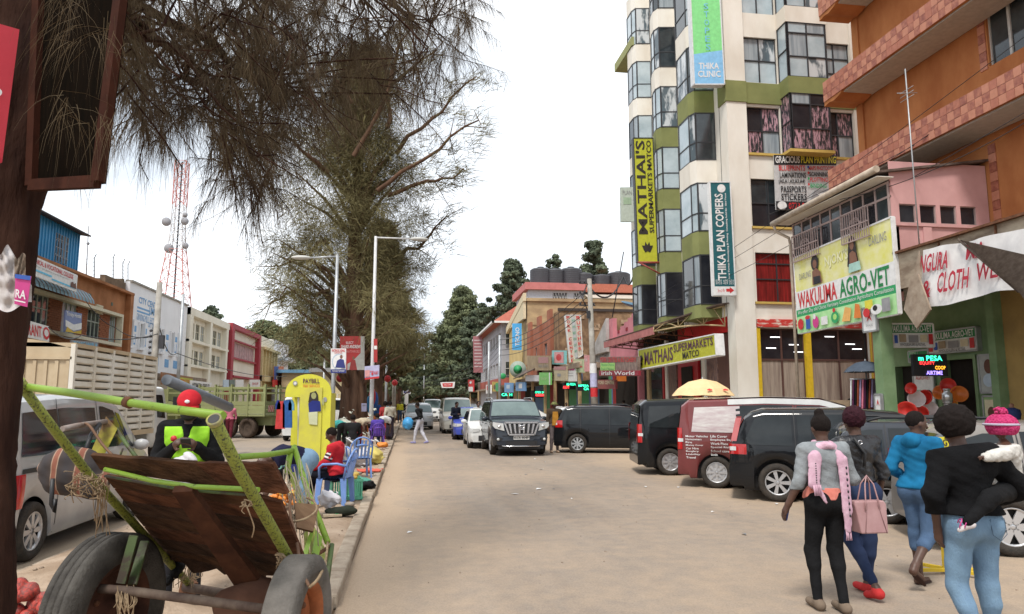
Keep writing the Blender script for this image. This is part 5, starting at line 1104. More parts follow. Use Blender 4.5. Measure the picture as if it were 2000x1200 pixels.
def add_wheel(t,x,y,r,w,nsp=7,rimm=None,steel=False,side=1):
    M=Matrix.Translation((x,y,r))@Euler((R(90)*-side,0,0)).to_matrix().to_4x4()   # local z points outwards
    b=MB(); rr=r*.66; b.lathe([(rr,-w*.5),(r*.9,-w*.5),(r*.985,-w*.36),(r,-w*.2),(r*.995,-w*.02),(r,w*.2),(r*.985,w*.36),(r*.93,w*.49),(r*.8,w*.52),(rr,w*.46),(rr*.97,w*.3)],32,M)
    wh=b.build('wheel',TYRE,t)
    b=MB(); m=rimm or RIMS
    b.lathe([(rr*.99,w*.44),(rr*.93,w*.46),(rr*.88,w*.3)],28,M); b.lathe([(0,w*.36),(rr*.2,w*.38),(rr*.24,w*.28)],14,M)
    if steel: b.lathe([(rr*.24,w*.30),(rr*.5,w*.2),(rr*.75,w*.33),(rr*.9,w*.28)],24,M)
    for k in range(nsp):
        a=2*math.pi*k/nsp; c,s=math.cos(a),math.sin(a); ww=rr*(.115 if nsp>6 else .17)
        if steel: ww=rr*.1
        pts=[(rr*.15,ww*.9),(rr*.93,ww*1.35),(rr*.93,-ww*1.35),(rr*.15,-ww*.9)]
        vs=[M@Vector((u*c-v*s,u*s+v*c,w*.40-.03*(u>rr*.5)*0)) for u,v in pts]+[M@Vector((u*c-v*s,u*s+v*c,w*.28)) for u,v in pts]
        b.add(vs,[(0,1,2,3),(0,4,5,1),(2,1,5,6),(3,2,6,7)])
    b.build('rim',m,wh)
    b=MB(); b.lathe([(0,w*.1),(rr,w*.1)],20,M); b.build('brake_disc',mat('dark_hub',(.03,.03,.03),.7),wh)
class Body:
    def __init__(s,L_,Wd,top,belt,sill=.2,tumble=.17,tR=.5,tF=.55,taper=.16,wheels=(),wr=.33,roofz=None,round_=.13):
        s.L=L_; s.w=Wd/2; s.top=top; s.belt=belt; s.sill=sill; s.tum=tumble; s.tR=tR; s.tF=tF; s.taper=taper; s.wheels=wheels; s.wr=wr; s.roof=max(z for _,z in top); s.rd=round_
    def hw(s,x):
        h=s.L/2; d=0
        if x>h-s.tF: d=(x-(h-s.tF))/s.tF
        elif x<-h+s.tR: d=(-h+s.tR-x)/s.tR
        return s.w*(1-s.taper*d**2.2)
    def T(s,x): return interp(s.top,x)
    def B(s,x): return min(interp(s.belt,x), s.T(x)-.05)
    def bot(s,x):
        z=s.sill+ (.06 if abs(x)>s.L/2-.25 else 0)
        for xw in s.wheels:
            Ra=s.wr+.055; d=abs(x-xw)
            if d<Ra: z=max(z,s.wr+math.sqrt(Ra*Ra-d*d))
        return min(z,s.B(x)-.03)
    def yg(s,x,z):   # half width at height z in the greenhouse
        b_=s.B(x); full=max(.01,s.roof-b_); q=max(0,(z-b_)/full); return s.hw(x)*(.985-s.tum*q**1.25)
    def sec(s,x):
        w=s.hw(x); b0=s.bot(x); b_=s.B(x); T=s.T(x); q=b_-b0
        P=[(w*.93,b0),(w*.975,b0+min(.07,q*.2)),(w*.995,b0+q*.35),(w,b0+q*.62),(w*.992,b0+q*.85),(w*.985,b_)]
        g=T-b_
        for k in(.3,.6,.82): z=b_+g*k; P.append((s.yg(x,z),z))
        ye=s.yg(x,b_+g*.93); r=min(s.rd,g*.6+.02)
        P+= [(ye*1.0-.01,b_+g*.93),(ye-r*.45,T-g*.02-.005),(ye-r*1.2,T),(ye*.45,T+.012),(0,T+.02)]
        return P
    def side(s,x,z,off=.008):
        b_=s.B(x)
        if z>=b_: y=s.yg(x,z)
        else:
            P=s.sec(x); y=P[0][0]
            for (ya,za),(yb,zb) in zip(P[:6],P[1:6]):
                if za<=z<=zb: y=ya+(yb-ya)*(z-za)/max(1e-6,zb-za)
        return y+off
    def shell(s):
        h=s.L/2; xs={-h,h}; n=int(s.L/.055)
        for i in range(n+1): xs.add(-h+s.L*i/n)
        for x,_ in s.top: xs.add(min(max(x,-h),h))
        for xw in s.wheels:
            for d in(-1,1): xs.add(xw+d*(s.wr+.054))
        xs=sorted(xs); b=MB(); rows=[]
        for x in xs:
            P=s.sec(x); row=[(x,y,z) for y,z in P]+[(x,-y,z) for y,z in reversed(P[:-1])]; rows.append(row)
        m=len(rows[0]); vs=[p for r in rows for p in r]
        fs=[(i*m+k,(i+1)*m+k,(i+1)*m+k+1,i*m+k+1) for i in range(len(rows)-1) for k in range(m-1)]
        b.add(vs,fs,0,True); n0=(len(rows)-1)*m
        b.add([vs[k] for k in range(m)],[tuple(range(m))]); b.add([vs[n0+k] for k in range(m)],[tuple(reversed(range(m)))])
        return b
    def swin(s,b,x0b,x1b,x0t,x1t,z0=None,z1=None,sgn=1,off=.008,zt=.09):
        def f(u,v):
            xb=x0b+(x1b-x0b)*u; xt=x0t+(x1t-x0t)*u; x=xb+(xt-xb)*v
            za=(z0 if z0 is not None else s.B(x)+.03); zb=(z1 if z1 is not None else s.T(x)-zt); z=za+(zb-za)*v
            return (x,sgn*s.side(x,z,off),z)
        b.grid(f,8,5)
    def pwin(s,b,xa,za,xb,zb,off=.012,m=.055,bow=.0):   # screen lying on the top profile between two of its points
        def hwz(x,z): return s.yg(x,z)-m
        nx,nz=(zb-za),-(xb-xa)
        ln=math.hypot(nx,nz); nx/=ln; nz/=ln
        if nz<0 : nx,nz=-nx,-nz
        def f(u,v):
            x=xa+(xb-xa)*v; z=za+(zb-za)*v; y=(2*u-1)*max(.05,(hwz(x,min(z,s.T(x))))); return (x+nx*off+0*u,y,z+nz*off+.02*(1-(2*u-1)**2))
        b.grid(f,8,4)
def car(label,pos,heading,B_,colour,cat='car',name='parked_car',win=(),ws=None,rw=None,dark=CARGLASS,wsg=None,spokes=7,tail='box',head='box',plate=None,rearplate=None,sides=(1,-1),group=None,seams=(),handles=(),mirror=None,steel=False,extra=None,moulding=None,rimm=None,zlift=0):
    t=thing(name,label,cat,(pos[0],pos[1],-.012+zlift),R(heading),group); local(t)
    pm=colour; h=B_.L/2
    o=B_.shell().build('body',pm,t); md=o.modifiers.new('e','EDGE_SPLIT'); md.split_angle=R(38)
    b=MB(); b.box(-h+.25,h-.3,-B_.w+.26,B_.w-.26,.17,min(.85,B_.roof*.5)); b.box(-h+.04,h-.04,-B_.w+.2,B_.w-.2,.24,.42); b.build('underbody',RUBB,t)
    for xw in B_.wheels:
        for sd in(1,-1): add_wheel(t,xw,sd*(B_.w-.12),B_.wr,.21,spokes,rimm,steel,sd)
    for sd in sides:
        for wn_ in win:
            b=MB(); B_.swin(b,*wn_[:4],sgn=sd,zt=wn_[4] if len(wn_)>4 else .1); b.build('side_window',wn_[5] if len(wn_)>5 else dark,t)
        if len(seams):
            b=MB()
            for x in seams:
                def f(u,v,x=x):
                    z=B_.bot(x)+.03+(B_.T(x)-.07-B_.bot(x))*v; return (x+(u-.5)*.014,sd*B_.side(x,z,.004),z)
                b.grid(f,1,14)
            b.build('door_seams',RUBB,t)
        for x in handles:
            b=MB(); z=B_.B(x)-.13; y=sd*B_.side(x,z,.02); b.tube([(x-.09,y*.985,z),(x-.07,y,z),(x+.07,y,z),(x+.09,y*.985,z)],.014,6); b.build('door_handle',CHROME if handles[0]>50 else pm,t)
        if mirror:
            x,z=mirror; y=sd*(B_.w+.1); b=MB(); b.ball((x,y,z),(.07,.12,.085),10); b.bar((x,sd*(B_.w-.05),z-.04),(x,y,z-.02),.05,.04); b.build('wing_mirror',pm,t)
        if moulding:
            b=MB()
            def f(u,v): x=-h+.5+(B_.L-1.0)*u; z=moulding-.035+.07*v; return (x,sd*B_.side(x,z,.012),z)
            x0=None; b.grid(f,30,1); b.build('side_moulding',RUBB,t)
    if ws: b=MB(); B_.pwin(b,*ws); b.build('windscreen',wsg or CARGL2,t)
    if rw: b=MB(); B_.pwin(b,*rw); b.build('rear_window',dark,t)
    for sd in(1,-1):
        if head:
            z=B_.head if hasattr(B_,'head') else .72
            b=MB(); 
            def f(u,v): x=h-.42+.40*u; zz=z-.07+.15*v-.02*u; return (x,sd*B_.side(x,zz,.01),zz)
            b.grid(f,8,3); b.add([(h+.004,sd*(B_.hw(h)*.98),z-.09),(h+.004,sd*(B_.hw(h)*.98),z+.06),(h+.004,sd*(B_.hw(h)*.58),z+.05),(h+.004,sd*(B_.hw(h)*.62),z-.05)],[(0,1,2,3)]); b.build('headlight',LAMPW,t)
        zt0,zt1=(B_.tail if hasattr(B_,'tail') else (.75,1.05)); b=MB()
        def f(u,v): x=-h+.01+(.10 if tail=='tall' else .3)*u; zz=zt0+(zt1-zt0)*v; x=max(x,-h+.01+ (0 if zz<B_.T(-h+.02) else .0)); return (x,sd*B_.side(x,zz,.012),zz)
        b.grid(f,5,4); yb=B_.hw(-h); b.add([(-h-.008,sd*yb*.99,zt0),(-h-.008,sd*yb*.99,zt1),(-h-.008,sd*yb*.9,zt1),(-h-.008,sd*yb*.9,zt0)],[(0,1,2,3)]); tl=b.build('tail_light',LAMPR,t)
        b=MB(); zm=zt0+(zt1-zt0)*.35; 
        def f(u,v): x=-h+.02+.11*u; zz=zm+.07*v; return (x,sd*B_.side(x,zz,.016),zz)
        b.grid(f,3,1); b.build('lamp_lens',LAMPW,tl)
    if plate:
        z=plate[1]; cs=[Vector((h+.03,-.26,z+.06)),Vector((h+.03,.26,z+.06)),Vector((h+.03,.26,z-.06)),Vector((h+.03,-.26,z-.06))]
        cs=[Vector((h+.03,s_*.26,z+q)) for s_,q in((-1,.06),(1,.06),(1,-.06),(-1,-.06))]; b=MB(); b.box(h,h+.03,-.26,.26,z-.06,z+.06); pl=b.build('number_plate',PLW,t)
        b=MB(); vs,fs=glyphs(plate[0],.02); b.add([(h+.034,-.235+x*.47,z-.04+y_*.08) for x,y_ in vs],fs); b.build('lettering',BLACK,pl)
    b=MB(); b.box(h-.06,h+.012,-B_.w*.55,B_.w*.55,.3,.5); b.build('lower_grille',RUBB,t)
    if extra: extra(t,B_)
    return t
def mpv(L_=4.6,W_=1.74,H_=1.62,wr=.325): 
    h=L_/2; B_=Body(L_,W_,[(-h,.6),(-h+.03,.95),(-h+.30,H_-.16),(-h+.42,H_-.07),(-h+.62,H_-.01),(-.2,H_),(.45,H_-.06),(.85,H_-.2),(1.45,1.07),(1.75,.98),(h-.2,.84),(h-.06,.72),(h,.55)],[(-h,.97),(h-1.2,.92),(h-.7,.86),(h,.7)],wheels=(-h+.82,h-.86),wr=wr,tumble=.2,sill=.2); B_.head=.70; B_.tail=(.88,1.12); return B_
MPVW=[(-2.08,-1.42,-1.92,-1.42,.12),(-1.34,-.42,-1.34,-.42,.1),(-.34,.62,-.34,.45,.1),(.68,1.22,.5,.68,.12)]
MPVS=(-.38,.66,-1.38)
def hiace():
    B_=Body(4.7,1.7,[(-2.35,.5),(-2.33,1.2),(-2.2,1.9),(-2.0,1.98),(1.1,1.98),(1.4,1.9),(1.95,1.12),(2.25,.98),(2.33,.7),(2.35,.5)],[(-2.35,1.1),(2.35,1.0)],wheels=(-1.35,1.4),wr=.33,tumble=.12,taper=.12); B_.head=.8; B_.tail=(.8,1.1); return B_
def hatch():
    B_=Body(4.1,1.7,[(-2.05,.5),(-2.03,.95),(-1.75,1.4),(-1.4,1.47),(-.2,1.5),(.3,1.46),(1.1,1.0),(1.8,.84),(2.02,.7),(2.05,.5)],[(-2.05,.95),(2.05,.78)],wheels=(-1.25,1.3),wr=.3,tumble=.22); B_.head=.7; B_.tail=(.8,1.05); return B_
BLKC=paint('black_car_paint',(.010,.011,.013)); DGC=paint('charcoal_car_paint',(.04,.045,.055)); SILV=paint('silver_car_paint',(.42,.42,.42)); WHC=paint('white_car_paint',(.66,.66,.64)); BLC=paint('blue_car_paint',(.06,.09,.42)); MARC=paint('maroon_car_paint',(.18,.045,.045)); GREYC=paint('grey_beige_car_paint',(.25,.23,.21)); CRC=paint('cream_van_paint',(.5,.48,.42))
# --- near left silver minivan, driving away
h=2.2; B_=Body(4.4,1.69,[(-h,.5),(-h+.02,1.0),(-h+.12,1.7),(-h+.3,1.8),(-.9,1.85),(.2,1.84),(.75,1.74),(1.55,1.08),(1.7,1.02),(h-.1,.85),(h,.6)],[(-h,1.14),(.9,1.1),(1.5,1.02),(h,.8)],wheels=(-h+.64,h-.78),wr=.325,tumble=.13,taper=.1,tR=.25); B_.head=.75; B_.tail=(.62,.98)
VANG=mat('tinted_van_glass',(.03,.035,.045),.05,col2=(.012,.012,.016),scale=2,spec=.6)
def van_x(t,B_):
    b=MB()
    def f(u,v): x=-1.95+1.0*u; z=.985+.05*v; return (x,-B_.side(x,z,.01),z)
    b.grid(f,6,1); b.build('sliding_rail',RUBB,t)
car('silver minivan seen from its rear quarter behind the handcart',(-4.95,10.53),90,B_,SILV,cat='minivan',name='minivan',win=[(-1.98,-1.12,-1.9,-1.12,.16,VANG),(-1.08,-.05,-1.08,-.05,.16,VANG),(.1,1.05,.1,.55,.14,CARGLASS),(1.1,1.4,.6,.75,.15)],ws=(1.5,1.10,.8,1.68),rw=(-2.18,1.05,-2.08,1.7),seams=(-1.1,.02,1.25),handles=(-.9,.25),mirror=(1.25,1.12),spokes=8,moulding=None,extra=van_x)
# --- row of vehicles on the far right carriageway
B_=mpv(4.4,1.8,1.68,.34); B_.head=.82
car('silver crossover driving towards the camera on the street',(.72,48.2),-90,B_,SILV,name='car',win=MPVW,ws=(1.42,1.10,.86,1.52),mirror=(1.1,1.1),plate=('KCB 482',.55),wsg=CARGL2)
car('white minibus coming towards the camera behind the silver crossover',(2.2,67),-90,hiace(),WHC,cat='minibus',name='minibus',win=[(-2.0,-.8,-2.0,-.8,.15),(-.7,.6,-.7,.6,.15)],ws=(1.88,1.2,1.42,1.86),mirror=(1.9,1.3),plate=('KBX 210',.45))
car('cream van standing in the parked line beyond the blue car',(2.75,42.5),-90,hiace(),CRC,cat='van',name='van',win=[(-2.0,-.8,-2.0,-.8,.15),(-.7,1.2,-.7,1.0,.15)],ws=(1.88,1.2,1.42,1.86),mirror=(1.9,1.3))
B_=hatch(); car('small bright blue car in the parked line',(3.0,35.6),-92,B_,BLC,win=[(-1.7,-.9,-1.5,-.9,.1),(-.8,.2,-.8,.2,.1),(.28,.95,.28,.5,.1)],ws=(1.06,1.02,.36,1.42),mirror=(.8,1.0),plate=('KCJ 118',.45))
B_=hatch(); car('white saloon between the blue car and the charcoal four wheel drive',(3.15,29.3),-91,B_,WHC,win=[(-1.7,-.9,-1.5,-.9,.1),(-.8,.2,-.8,.2,.1),(.28,.95,.28,.5,.1)],ws=(1.06,1.02,.36,1.42),mirror=(.8,1.0))
B_=mpv(4.5,1.75,1.55,.31); car('pale saloon parked nose in behind the charcoal four wheel drive',(8.6,31.5),10,B_,WHC,win=MPVW,ws=(1.42,1.08,.86,1.4),rw=(-2.22,.98,-1.95,1.38))
B_=hatch(); car('white hatchback parked far along the right side shops',(6.6,40),0,B_,WHC,win=[(-1.7,-.9,-1.5,-.9,.1),(-.8,.2,-.8,.2,.1)],ws=(1.06,1.02,.36,1.42))
for i,(x,y_,m_,lb) in enumerate(((4.6,53,DGC,'dark grey car far down the parked line'),(4.9,60,BLKC,'black car farther down the parked line'),(5.0,70,SILV,'silver car near the end of the parked line'),(-7.2,66,WHC,'white car far off on the left carriageway'),(-6.0,92,WHC,'small white car farthest off on the left carriageway'))):
    car(lb,(x,y_),-90 if i<3 else 90,mpv(4.4,1.74,1.6,.31),m_,win=MPVW,ws=(1.42,1.08,.86,1.42),rw=(-2.17,.98,-1.9,1.4))
car('white minibus on the left carriageway behind the trunk with posters',(-5.0,52),90,hiace(),WHC,cat='minibus',name='minibus',win=[(-2.0,-.8,-2.0,-.8,.15),(-.7,1.2,-.7,1.0,.15)],rw=(-2.32,1.2,-2.22,1.85))
car('white van glimpsed between the yellow kiosk and the lamp pole',(-4.8,36),90,hiace(),WHC,cat='van',name='van',win=[(-2.0,-.8,-2.0,-.8,.15),(-.7,1.2,-.7,1.0,.15)],rw=(-2.32,1.2,-2.22,1.85))
# --- charcoal four wheel drive facing the camera
h=2.4; B_=Body(4.8,1.88,[(-h,.6),(-h+.03,1.1),(-h+.35,1.72),(-h+.6,1.82),(.2,1.84),(.62,1.78),(1.12,1.22),(1.3,1.19),(h-.35,1.12),(h-.1,1.0),(h-.02,.8),(h,.5)],[(-h,1.15),(1.0,1.12),(h-.3,1.03),(h,.9)],wheels=(-1.45,1.42),wr=.39,tumble=.17,taper=.15,sill=.3,tF=.5); B_.head=.93; B_.tail=(.95,1.35)
def prado(t,B_):
    h=B_.L/2; G=mat('satin_chrome',(.55,.56,.58),.25,.8)
    b=MB(); b.prism([(-.52,1.06),(.52,1.06),(.40,.72),(-.40,.72)],lambda a,z,k:(h+.045 if k==0 else h-.1,a,z)); b.build('grille_back',RUBB,t)
    b=MB()
    for P,Q in (((-.56,1.09),(.56,1.09)),((-.56,1.09),(-.42,.70)),((.56,1.09),(.42,.70)),((-.42,.70),(.42,.70))): b.bar((h+.06,P[0],P[1]),(h+.06,Q[0],Q[1]),.05,.04,up=(1,0,0))
    b.build('grille_surround',G,t)
    for i in range(6):
        a=-.40+i*.16; 
        if abs(a)<.05: continue
        b=MB(); b.prism([(a-.035,1.05),(a+.035,1.05),(a*.84+.022,.74),(a*.84-.022,.74)],lambda y,z,k:(h+.085 if k==0 else h+.03,y,z)); b.build('grille_bar',G,t)
    b=MB(); M=Matrix.Translation((h+.1,0,.93))@Euler((0,R(90),0)).to_matrix().to_4x4()
    b.tube([(h+.1,.10*math.cos(k*.3927),.93+.07*math.sin(k*.3927)) for k in range(17)],.012,5); b.tube([(h+.1,.045*math.cos(k*.3927),.94+.055*math.sin(k*.3927)) for k in range(17)],.009,5); b.tube([(h+.1,.09*math.cos(k*.3927),.955+.028*math.sin(k*.3927)) for k in range(17)],.009,5); b.build('badge',CHROME,t)
    for s in(1,-1):
        b=MB(); b.prism([(s*.60,1.06),(s*.92,1.10),(s*.93,.98),(s*.86,.90),(s*.56,.82)][::s],lambda y,z,k:(h+.03-.22*max(0,abs(y)-.55) if k==0 else h-.2,y,z)); b.build('headlight_cluster',LAMPW,t)
        b=MB(); b.ball((h-.02,s*.72,.97),(.06,.07,.05),10); b.build('headlight_lamp',CHROME,t)
        b=MB(); b.prism([(s*.62,.60),(s*.88,.62),(s*.84,.48),(s*.66,.5)][::s],lambda y,z,k:(h+.025-.15*max(0,abs(y)-.6) if k==0 else h-.1,y,z)); b.build('fog_lamp_recess',RUBB,t)
        b=MB(); b.ball((h+.01,s*.76,.55),(.03,.05,.045),8); b.build('fog_lamp',LAMPW,t)
        b=MB(); b.tube([(-1.6,s*.72,1.83),(-1.5,s*.72,1.89),(.1,s*.72,1.90),(.3,s*.72,1.83)],.02,6); b.build('roof_rail',GALV,t)
    b=MB(); b.box(h-.1,h+.05,-.45,.45,.36,.48); b.build('bumper_intake',RUBB,t)
    b=MB(); b.tube([(h-.12,-.72,.35),(h+.06,-.55,.33),(h+.07,0,.33),(h+.06,.55,.33),(h-.12,.72,.35)],.018,6); b.build('skid_trim',CHROME,t)
    b=MB(); b.bar((h-.02,-.62,.66),(h-.02,.62,.66),.05,.02); b.build('bumper_line',RUBB,t)
    for i,z in enumerate((1.30,1.40,1.5,1.6)):
        b=MB(); x=1.06-(z-1.25)*.86; b.obox((x+.03,.60-.02*i,z+.012),(.012,.11,.07),Euler((0,R(-48),0)).to_matrix()); b.build('windscreen_sticker',mat('pale_green_sticker',(.35,.55,.45),.5),t)
car('charcoal four wheel drive with chrome grille facing the camera, plate KCR 804P',(3.68,25.85),-90,B_,paint('blue_black_car_paint',(.028,.034,.045)),cat='suv',name='suv',win=[(-2.0,-1.3,-1.85,-1.3,.13),(-1.2,-.25,-1.2,-.25,.12),(-.15,.85,-.15,.5,.12)],ws=(1.08,1.27,.68,1.74),mirror=(.8,1.18),plate=('KCR 804P',.6),spokes=6,seams=(-1.25,-.2,.92),handles=(-.9,.15),extra=prado,head=None)
# --- nose-in row on the right
def at_wheel(px,py,heading,back,hw):   # centre of a car whose near rear wheel stands at this point of the ground
    w=W(px,py,Z=0); a=R(heading); return (w.x+math.cos(a)*back-math.sin(a)*hw, w.y+math.sin(a)*back+math.cos(a)*hw)
B_=mpv(4.62,1.76,1.62,.33)
def roofrails(t,B_):
    for s in(1,-1): b=MB(); b.tube([(-1.6,s*.62,B_.T(-1.6)),(-1.4,s*.62,B_.roof+.05),(.2,s*.62,B_.roof+.05),(.5,s*.62,B_.T(.5))],.018,6); b.build('roof_rail',RUBB,t)
car('long black people carrier seen side on behind the charcoal four wheel drive',at_wheel(1128,885,-15,1.49,.8),-15,B_,BLKC,cat='people carrier',win=MPVW,ws=(1.42,1.10,.88,1.44),rw=(-2.26,1.0,-2.02,1.42),seams=MPVS,handles=(-.55+100*0,.25),mirror=(1.05,.98),spokes=8,extra=roofrails,rimm=GALV)
h=2.3; B_=Body(4.6,1.72,[(-h,.45),(-h+.02,1.0),(-h+.10,1.68),(-h+.25,1.8),(-.5,1.85),(.55,1.82),(1.0,1.68),(1.65,1.12),(1.9,1.0),(h-.05,.8),(h,.55)],[(-h,1.12),(1.2,1.06),(1.7,.98),(h,.8)],wheels=(-h+.78,h-.8),wr=.32,tumble=.13,taper=.1,tR=.3); B_.head=.78; B_.tail=(.78,1.22)
VW=[(-2.06,-1.18,-2.0,-1.18,.15),(-1.1,.0,-1.1,.0,.15),(.08,1.1,.08,.75,.15),(1.16,1.45,.8,.95,.17)]
car('boxy black van parked nose in left of the maroon van',at_wheel(1310,928,-10,1.52,.8),-10,B_,BLKC,cat='van',name='van',win=VW,ws=(1.6,1.16,1.03,1.64),rw=(-2.28,1.05,-2.2,1.68),tail='tall',seams=(-1.14,.04),handles=(-.95,.2),mirror=(1.3,1.1),spokes=8,steel=True)
DSG=mat('mural_window_sticker',(.6,.58,.55),.4,col2=(.42,.32,.33),scale=3,stretch=(1,1,5))
def maroon(t,B_):
    b=MB(); b.grid(lambda u,v:(-1.95+3.1*u,(2*v-1)*.66,B_.T(-1.95+3.1*u)+.028-.014*abs(2*v-1)),20,6); b.build('white_roof_panel',WHC,t)
    for s in(1,-1):
        b=MB()
        def f(u,v): x=-1.25+2.35*u; z=B_.T(x)-.125+.11*v; return (x,s*B_.side(x,z,.008),z)
        b.grid(f,20,3); b.build('white_roof_edge',WHC,t)
    for s in (-1,):
        b=MB()
        def f(u,v): x=-.92+2.6*u; z=.42+(.68)*v; return (x+.25*(1-v)**2*(u<.01),s*B_.side(x,min(z,B_.B(x)-.01),.007),min(z,B_.B(x)-.01))
        b.grid(f,26,8); 
        # keep clear of the wheel arches
        b.build('white_door_panel',WHC,t)
        lines=['Motor Vehicles','Homeowners','Fire','Money Cover','Car Hire','Burglary','Liability','Travel']; l2=['Life Cover','Employee Benefits','Work Place cover','Special Risk','School cover','Boda']
        def put(s_,x0,x1,z0,z1,nm='lettering'):
            vs,fs=glyphs(s_,.01); q=MB(); q.add([(x0+xx*(x1-x0),-B_.side(x0+xx*(x1-x0),z0+yy*(z1-z0),.012),z0+yy*(z1-z0)) for xx,yy in vs],fs); q.build(nm,WHITE,t)
        for i,l_ in enumerate(lines): put(l_,-2.12,-2.12+.032*len(l_),1.03-i*.062,1.03-i*.062+.042)
        for i,l_ in enumerate(l2): put(l_,-1.62,-1.62+.033*len(l_),1.03-i*.075,1.03-i*.075+.05)
        b=MB()
        def f(u,v): x=.3+.5*u; z=.62+.3*v; return (x,-B_.side(x,z,.012),z)
        b.grid(f,4,3); b.build('painted_square',MARC,t)
car('maroon van with white lettering, white roof and a picture stuck on its rear side window',at_wheel(1401,953,-24,1.52,.8),-24,B_,MARC,cat='van',name='van',win=[(-2.0,-1.02,-1.93,-1.02,.16,DSG)]+VW[1:],ws=(1.6,1.16,1.03,1.64),rw=(-2.28,1.05,-2.2,1.68),tail='tall',seams=(-.95,.04),handles=(.2,),mirror=(1.3,1.1),spokes=8,steel=True,extra=maroon)
B_=mpv(4.78,1.78,1.64,.335); B_.tail=(.82,1.0)
MW=[(-2.16,-1.3,-1.92,-1.3,.13),(-1.2,-.98,-1.2,-.98,.12),(-.92,-.12,-.92,-.12,.1),(-.04,.78,-.04,.5,.1),(.84,1.3,.56,.76,.12)]
def tallred(t,B_):
    b=MB()
    for s in(1,-1):
        def f(u,v): z=1.05+.42*v; x=-2.37+.13*(z-.95)/.3*.55+.10*u; return (x+.0,s*B_.side(x,z,.012),z)
        b.grid(f,2,6)
    b.build('pillar_lamp',mat('pink_lamp_lens',(.5,.12,.12),.2,coat=.5),t)
car('glossy black people carrier with red side lamp right of the maroon van',at_wheel(1521,979,-26,1.57,.8),-26,B_,BLKC,cat='people carrier',win=MW,ws=(1.42,1.10,.88,1.46),rw=(-2.35,1.0,-2.1,1.44),seams=(-1.25,-.08,.82),handles=(-.95,.12),mirror=(1.05,.98),spokes=7,extra=tallred)
B_=mpv(4.5,1.74,1.48,.31); car('dark grey estate behind the woman in the leather jacket',at_wheel(1735,1022,-24,1.43,.8),-24,B_,DGC,cat='estate car',win=MPVW,ws=(1.42,1.08,.86,1.32),rw=(-2.2,.98,-1.95,1.3),seams=MPVS,handles=(-.55,.25),mirror=(1.05,.98),spokes=6,extra=roofrails)
B_=mpv(4.7,1.8,1.52,.335); car('grey beige estate at the right edge behind the woman carrying a child',at_wheel(1985,1085,-20,1.5,.8),-20,B_,GREYC,cat='estate car',win=MPVW,ws=(1.42,1.08,.86,1.36),rw=(-2.3,.98,-2.05,1.34),seams=MPVS,handles=(-.55,.25),mirror=(1.05,.98),spokes=6)
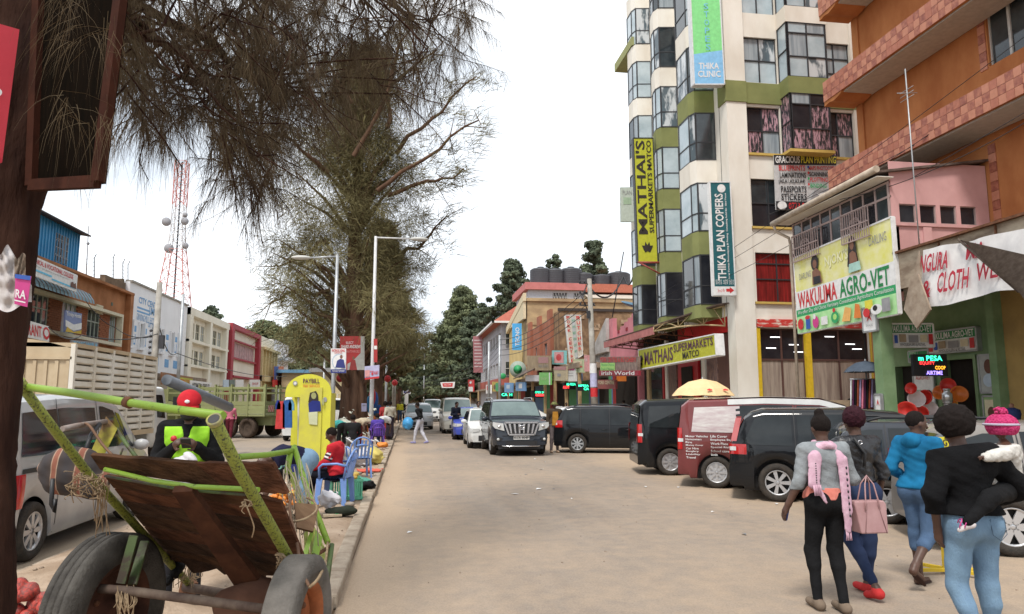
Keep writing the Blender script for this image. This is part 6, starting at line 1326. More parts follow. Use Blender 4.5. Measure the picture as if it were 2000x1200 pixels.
# --- cattle truck
TCR=mat('cream_truck_paint',(.52,.42,.28),.6,col2=(.42,.32,.2),scale=1.5,bump=.1); TCW=mat('pale_slat_paint',(.68,.66,.60),.6,col2=(.58,.53,.44),scale=1.2); RUSTY=mat('dusty_brown_truck_tyre',(.085,.06,.045),.95,col2=(.05,.038,.03),scale=9)
def truck(label,x0,x1,y0,y1,zb,zt,cabL,wy,group=None):
    t=thing('cattle_truck',label,'truck',((x0+x1)/2,y0,0))
    # rear with ribbed doors and arched top, slatted side
    b=MB(); b.box(x0+.05,x1-.06,y0+.05,y1,zb,zt-.05); b.build('box_core',mat('truck_inside',(.34,.31,.25),.9),t)
    b=MB(); b.prism([(x0,zb)]+[(x0+(x1-x0)*k/12,zt-.10+.22*math.sin(math.pi*k/12)) for k in range(13)]+[(x1,zb)],lambda a,z,k:(a,y0 if k==0 else y0+.05,z)); b.build('rear_panel',TCR,t)
    for i in range(11):
        xx=x0+.08+(x1-x0-.16)*i/10; b=MB(); b.box(xx-.035,xx+.035,y0-.03,y0-.002,zb+.1,zt-.35); b.build('door_rib',TCR,t)
    b=MB(); b.box(x0,x1,y0-.05,y0-.003,zt-.33,zt-.27); b.box((x0+x1)/2-.05,(x0+x1)/2+.05,y0-.07,y0-.003,zb,zt-.2); b.box((x0+x1)/2+.2,x1,y0-.06,y0-.003,zb+.75,zb+.82); b.build('door_bars',TCR,t)
    nc=5; cw=(y1-y0)/nc
    for i in range(nc+1): b=MB(); yy=y0+cw*i; b.box(x1-.03,x1+.06,yy-.05,yy+.05,zb-.05,zt); b.build('side_post',TCW,t)
    nr=11; rh=(zt-zb-.12)/nr
    for r_ in range(nr):
        z=zb+.05+r_*rh; b=MB(); b.add([(x1+.0,y0,z),(x1+.0,y1,z),(x1+.045,y1,z+.03),(x1+.045,y0,z+.03),(x1+.03,y1,z+rh*.8),(x1+.03,y0,z+rh*.8),(x1-.02,y1,z+rh*.8),(x1-.02,y0,z+rh*.8)],[(0,1,2,3),(3,2,4,5),(5,4,6,7)]); b.build('side_slat',TCW,t)
    b=MB(); b.box(x0,x1+.05,y0,y1,zt-.06,zt+.03); b.box(x1-.02,x1+.07,y0,y1,zb-.1,zb+.03); b.build('top_rail',TCR,t)
    b=MB(); b.box(x0+.5,x1-.5,y0+.1,y1+cabL,zb-.4,zb-.1); b.box(x1-.4,x1-.1,y0+1.6,y1-1.0,zb-.55,zb-.05); b.build('chassis',mat('dusty_chassis',(.12,.08,.06),.9),t)
    # cab
    B2=Body(cabL,x1-x0-.1,[(-cabL/2,.6),(-cabL/2+.02,2.0),(-cabL/2+.15,2.2),(cabL/2-.45,2.2),(cabL/2-.2,1.3),(cabL/2-.02,1.1),(cabL/2,.5)],[(-cabL/2,1.3),(cabL/2,1.2)],wheels=(0.05,),wr=.42,tumble=.1,taper=.08,sill=.45)
    sh=B2.shell(); cx,cy=(x0+x1)/2,y1+.15+cabL/2
    sh.v=[(cx-y_,cy+x_,z_) for x_,y_,z_ in sh.v]; sh.build('cab',WHC,t)
    w=MB(); B2.swin(w,-.35,.35,-.35,.2,sgn=-1,zt=.25); w.v=[(cx-y_,cy+x_,z_) for x_,y_,z_ in w.v]; w.build('cab_window',CARGLASS,t)
    w=MB(); w.box(x1+.08,x1+.2,cy+.5,cy+.55,1.5,1.9); w.bar((x1-.05,cy+.5,1.8),(x1+.12,cy+.52,1.75),.02); w.build('wing_mirror',RUBB,t)
    for (yy,dbl) in((cy+.05,0),(wy,1)):
        for s in(1,-1):
            M=Matrix.Translation((cx+s*((x1-x0)/2-.12),yy,.42))@Euler((0,R(90)*s,0)).to_matrix().to_4x4(); b=MB(); b.lathe([(0,.02),(.1,.06),(.13,-.02),(.24,-.06),(.25,.08),(.36,.1),(.41,.06),(.42,-.05),(.4,-.15 if not dbl else -.4),(0,-.15 if not dbl else -.4)],26,M); b.build('wheel',RUSTY,t)
    for s in(1,-1): b=MB(); b.box(cx+s*.95-.12,cx+s*.95+.12,y0-.04,y0-.003,zb-.25,zb-.12); b.build('tail_light',LAMPR,t)
    return t
truck('cream cattle truck with ribbed rear doors and white slatted side on the left road',-9.5,-7.15,16.6,21.7,.98,2.98,1.7,17.9)
# --- green flatbed lorries
OLV=mat('olive_green_lorry_paint',(.27,.29,.13),.6,col2=(.21,.22,.10),scale=1.2)
def flatbed(label,c,rz,Lb,Wb):
    t=thing('stake_lorry',label,'lorry',(c[0],c[1],0),R(rz)); local(t)
    zb=1.15; b=MB(); b.box(-Lb/2,Lb/2,-Wb/2,Wb/2,zb-.1,zb); b.box(-Lb/2+.1,Lb/2+1,-.5,.5,.6,zb-.1); b.build('deck',OLV,t)
    for sd in (1,-1):
        for k in range(3): b=MB(); b.box(-Lb/2,Lb/2,sd*Wb/2-.02,sd*Wb/2+.02,zb+.02+k*.21,zb+.20+k*.21); b.build('side_board',OLV,t)
        for k in (1.0,1.25): b=MB(); b.box(-Lb/2,Lb/2,sd*Wb/2-.015,sd*Wb/2+.015,zb+k,zb+k+.07); b.build('side_rail',OLV,t)
        for i in range(7): b=MB(); x=-Lb/2+Lb*i/6; b.box(x-.04,x+.04,sd*Wb/2-.05,sd*Wb/2+.05,zb-.1,zb+1.45); b.build('stake',OLV,t)
        for i in range(18): 
            if i%6<3: b=MB(); x=-Lb/2+Lb*(i+.5)/18; b.box(x-.015,x+.015,sd*Wb/2-.012,sd*Wb/2+.012,zb+.65,zb+1.0); b.build('rail_bar',OLV,t)
    for k in range(3): b=MB(); b.box(-Lb/2-.03,-Lb/2+.01,-Wb/2,Wb/2,zb+.02+k*.21,zb+.20+k*.21); b.build('tail_board',OLV,t)
    for k in (1.0,1.25): b=MB(); b.box(-Lb/2-.02,-Lb/2+.01,-Wb/2,Wb/2,zb+k,zb+k+.07); b.build('tail_rail',OLV,t)
    for y_ in(-Wb/6,Wb/6): b=MB(); b.box(-Lb/2-.06,-Lb/2+.03,y_-.04,y_+.04,zb-.1,zb+1.4); b.build('stake',OLV,t)
    for y_ in(-Wb*.33,Wb*.33):
        c4=[Vector((-Lb/2-.045,y_+.22,zb+.42)),Vector((-Lb/2-.045,y_-.22,zb+.42)),Vector((-Lb/2-.045,y_-.22,zb+.12)),Vector((-Lb/2-.045,y_+.22,zb+.12))]
        b=MB(); b.add(c4,[(0,3,2,1)]); q=b.build('reflector_plate',mat('reflector_white',(.7,.62,.55),.5),t)
        for k in range(4):
            u=k*.3-.1; b=MB(); b.add([bil(c4,max(0,u),1)+Vector((-.004,0,0)),bil(c4,min(1,u+.15),1)+Vector((-.004,0,0)),bil(c4,min(1,u+.4),0)+Vector((-.004,0,0)),bil(c4,min(1,max(0,u+.25)),0)+Vector((-.004,0,0))],[(0,1,2,3)]); b.build('red_stripe',REDP,q)
    for x in(-Lb/2+1.1,-Lb/2+2.3,Lb/2+.9):
        for s in(1,-1): M=Matrix.Translation((x,s*(Wb/2-.2),.5))@Euler((R(-90)*s,0,0)).to_matrix().to_4x4(); b=MB(); b.lathe([(0,.0),(.12,.06),(.28,0),(.3,.12),(.44,.13),(.5,.06),(.5,-.15),(0,-.15)],22,M); b.build('wheel',RUSTY,t)
    b=MB(); b.box(Lb/2+.15,Lb/2+1.75,-Wb/2+.1,Wb/2-.1,.6,1.5); b.prism([(Lb/2+.15,1.5),(Lb/2+1.75,1.5),(Lb/2+1.5,2.35),(Lb/2+.2,2.4)],lambda a,z,k:(a,(-1 if k==0 else 1)*(Wb/2-.14),z)); b.build('cab',OLV,t)
    for s in(1,-1): b=MB(); b.prism([(Lb/2+.5,1.55),(Lb/2+1.6,1.55),(Lb/2+1.4,2.2),(Lb/2+.55,2.2)],lambda a,z,k:(a,s*(Wb/2-.14+(.01 if k==0 else -.02)),z)); b.build('cab_window',CARGLASS,t)
flatbed('olive green stake lorry with red striped reflectors on its tail',(-8.9,38.6),152,6.0,2.4)
flatbed('second olive green stake lorry parked ahead behind the man in the red cap',(-12.0,44),165,5.0,2.3)
# ================================================================ people: one continuous body grown round a posed skeleton, clothes as shells over it
def smin(a,b,k):
    h=np.clip(.5+.5*(b-a)/k,0,1); return b*(1-h)+a*h-k*h*(1-h)
class Field:
    def __init__(s,lo,hi,vx):
        s.lo=np.array(lo); s.vx=vx; s.n=(np.ceil((np.array(hi)-s.lo)/vx)).astype(int)+1; s.f=np.full(s.n,.08,dtype=np.float32)
    def win(s,a,b,r):
        i0=np.maximum(0,np.floor((np.minimum(a,b)-r-s.lo)/s.vx).astype(int)); i1=np.minimum(s.n,np.ceil((np.maximum(a,b)+r-s.lo)/s.vx).astype(int)+1)
        if (i1<=i0).any(): return None
        sl=tuple(slice(p,q) for p,q in zip(i0,i1)); ax=[s.lo[k]+s.vx*np.arange(i0[k],i1[k]) for k in range(3)]
        return sl,np.meshgrid(*ax,indexing='ij',sparse=True)
    def cone(s,a,b,ra,rb,k=.03,flat=1.0):   # tapered limb between two joints
        a=np.array(a,float); b=np.array(b,float); w=s.win(a,b,max(ra,rb)*1.3+.09)
        if w is None: return s
        sl,(X,Y,Z)=w; d=b-a; L2=(d@d)+1e-9; t=np.clip(((X-a[0])*d[0]+(Y-a[1])*d[1]+(Z-a[2])*d[2])/L2,0,1)
        q=np.sqrt((X-a[0]-t*d[0])**2+((Y-a[1]-t*d[1])/flat)**2+(Z-a[2]-t*d[2])**2)-(ra+(rb-ra)*t); s.f[sl]=smin(s.f[sl],q,k); return s
    def ell(s,c,r,k=.02,rot=None):
        c=np.array(c,float); r=np.array(r,float); m=r.max(); w=s.win(c,c,m+.09)
        if w is None: return s
        sl,(X,Y,Z)=w; P=np.stack(np.broadcast_arrays(X-c[0],Y-c[1],Z-c[2]),-1)
        if rot is not None: P=P@np.array(rot)
        l=np.sqrt(((P/r)**2).sum(-1)); g=np.sqrt(((P/r**2)**2).sum(-1))+1e-9; q=l*(l-1)/g; s.f[sl]=smin(s.f[sl],q.astype(np.float32),k); return s
    def rough(s,amp,fr,seed=0):
        X,Y,Z=np.meshgrid(*[s.lo[k]+s.vx*np.arange(s.n[k]) for k in range(3)],indexing='ij',sparse=True); p=seed*1.7
        s.f=s.f+amp*(np.sin(X*fr+p+2*np.sin(Z*fr*.6+p))*np.sin(Z*fr*.9+1.3*np.sin(Y*fr*.8+p))+.6*np.sin((X+Z*1.7)*fr*1.6+p)*np.sin((Y-Z)*fr*1.4)).astype(np.float32); return s
    def cut(s,p,n):   # keep the side towards which n points away
        X,Y,Z=np.meshgrid(*[s.lo[k]+s.vx*np.arange(s.n[k]) for k in range(3)],indexing='ij',sparse=True); n=np.array(n,float); n/=np.linalg.norm(n)
        s.f=np.maximum(s.f,(X-p[0])*n[0]+(Y-p[1])*n[1]+(Z-p[2])*n[2]).astype(np.float32); return s
    def mesh(s):
        f=s.f; n=f.shape; ins=f<0
        c=[ins[a:n[0]-1+a,b:n[1]-1+b,d:n[2]-1+d] for a in(0,1) for b in(0,1) for d in(0,1)]
        tot=sum(x.astype(np.int8) for x in c); act=(tot>0)&(tot<8); idx=-np.ones(act.shape,dtype=np.int64); I=np.argwhere(act); idx[act]=np.arange(len(I))
        acc=np.zeros((len(I),3)); cnt=np.zeros(len(I))
        cor=[(a,b,d) for a in(0,1) for b in(0,1) for d in(0,1)]
        for p in cor:
            for ax in range(3):
                if p[ax]==1: continue
                q=list(p); q[ax]=1; A=I+np.array(p); B=I+np.array(q); fa=f[A[:,0],A[:,1],A[:,2]]; fb=f[B[:,0],B[:,1],B[:,2]]; m=(fa<0)!=(fb<0); t=np.where(m,fa/(fa-fb+1e-12),0)
                pt=A+(B-A)*t[:,None]; acc[m]+=pt[m]; cnt[m]+=1
        V=s.lo+s.vx*acc/np.maximum(cnt,1)[:,None]; Q=[]
        for ax in range(3):
            o=[k for k in range(3) if k!=ax]; sl0=[slice(1,-1)]*3; sl0[ax]=slice(0,-1); sl1=list(sl0); sl1[ax]=slice(1,None)
            a=ins[tuple(sl0)]; b=ins[tuple(sl1)]; e=np.argwhere(a!=b); 
            if not len(e): continue
            fl=a[e[:,0],e[:,1],e[:,2]]; g=e.copy(); g[:,o[0]]+=1; g[:,o[1]]+=1   # grid vertex index
            def cell(d0,d1): h=g.copy(); h[:,o[0]]-=d0; h[:,o[1]]-=d1; h[:,ax]=np.clip(h[:,ax],0,idx.shape[ax]-1); return idx[h[:,0].clip(0,idx.shape[0]-1),h[:,1].clip(0,idx.shape[1]-1),h[:,2].clip(0,idx.shape[2]-1)]
            q=np.stack([cell(1,1),cell(0,1),cell(0,0),cell(1,0)],1); 
            if ax==1: q=q[:,::-1]
            q[~fl]=q[~fl][:,::-1]; Q.append(q)
        Q=np.concatenate(Q); Q=Q[(Q>=0).all(1)]; return V,Q
SKIN=mat('dark_skin',(.095,.045,.028),.5,col2=(.065,.03,.019),scale=8); HAIRM=mat('black_hair',(.009,.007,.006),.9,col2=(.018,.013,.012),scale=90,bump=.5,bscale=200)
BUR=mat('burgundy_hair',(.045,.012,.018),.75,col2=(.02,.006,.01),scale=60,bump=.5)
STAND=dict(pel=(0,0,.97),wai=(0,0,1.12),che=(0,0,1.30),nek=(0,-.01,1.46),hed=(0,.02,1.60),shL=(-.175,0,1.40),elL=(-.225,-.02,1.13),haL=(-.23,.05,.88),shR=(.175,0,1.40),elR=(.225,-.02,1.13),haR=(.23,.05,.88),
 hiL=(-.09,0,.93),knL=(-.10,.02,.50),anL=(-.11,-.02,.085),hiR=(.09,0,.93),knR=(.10,.02,.50),anR=(.11,-.02,.085),ft=0)
def pose(**k): p=dict(STAND); p.update(k); return p
def walk(s=1,st=.28): return dict(knL=(-.09,.10*s+.06,.50),anL=(-.09,.22*s,.09+.0*(s<0)),knR=(.09,-.08*s+.05,.49),anR=(.09,-.30*s,.13 if s>0 else .09),elL=(-.23,-.12*s,1.14),haL=(-.24,-.10*s+.05,.90),elR=(.23,.06*s,1.13),haR=(.24,.18*s,.90))
SIT=dict(pel=(0,0,.52),wai=(0,-.02,.68),che=(0,.0,.86),nek=(0,.03,1.01),hed=(0,.07,1.15),shL=(-.17,.02,.96),elL=(-.21,.10,.72),haL=(-.14,.33,.62),shR=(.17,.02,.96),elR=(.21,.10,.72),haR=(.14,.33,.62),hiL=(-.09,.02,.50),knL=(-.12,.45,.50),anL=(-.12,.46,.09),hiR=(.09,.02,.50),knR=(.12,.45,.50),anR=(.12,.46,.09))
def person(label,loc,heading,h=1.7,P=None,top=None,low=None,shoe=None,vx=.022,sleeve=1.0,leg=1.0,hair='short',hairm=None,hem=0,fem=0,loose=.014,lloose=.012,skirt=None,group=None,fingers=None,skin=None,wr=.006,extra=None,bulk=1.0,headturn=0,curl=.6,cat='person',name='person',zb=0):
    P=pose(**(P or {})); t=thing(name,label,cat,(loc[0],loc[1],(loc[2] if len(loc)>2 else -.012)+zb),R(heading-90),group); local(t); K=h/1.72; A={k:(np.array(v)*K if not np.isscalar(v) else v) for k,v in P.items()}
    if fingers is None: fingers=vx<.016
    pts=np.array([v for v in A.values() if not np.isscalar(v)]); lo=pts.min(0)-np.array([.25,.25,.14]); hi=pts.max(0)+np.array([.25,.27,.28]); g=K*bulk
    fwd=np.array([0,1.,0]); skm=skin or SKIN; hv=A['hed']-A['nek']; hv=hv/np.linalg.norm(hv); ct,st=math.cos(R(headturn)),math.sin(R(headturn)); fh=np.array([st,ct,0.]); fh-=hv*(fh@hv)*.9; fh/=np.linalg.norm(fh); sh_=np.cross(fh,hv)
    def torso(F,o):
        F.cone(A['pel']+np.array([-.055,0,0])*g,A['pel']+np.array([.055,0,0])*g,.115*g+o,.115*g+o,.05,.92); F.cone(A['pel'],A['wai'],(.125+.01*fem)*g+o,.105*g+o,.05,.85)
        F.cone(A['wai'],A['che'],.108*g+o,.125*g+o,.05,.82); F.cone(A['che']+(A['shL']-A['che'])*.45,A['che']+(A['shR']-A['che'])*.45,.112*g+o,.112*g+o,.05,.85); F.cone(A['shL'],A['shR'],.062*g+o,.062*g+o,.05)
        if fem: 
            for s in(-1,1): F.ell(A['hi'+('L' if s<0 else 'R')]+np.array([0,-.045,.0])*g,(.1*g+o,.1*g+o,.11*g+o),.05)
    def arm(F,o,end=1.0):
        for s in 'LR':
            F.cone(A['sh'+s],A['el'+s],.054*g+o,.043*g+o,.03); e=A['el'+s]+(A['ha'+s]-A['el'+s])*end; 
            if end>0: F.cone(A['el'+s],e,.041*g+o,(.041-.013*end)*g+o,.025)
    def legs(F,o,end=1.0,ot=0):
        for s in 'LR':
            F.cone(A['hi'+s],A['kn'+s],(.088+.006*fem)*g+o,.058*g+o,.045); k=A['kn'+s]; a=k+(A['an'+s]-k)*end; cm=k+(A['an'+s]-k)*.3+np.array([0,-.012,0])
            F.cone(k,a,.055*g+o+ot,(.055-.02*end)*g+o+ot,.03); F.cone(k,cm,.05*g+o,.052*g+o,.03)
    B=Field(lo,hi,vx); torso(B,-.008); arm(B,-.005 if sleeve>.9 and top is not None else 0,.93); legs(B,-.007 if low is not None and leg>.8 else 0)
    B.cone(A['che'],A['nek']+hv*.05*K,.06*K,.052*K,.04)
    hc=A['hed']; B.ell(hc+hv*.02*K,(.078*K,.096*K,.105*K),.015,np.stack([sh_,fh,hv],1)); B.cone(hc-hv*.05*K+fh*.02*K,hc-hv*.075*K+fh*.045*K,.055*K,.034*K,.03)
    B.cone(hc+fh*.085*K+hv*.01*K,hc+fh*.108*K-hv*.02*K,.010*K,.017*K,.012)   # nose
    for s in(-1,1): B.ell(hc+sh_*s*.078*K-hv*.01*K,(.012*K,.022*K,.03*K),.01,np.stack([sh_,fh,hv],1)); 
    B.cone(hc+fh*.088*K-hv*.055*K-sh_*.02*K,hc+fh*.088*K-hv*.055*K+sh_*.02*K,.011*K,.011*K,.01)
    for s in 'LR':
        w=A['ha'+s]; d=w-A['el'+s]; d/=np.linalg.norm(d); sd=np.array([1.,0,0])*(1 if s=='R' else -1); pn=np.cross(d,np.cross(sd,d)); pn/=np.linalg.norm(pn)   # palm faces inwards
        wd=np.cross(d,pn); pm=w+d*.055*K; B.cone(w-d*.02*K,pm,.026*K,.030*K,.015)
        if fingers:
            if wd@fwd<0: wd=-wd
            for i,(o_,l_) in enumerate(((-.027,.062),(-.009,.074),(.010,.080),(.028,.070))):
                k0=pm+wd*o_*K; B.cone(w+d*.02*K+wd*o_*.6*K,k0+d*.02*K,.013*K,.0105*K,.008); m_=k0+d*(.02+l_*.5)*K-pn*.012*curl*K*1.6; e=m_+(d*(1-curl*.5)-pn*curl)*l_*.5*K; B.cone(k0+d*.02*K,m_,.0105*K,.0095*K,.004); B.cone(m_,e,.0095*K,.0082*K,.004)
            th=w+d*.015*K+wd*.02*K; m_=th+(wd*.8+d*.55)*.04*K-pn*.012*K; B.cone(th,m_,.014*K,.0115*K,.008); B.cone(m_,m_+(wd*.2+d)*.034*K-pn*.01*K,.0115*K,.0095*K,.005)
        else: B.cone(pm,pm+(d-pn*.35)*.07*K,.028*K,.014*K,.02); B.cone(w+d*.02*K,w+d*.05*K+wd*.035*K,.014*K,.01*K,.01)
        a=A['an'+s]; f_=np.array([.02 if s=='R' else -.02,1,-.18 if a[2]<.12*K else -.9]); f_/=np.linalg.norm(f_)
        hl=a+np.array([0,-.03,-.04])*K; hl[2]=max(hl[2],.035*K); to=a+f_*.15*K; to[2]=max(.03*K,to[2]-.02*K); B.cone(a,hl,.036*K,.034*K,.02); B.cone(hl,to,.033*K,.024*K,.025)
    V,Q=B.mesh(); np_mesh('body',V,Q,skm,t,True)
    def shell(nm,fn,m,wr_=wr,cuts=(),vv=None):
        F=Field(lo,hi,vv or vx); fn(F)
        if wr_: F.rough(wr_,(13 if nm=='trousers' else 22)/K,len(label))
        for p_,n_ in cuts: F.cut(p_,n_)
        V,Q=F.mesh()
        if len(V): return np_mesh(nm,V,Q,m,t,True)
    if low is not None:
        def lf(F): 
            legs(F,lloose,leg); F.cone(A['pel']+np.array([-.055,0,0])*g,A['pel']+np.array([.055,0,0])*g,.115*g+lloose,.115*g+lloose,.05,.92); F.cone(A['pel'],A['wai'],.125*g+lloose,.105*g+lloose,.05,.85)
            if fem:
                for s in 'LR': F.ell(A['hi'+s]+np.array([0,-.045,.0])*g,(.1*g+lloose,.1*g+lloose,.11*g+lloose),.05)
        u=(A['wai']-A['pel']); shell('skirt' if skirt else 'trousers',(lambda F:(lf(F),F.cone(A['pel'],(A['anL']+A['anR'])/2+np.array([0,0,.1]),.14*g,.2*g,.05))) if skirt else lf,low,min(wr*.5,.003),[(A['wai']-u*.1,u)])
    if top is not None:
        u=(A['wai']-A['pel']); hp=A['pel']+u*(hem)
        def tf(F): torso(F,loose); arm(F,loose*.8,sleeve if sleeve>0 else 0); F.cone(A['che'],A['nek']-hv*.01,.07*K,.062*K,.03)
        cuts=[(hp,-u),(A['nek']+hv*.02*K-fh*.01,hv)]
        shell('top',tf,top,wr,cuts)
    if shoe is not None:
        for S_ in 'LR':
          def sf(F):
            for s in S_:
                a=A['an'+s]; f_=np.array([.02 if s=='R' else -.02,1,-.18 if a[2]<.12*K else -.9]); f_/=np.linalg.norm(f_)
                hl=a+np.array([0,-.035,-.045])*K; hl[2]=max(hl[2],.036*K); to=a+f_*.16*K; to[2]=max(.036*K,to[2]-.02*K); F.cone(hl,to,.043*K,.034*K,.02); F.cone(a-np.array([0,0,.02]),hl,.045*K,.043*K,.02)
          shell('shoe',sf,shoe,0)
    hm=hairm or HAIRM; rt=np.stack([sh_,fh,hv],1)
    def hf(F):
        if hair=='afro': F.ell(hc+hv*.045*K-fh*.03*K,(.135*K,.135*K,.13*K),.01,rt); F.rough(.006,70)
        elif hair=='big': F.ell(hc+hv*.05*K-fh*.025*K,(.105*K,.112*K,.115*K),.01,rt); F.rough(.006,90)
        else:
            F.ell(hc+hv*.035*K-fh*.016*K,(.086*K,.098*K,.098*K),.01,rt)
            if hair=='bun': F.ell(hc+hv*.145*K-fh*.02*K,(.045*K,.045*K,.04*K),.02,rt)
            if hair=='tied': F.ell(hc-hv*.0*K-fh*.11*K,(.05*K,.05*K,.06*K),.03,rt)
            F.rough(.002,90)
    if hair: 
        F=Field(hc-.26,hc+.3,min(vx,.018)); hf(F)
        F.cut(hc+fh*.052*K+hv*.03*K,(fh-hv*.62)) if hair!='cap' else None
        F.cut(hc-hv*.062*K,-hv); V,Q=F.mesh(); np_mesh('hair',V,Q,hm,t,True)
    if vx<.03:   # eyes
        b=MB(); 
        for s in(-1,1): b.ball(Vector(hc+fh*.082*K+sh_*s*.032*K+hv*.012*K),.0115*K,8)
        b.build('eyes',mat('eye_white',(.5,.48,.45),.3),t); b=MB()
        for s in(-1,1): b.ball(Vector(hc+fh*.0895*K+sh_*s*.032*K+hv*.012*K),.006*K,6)
        b.build('pupils',BLACK,t)
    if extra: extra(t,A,K,shell,dict(hc=hc,hv=hv,fh=fh,sh=sh_,g=g,lo=lo,hi=hi,torso=torso,arm=arm,legs=legs))
    return t
def cloth(n,c,**k): return mat('cloth_'+n,c,.9,col2=tuple(q*.7 for q in c),scale=9,bump=.3,bscale=60,**k)
JEAN=mat('light_denim',(.20,.31,.42),.85,col2=(.13,.21,.31),scale=5,bump=.3,bscale=120,stretch=(1,1,.5)); JEAND=mat('dark_denim',(.045,.075,.13),.85,col2=(.03,.05,.095),scale=6,bump=.3,bscale=120); JEANM=mat('mid_denim',(.09,.15,.25),.85,col2=(.055,.095,.17),scale=6,bump=.3,bscale=120)
BK=cloth('black',(.012,.012,.013)); 
def hand_target(px,py,Y,o,heading,h):   # a photo point as a joint position in a person's own frame
    w=W(px,py,Y=Y)-Vector(o); a=-R(heading-90); return (np.array([w.x*math.cos(a)-w.y*math.sin(a), w.x*math.sin(a)+w.y*math.cos(a), w.z])/(h/1.72)).tolist()
# --- woman in grey jacket and pink scarf
def scarf(t,A,K,shell,c):
    m=mat('pink_scarf',(.62,.42,.50),.9,col2=(.5,.3,.38),scale=14,bump=.4)
    F=Field(c['lo'],c['hi'],.012); n=A['nek']; ch=A['che']
    for k in range(10):
        a=k*.628; F.cone(n+np.array([.075*math.cos(a),.07*math.sin(a)-.005,-.015+.01*math.sin(a*3)]),n+np.array([.075*math.cos(a+.63),.07*math.sin(a+.63)-.005,-.015+.01*math.sin(3*a+2)]),.032,.032,.02)
    F.cone(n+np.array([-.07,-.05,-.02]),A['shL']+np.array([.03,-.10,-.06]),.03,.06,.02,.5); F.cone(A['shL']+np.array([.03,-.11,-.06]),A['shL']+np.array([-.01,-.14,-.27]),.062,.055,.02,.3)
    F.cone(A['shL']+np.array([-.01,-.14,-.25]),A['shL']+np.array([.09,-.15,-.43]),.035,.018,.02,.4)
    F.cone(n+np.array([.07,-.05,-.02]),A['shR']+np.array([-.06,-.12,-.08]),.03,.045,.02,.5); F.cone(A['shR']+np.array([-.06,-.12,-.08]),A['shR']+np.array([-.055,-.15,-.50]),.052,.046,.02,.3); F.cone(A['shR']+np.array([-.055,-.15,-.48]),A['shR']+np.array([-.06,-.15,-.66]),.045,.034,.02,.3)
    F.rough(.0035,45); V,Q=F.mesh(); np_mesh('scarf',V,Q,m,t,True)
    b=MB(); r=random.Random(4)
    for k in range(16):
        p=A['shR']+np.array([-.085+.05*r.random(),-.15,-.66]); b.tube([Vector(p),Vector(p+np.array([.004,0,-.05])) ,Vector(p+np.array([r.uniform(-.01,.01),0,-.09]))],.003,4)
        p=A['shL']+np.array([-.05+.09*r.random(),-.165,-.28]); b.tube([Vector(p),Vector(p+np.array([r.uniform(-.01,.01),-.01,-.09]))],.003,4)
    b.build('fringe',m,t,kind='stuff')
    b=MB()
    for k in range(9): p=A['shR']+np.array([-.055,-.168-.002*k%3,-.14-.05*k]); b.ball(Vector(p),(.009,.004,.014),6); p=A['shL']+np.array([.0,-.172,-.1-.02*k]); b.ball(Vector(p),(.007,.004,.006),6)
    b.build('scarf_print',BLACK,t,kind='stuff')
    shell('blouse_hem',lambda F:(F.cone(A['pel']+np.array([-.06,0,.0]),A['pel']+np.array([.06,0,.0]),.132,.132,.05,.92),F.cone(A['pel'],A['wai'],.135,.12,.05,.9)),mat('coral_blouse',(.68,.24,.19),.85,col2=(.55,.17,.13),scale=12),.006,[(A['pel']+np.array([0,0,-.01]),(0,0,-1)),(A['pel']+np.array([0,0,.1]),(0,0,1))])
    b=MB(); p=A['haL']+np.array([.01,.05,-.06]); b.obox(Vector(p),(.012,.07,.13),Euler((.3,.1,0)).to_matrix()); b.build('phone',mat('blue_phone',(.03,.06,.25),.3),t)
o1=W(1640,1192,Z=0); o1=(o1.x,o1.y+.12)
person('woman walking away in grey jacket with a pink fringed scarf and black trousers',o1,88,1.64,dict(walk(-1),haL=(-.36,.02,.90),elL=(-.27,-.04,1.12),elR=(.27,-.02,1.13),haR=(.31,.10,1.21),anL=(-.15,-.05,.09),knL=(-.13,.05,.5),anR=(.02,-.18,.09),knR=(.07,.01,.5)),
  top=mat('grey_jacket',(.27,.29,.30),.85,col2=(.2,.215,.225),scale=10,bump=.3,bscale=50),low=BK,shoe=mat('brown_suede',(.2,.15,.11),.9),vx=.0115,sleeve=.55,hair='bun',fem=1,hem=.55,loose=.016,lloose=.007,extra=scarf)
# --- woman in black leather jacket
def buckle(t,A,K,shell,c):
    b=MB(); p=A['che']+np.array([-.07,-.14,.12]); b.tube([Vector(p+np.array([.02*math.cos(k*.7),0,.02*math.sin(k*.7)])) for k in range(10)],.004,5); b.build('buckle',CHROME,t)
    b=MB(); b.tube([Vector(A['che']+np.array([-.12,-.12,.16])),Vector(A['che']+np.array([-.03,-.15,.02])),Vector(A['che']+np.array([-.05,-.15,-.1]))],.014,6); b.build('strap',RUBB,t)
o2=W(1690,1160,Z=0); o2=(o2.x,o2.y)
LEATH=mat('black_leather',(.022,.023,.026),.38,col2=(.012,.012,.014),scale=9,bump=.7,bscale=22)
person('woman in black leather jacket, dark jeans and red shoes beside the scarf wearer',o2,96,1.68,dict(knL=(-.07,.06,.5),anL=(-.06,-.22,.12),knR=(.08,.0,.5),anR=(.07,.05,.09),haR=(.26,.05,.84),elR=(.25,-.03,1.12),haL=(-.24,.06,.95)),
  top=LEATH,low=mat('navy_denim',(.03,.045,.095),.85,col2=(.02,.03,.07),scale=6),shoe=mat('red_canvas_shoe',(.55,.04,.04),.7),vx=.0125,leg=.86,hair='big',hairm=BUR,fem=1,hem=.55,loose=.022,lloose=.007,extra=buckle,wr=.009)
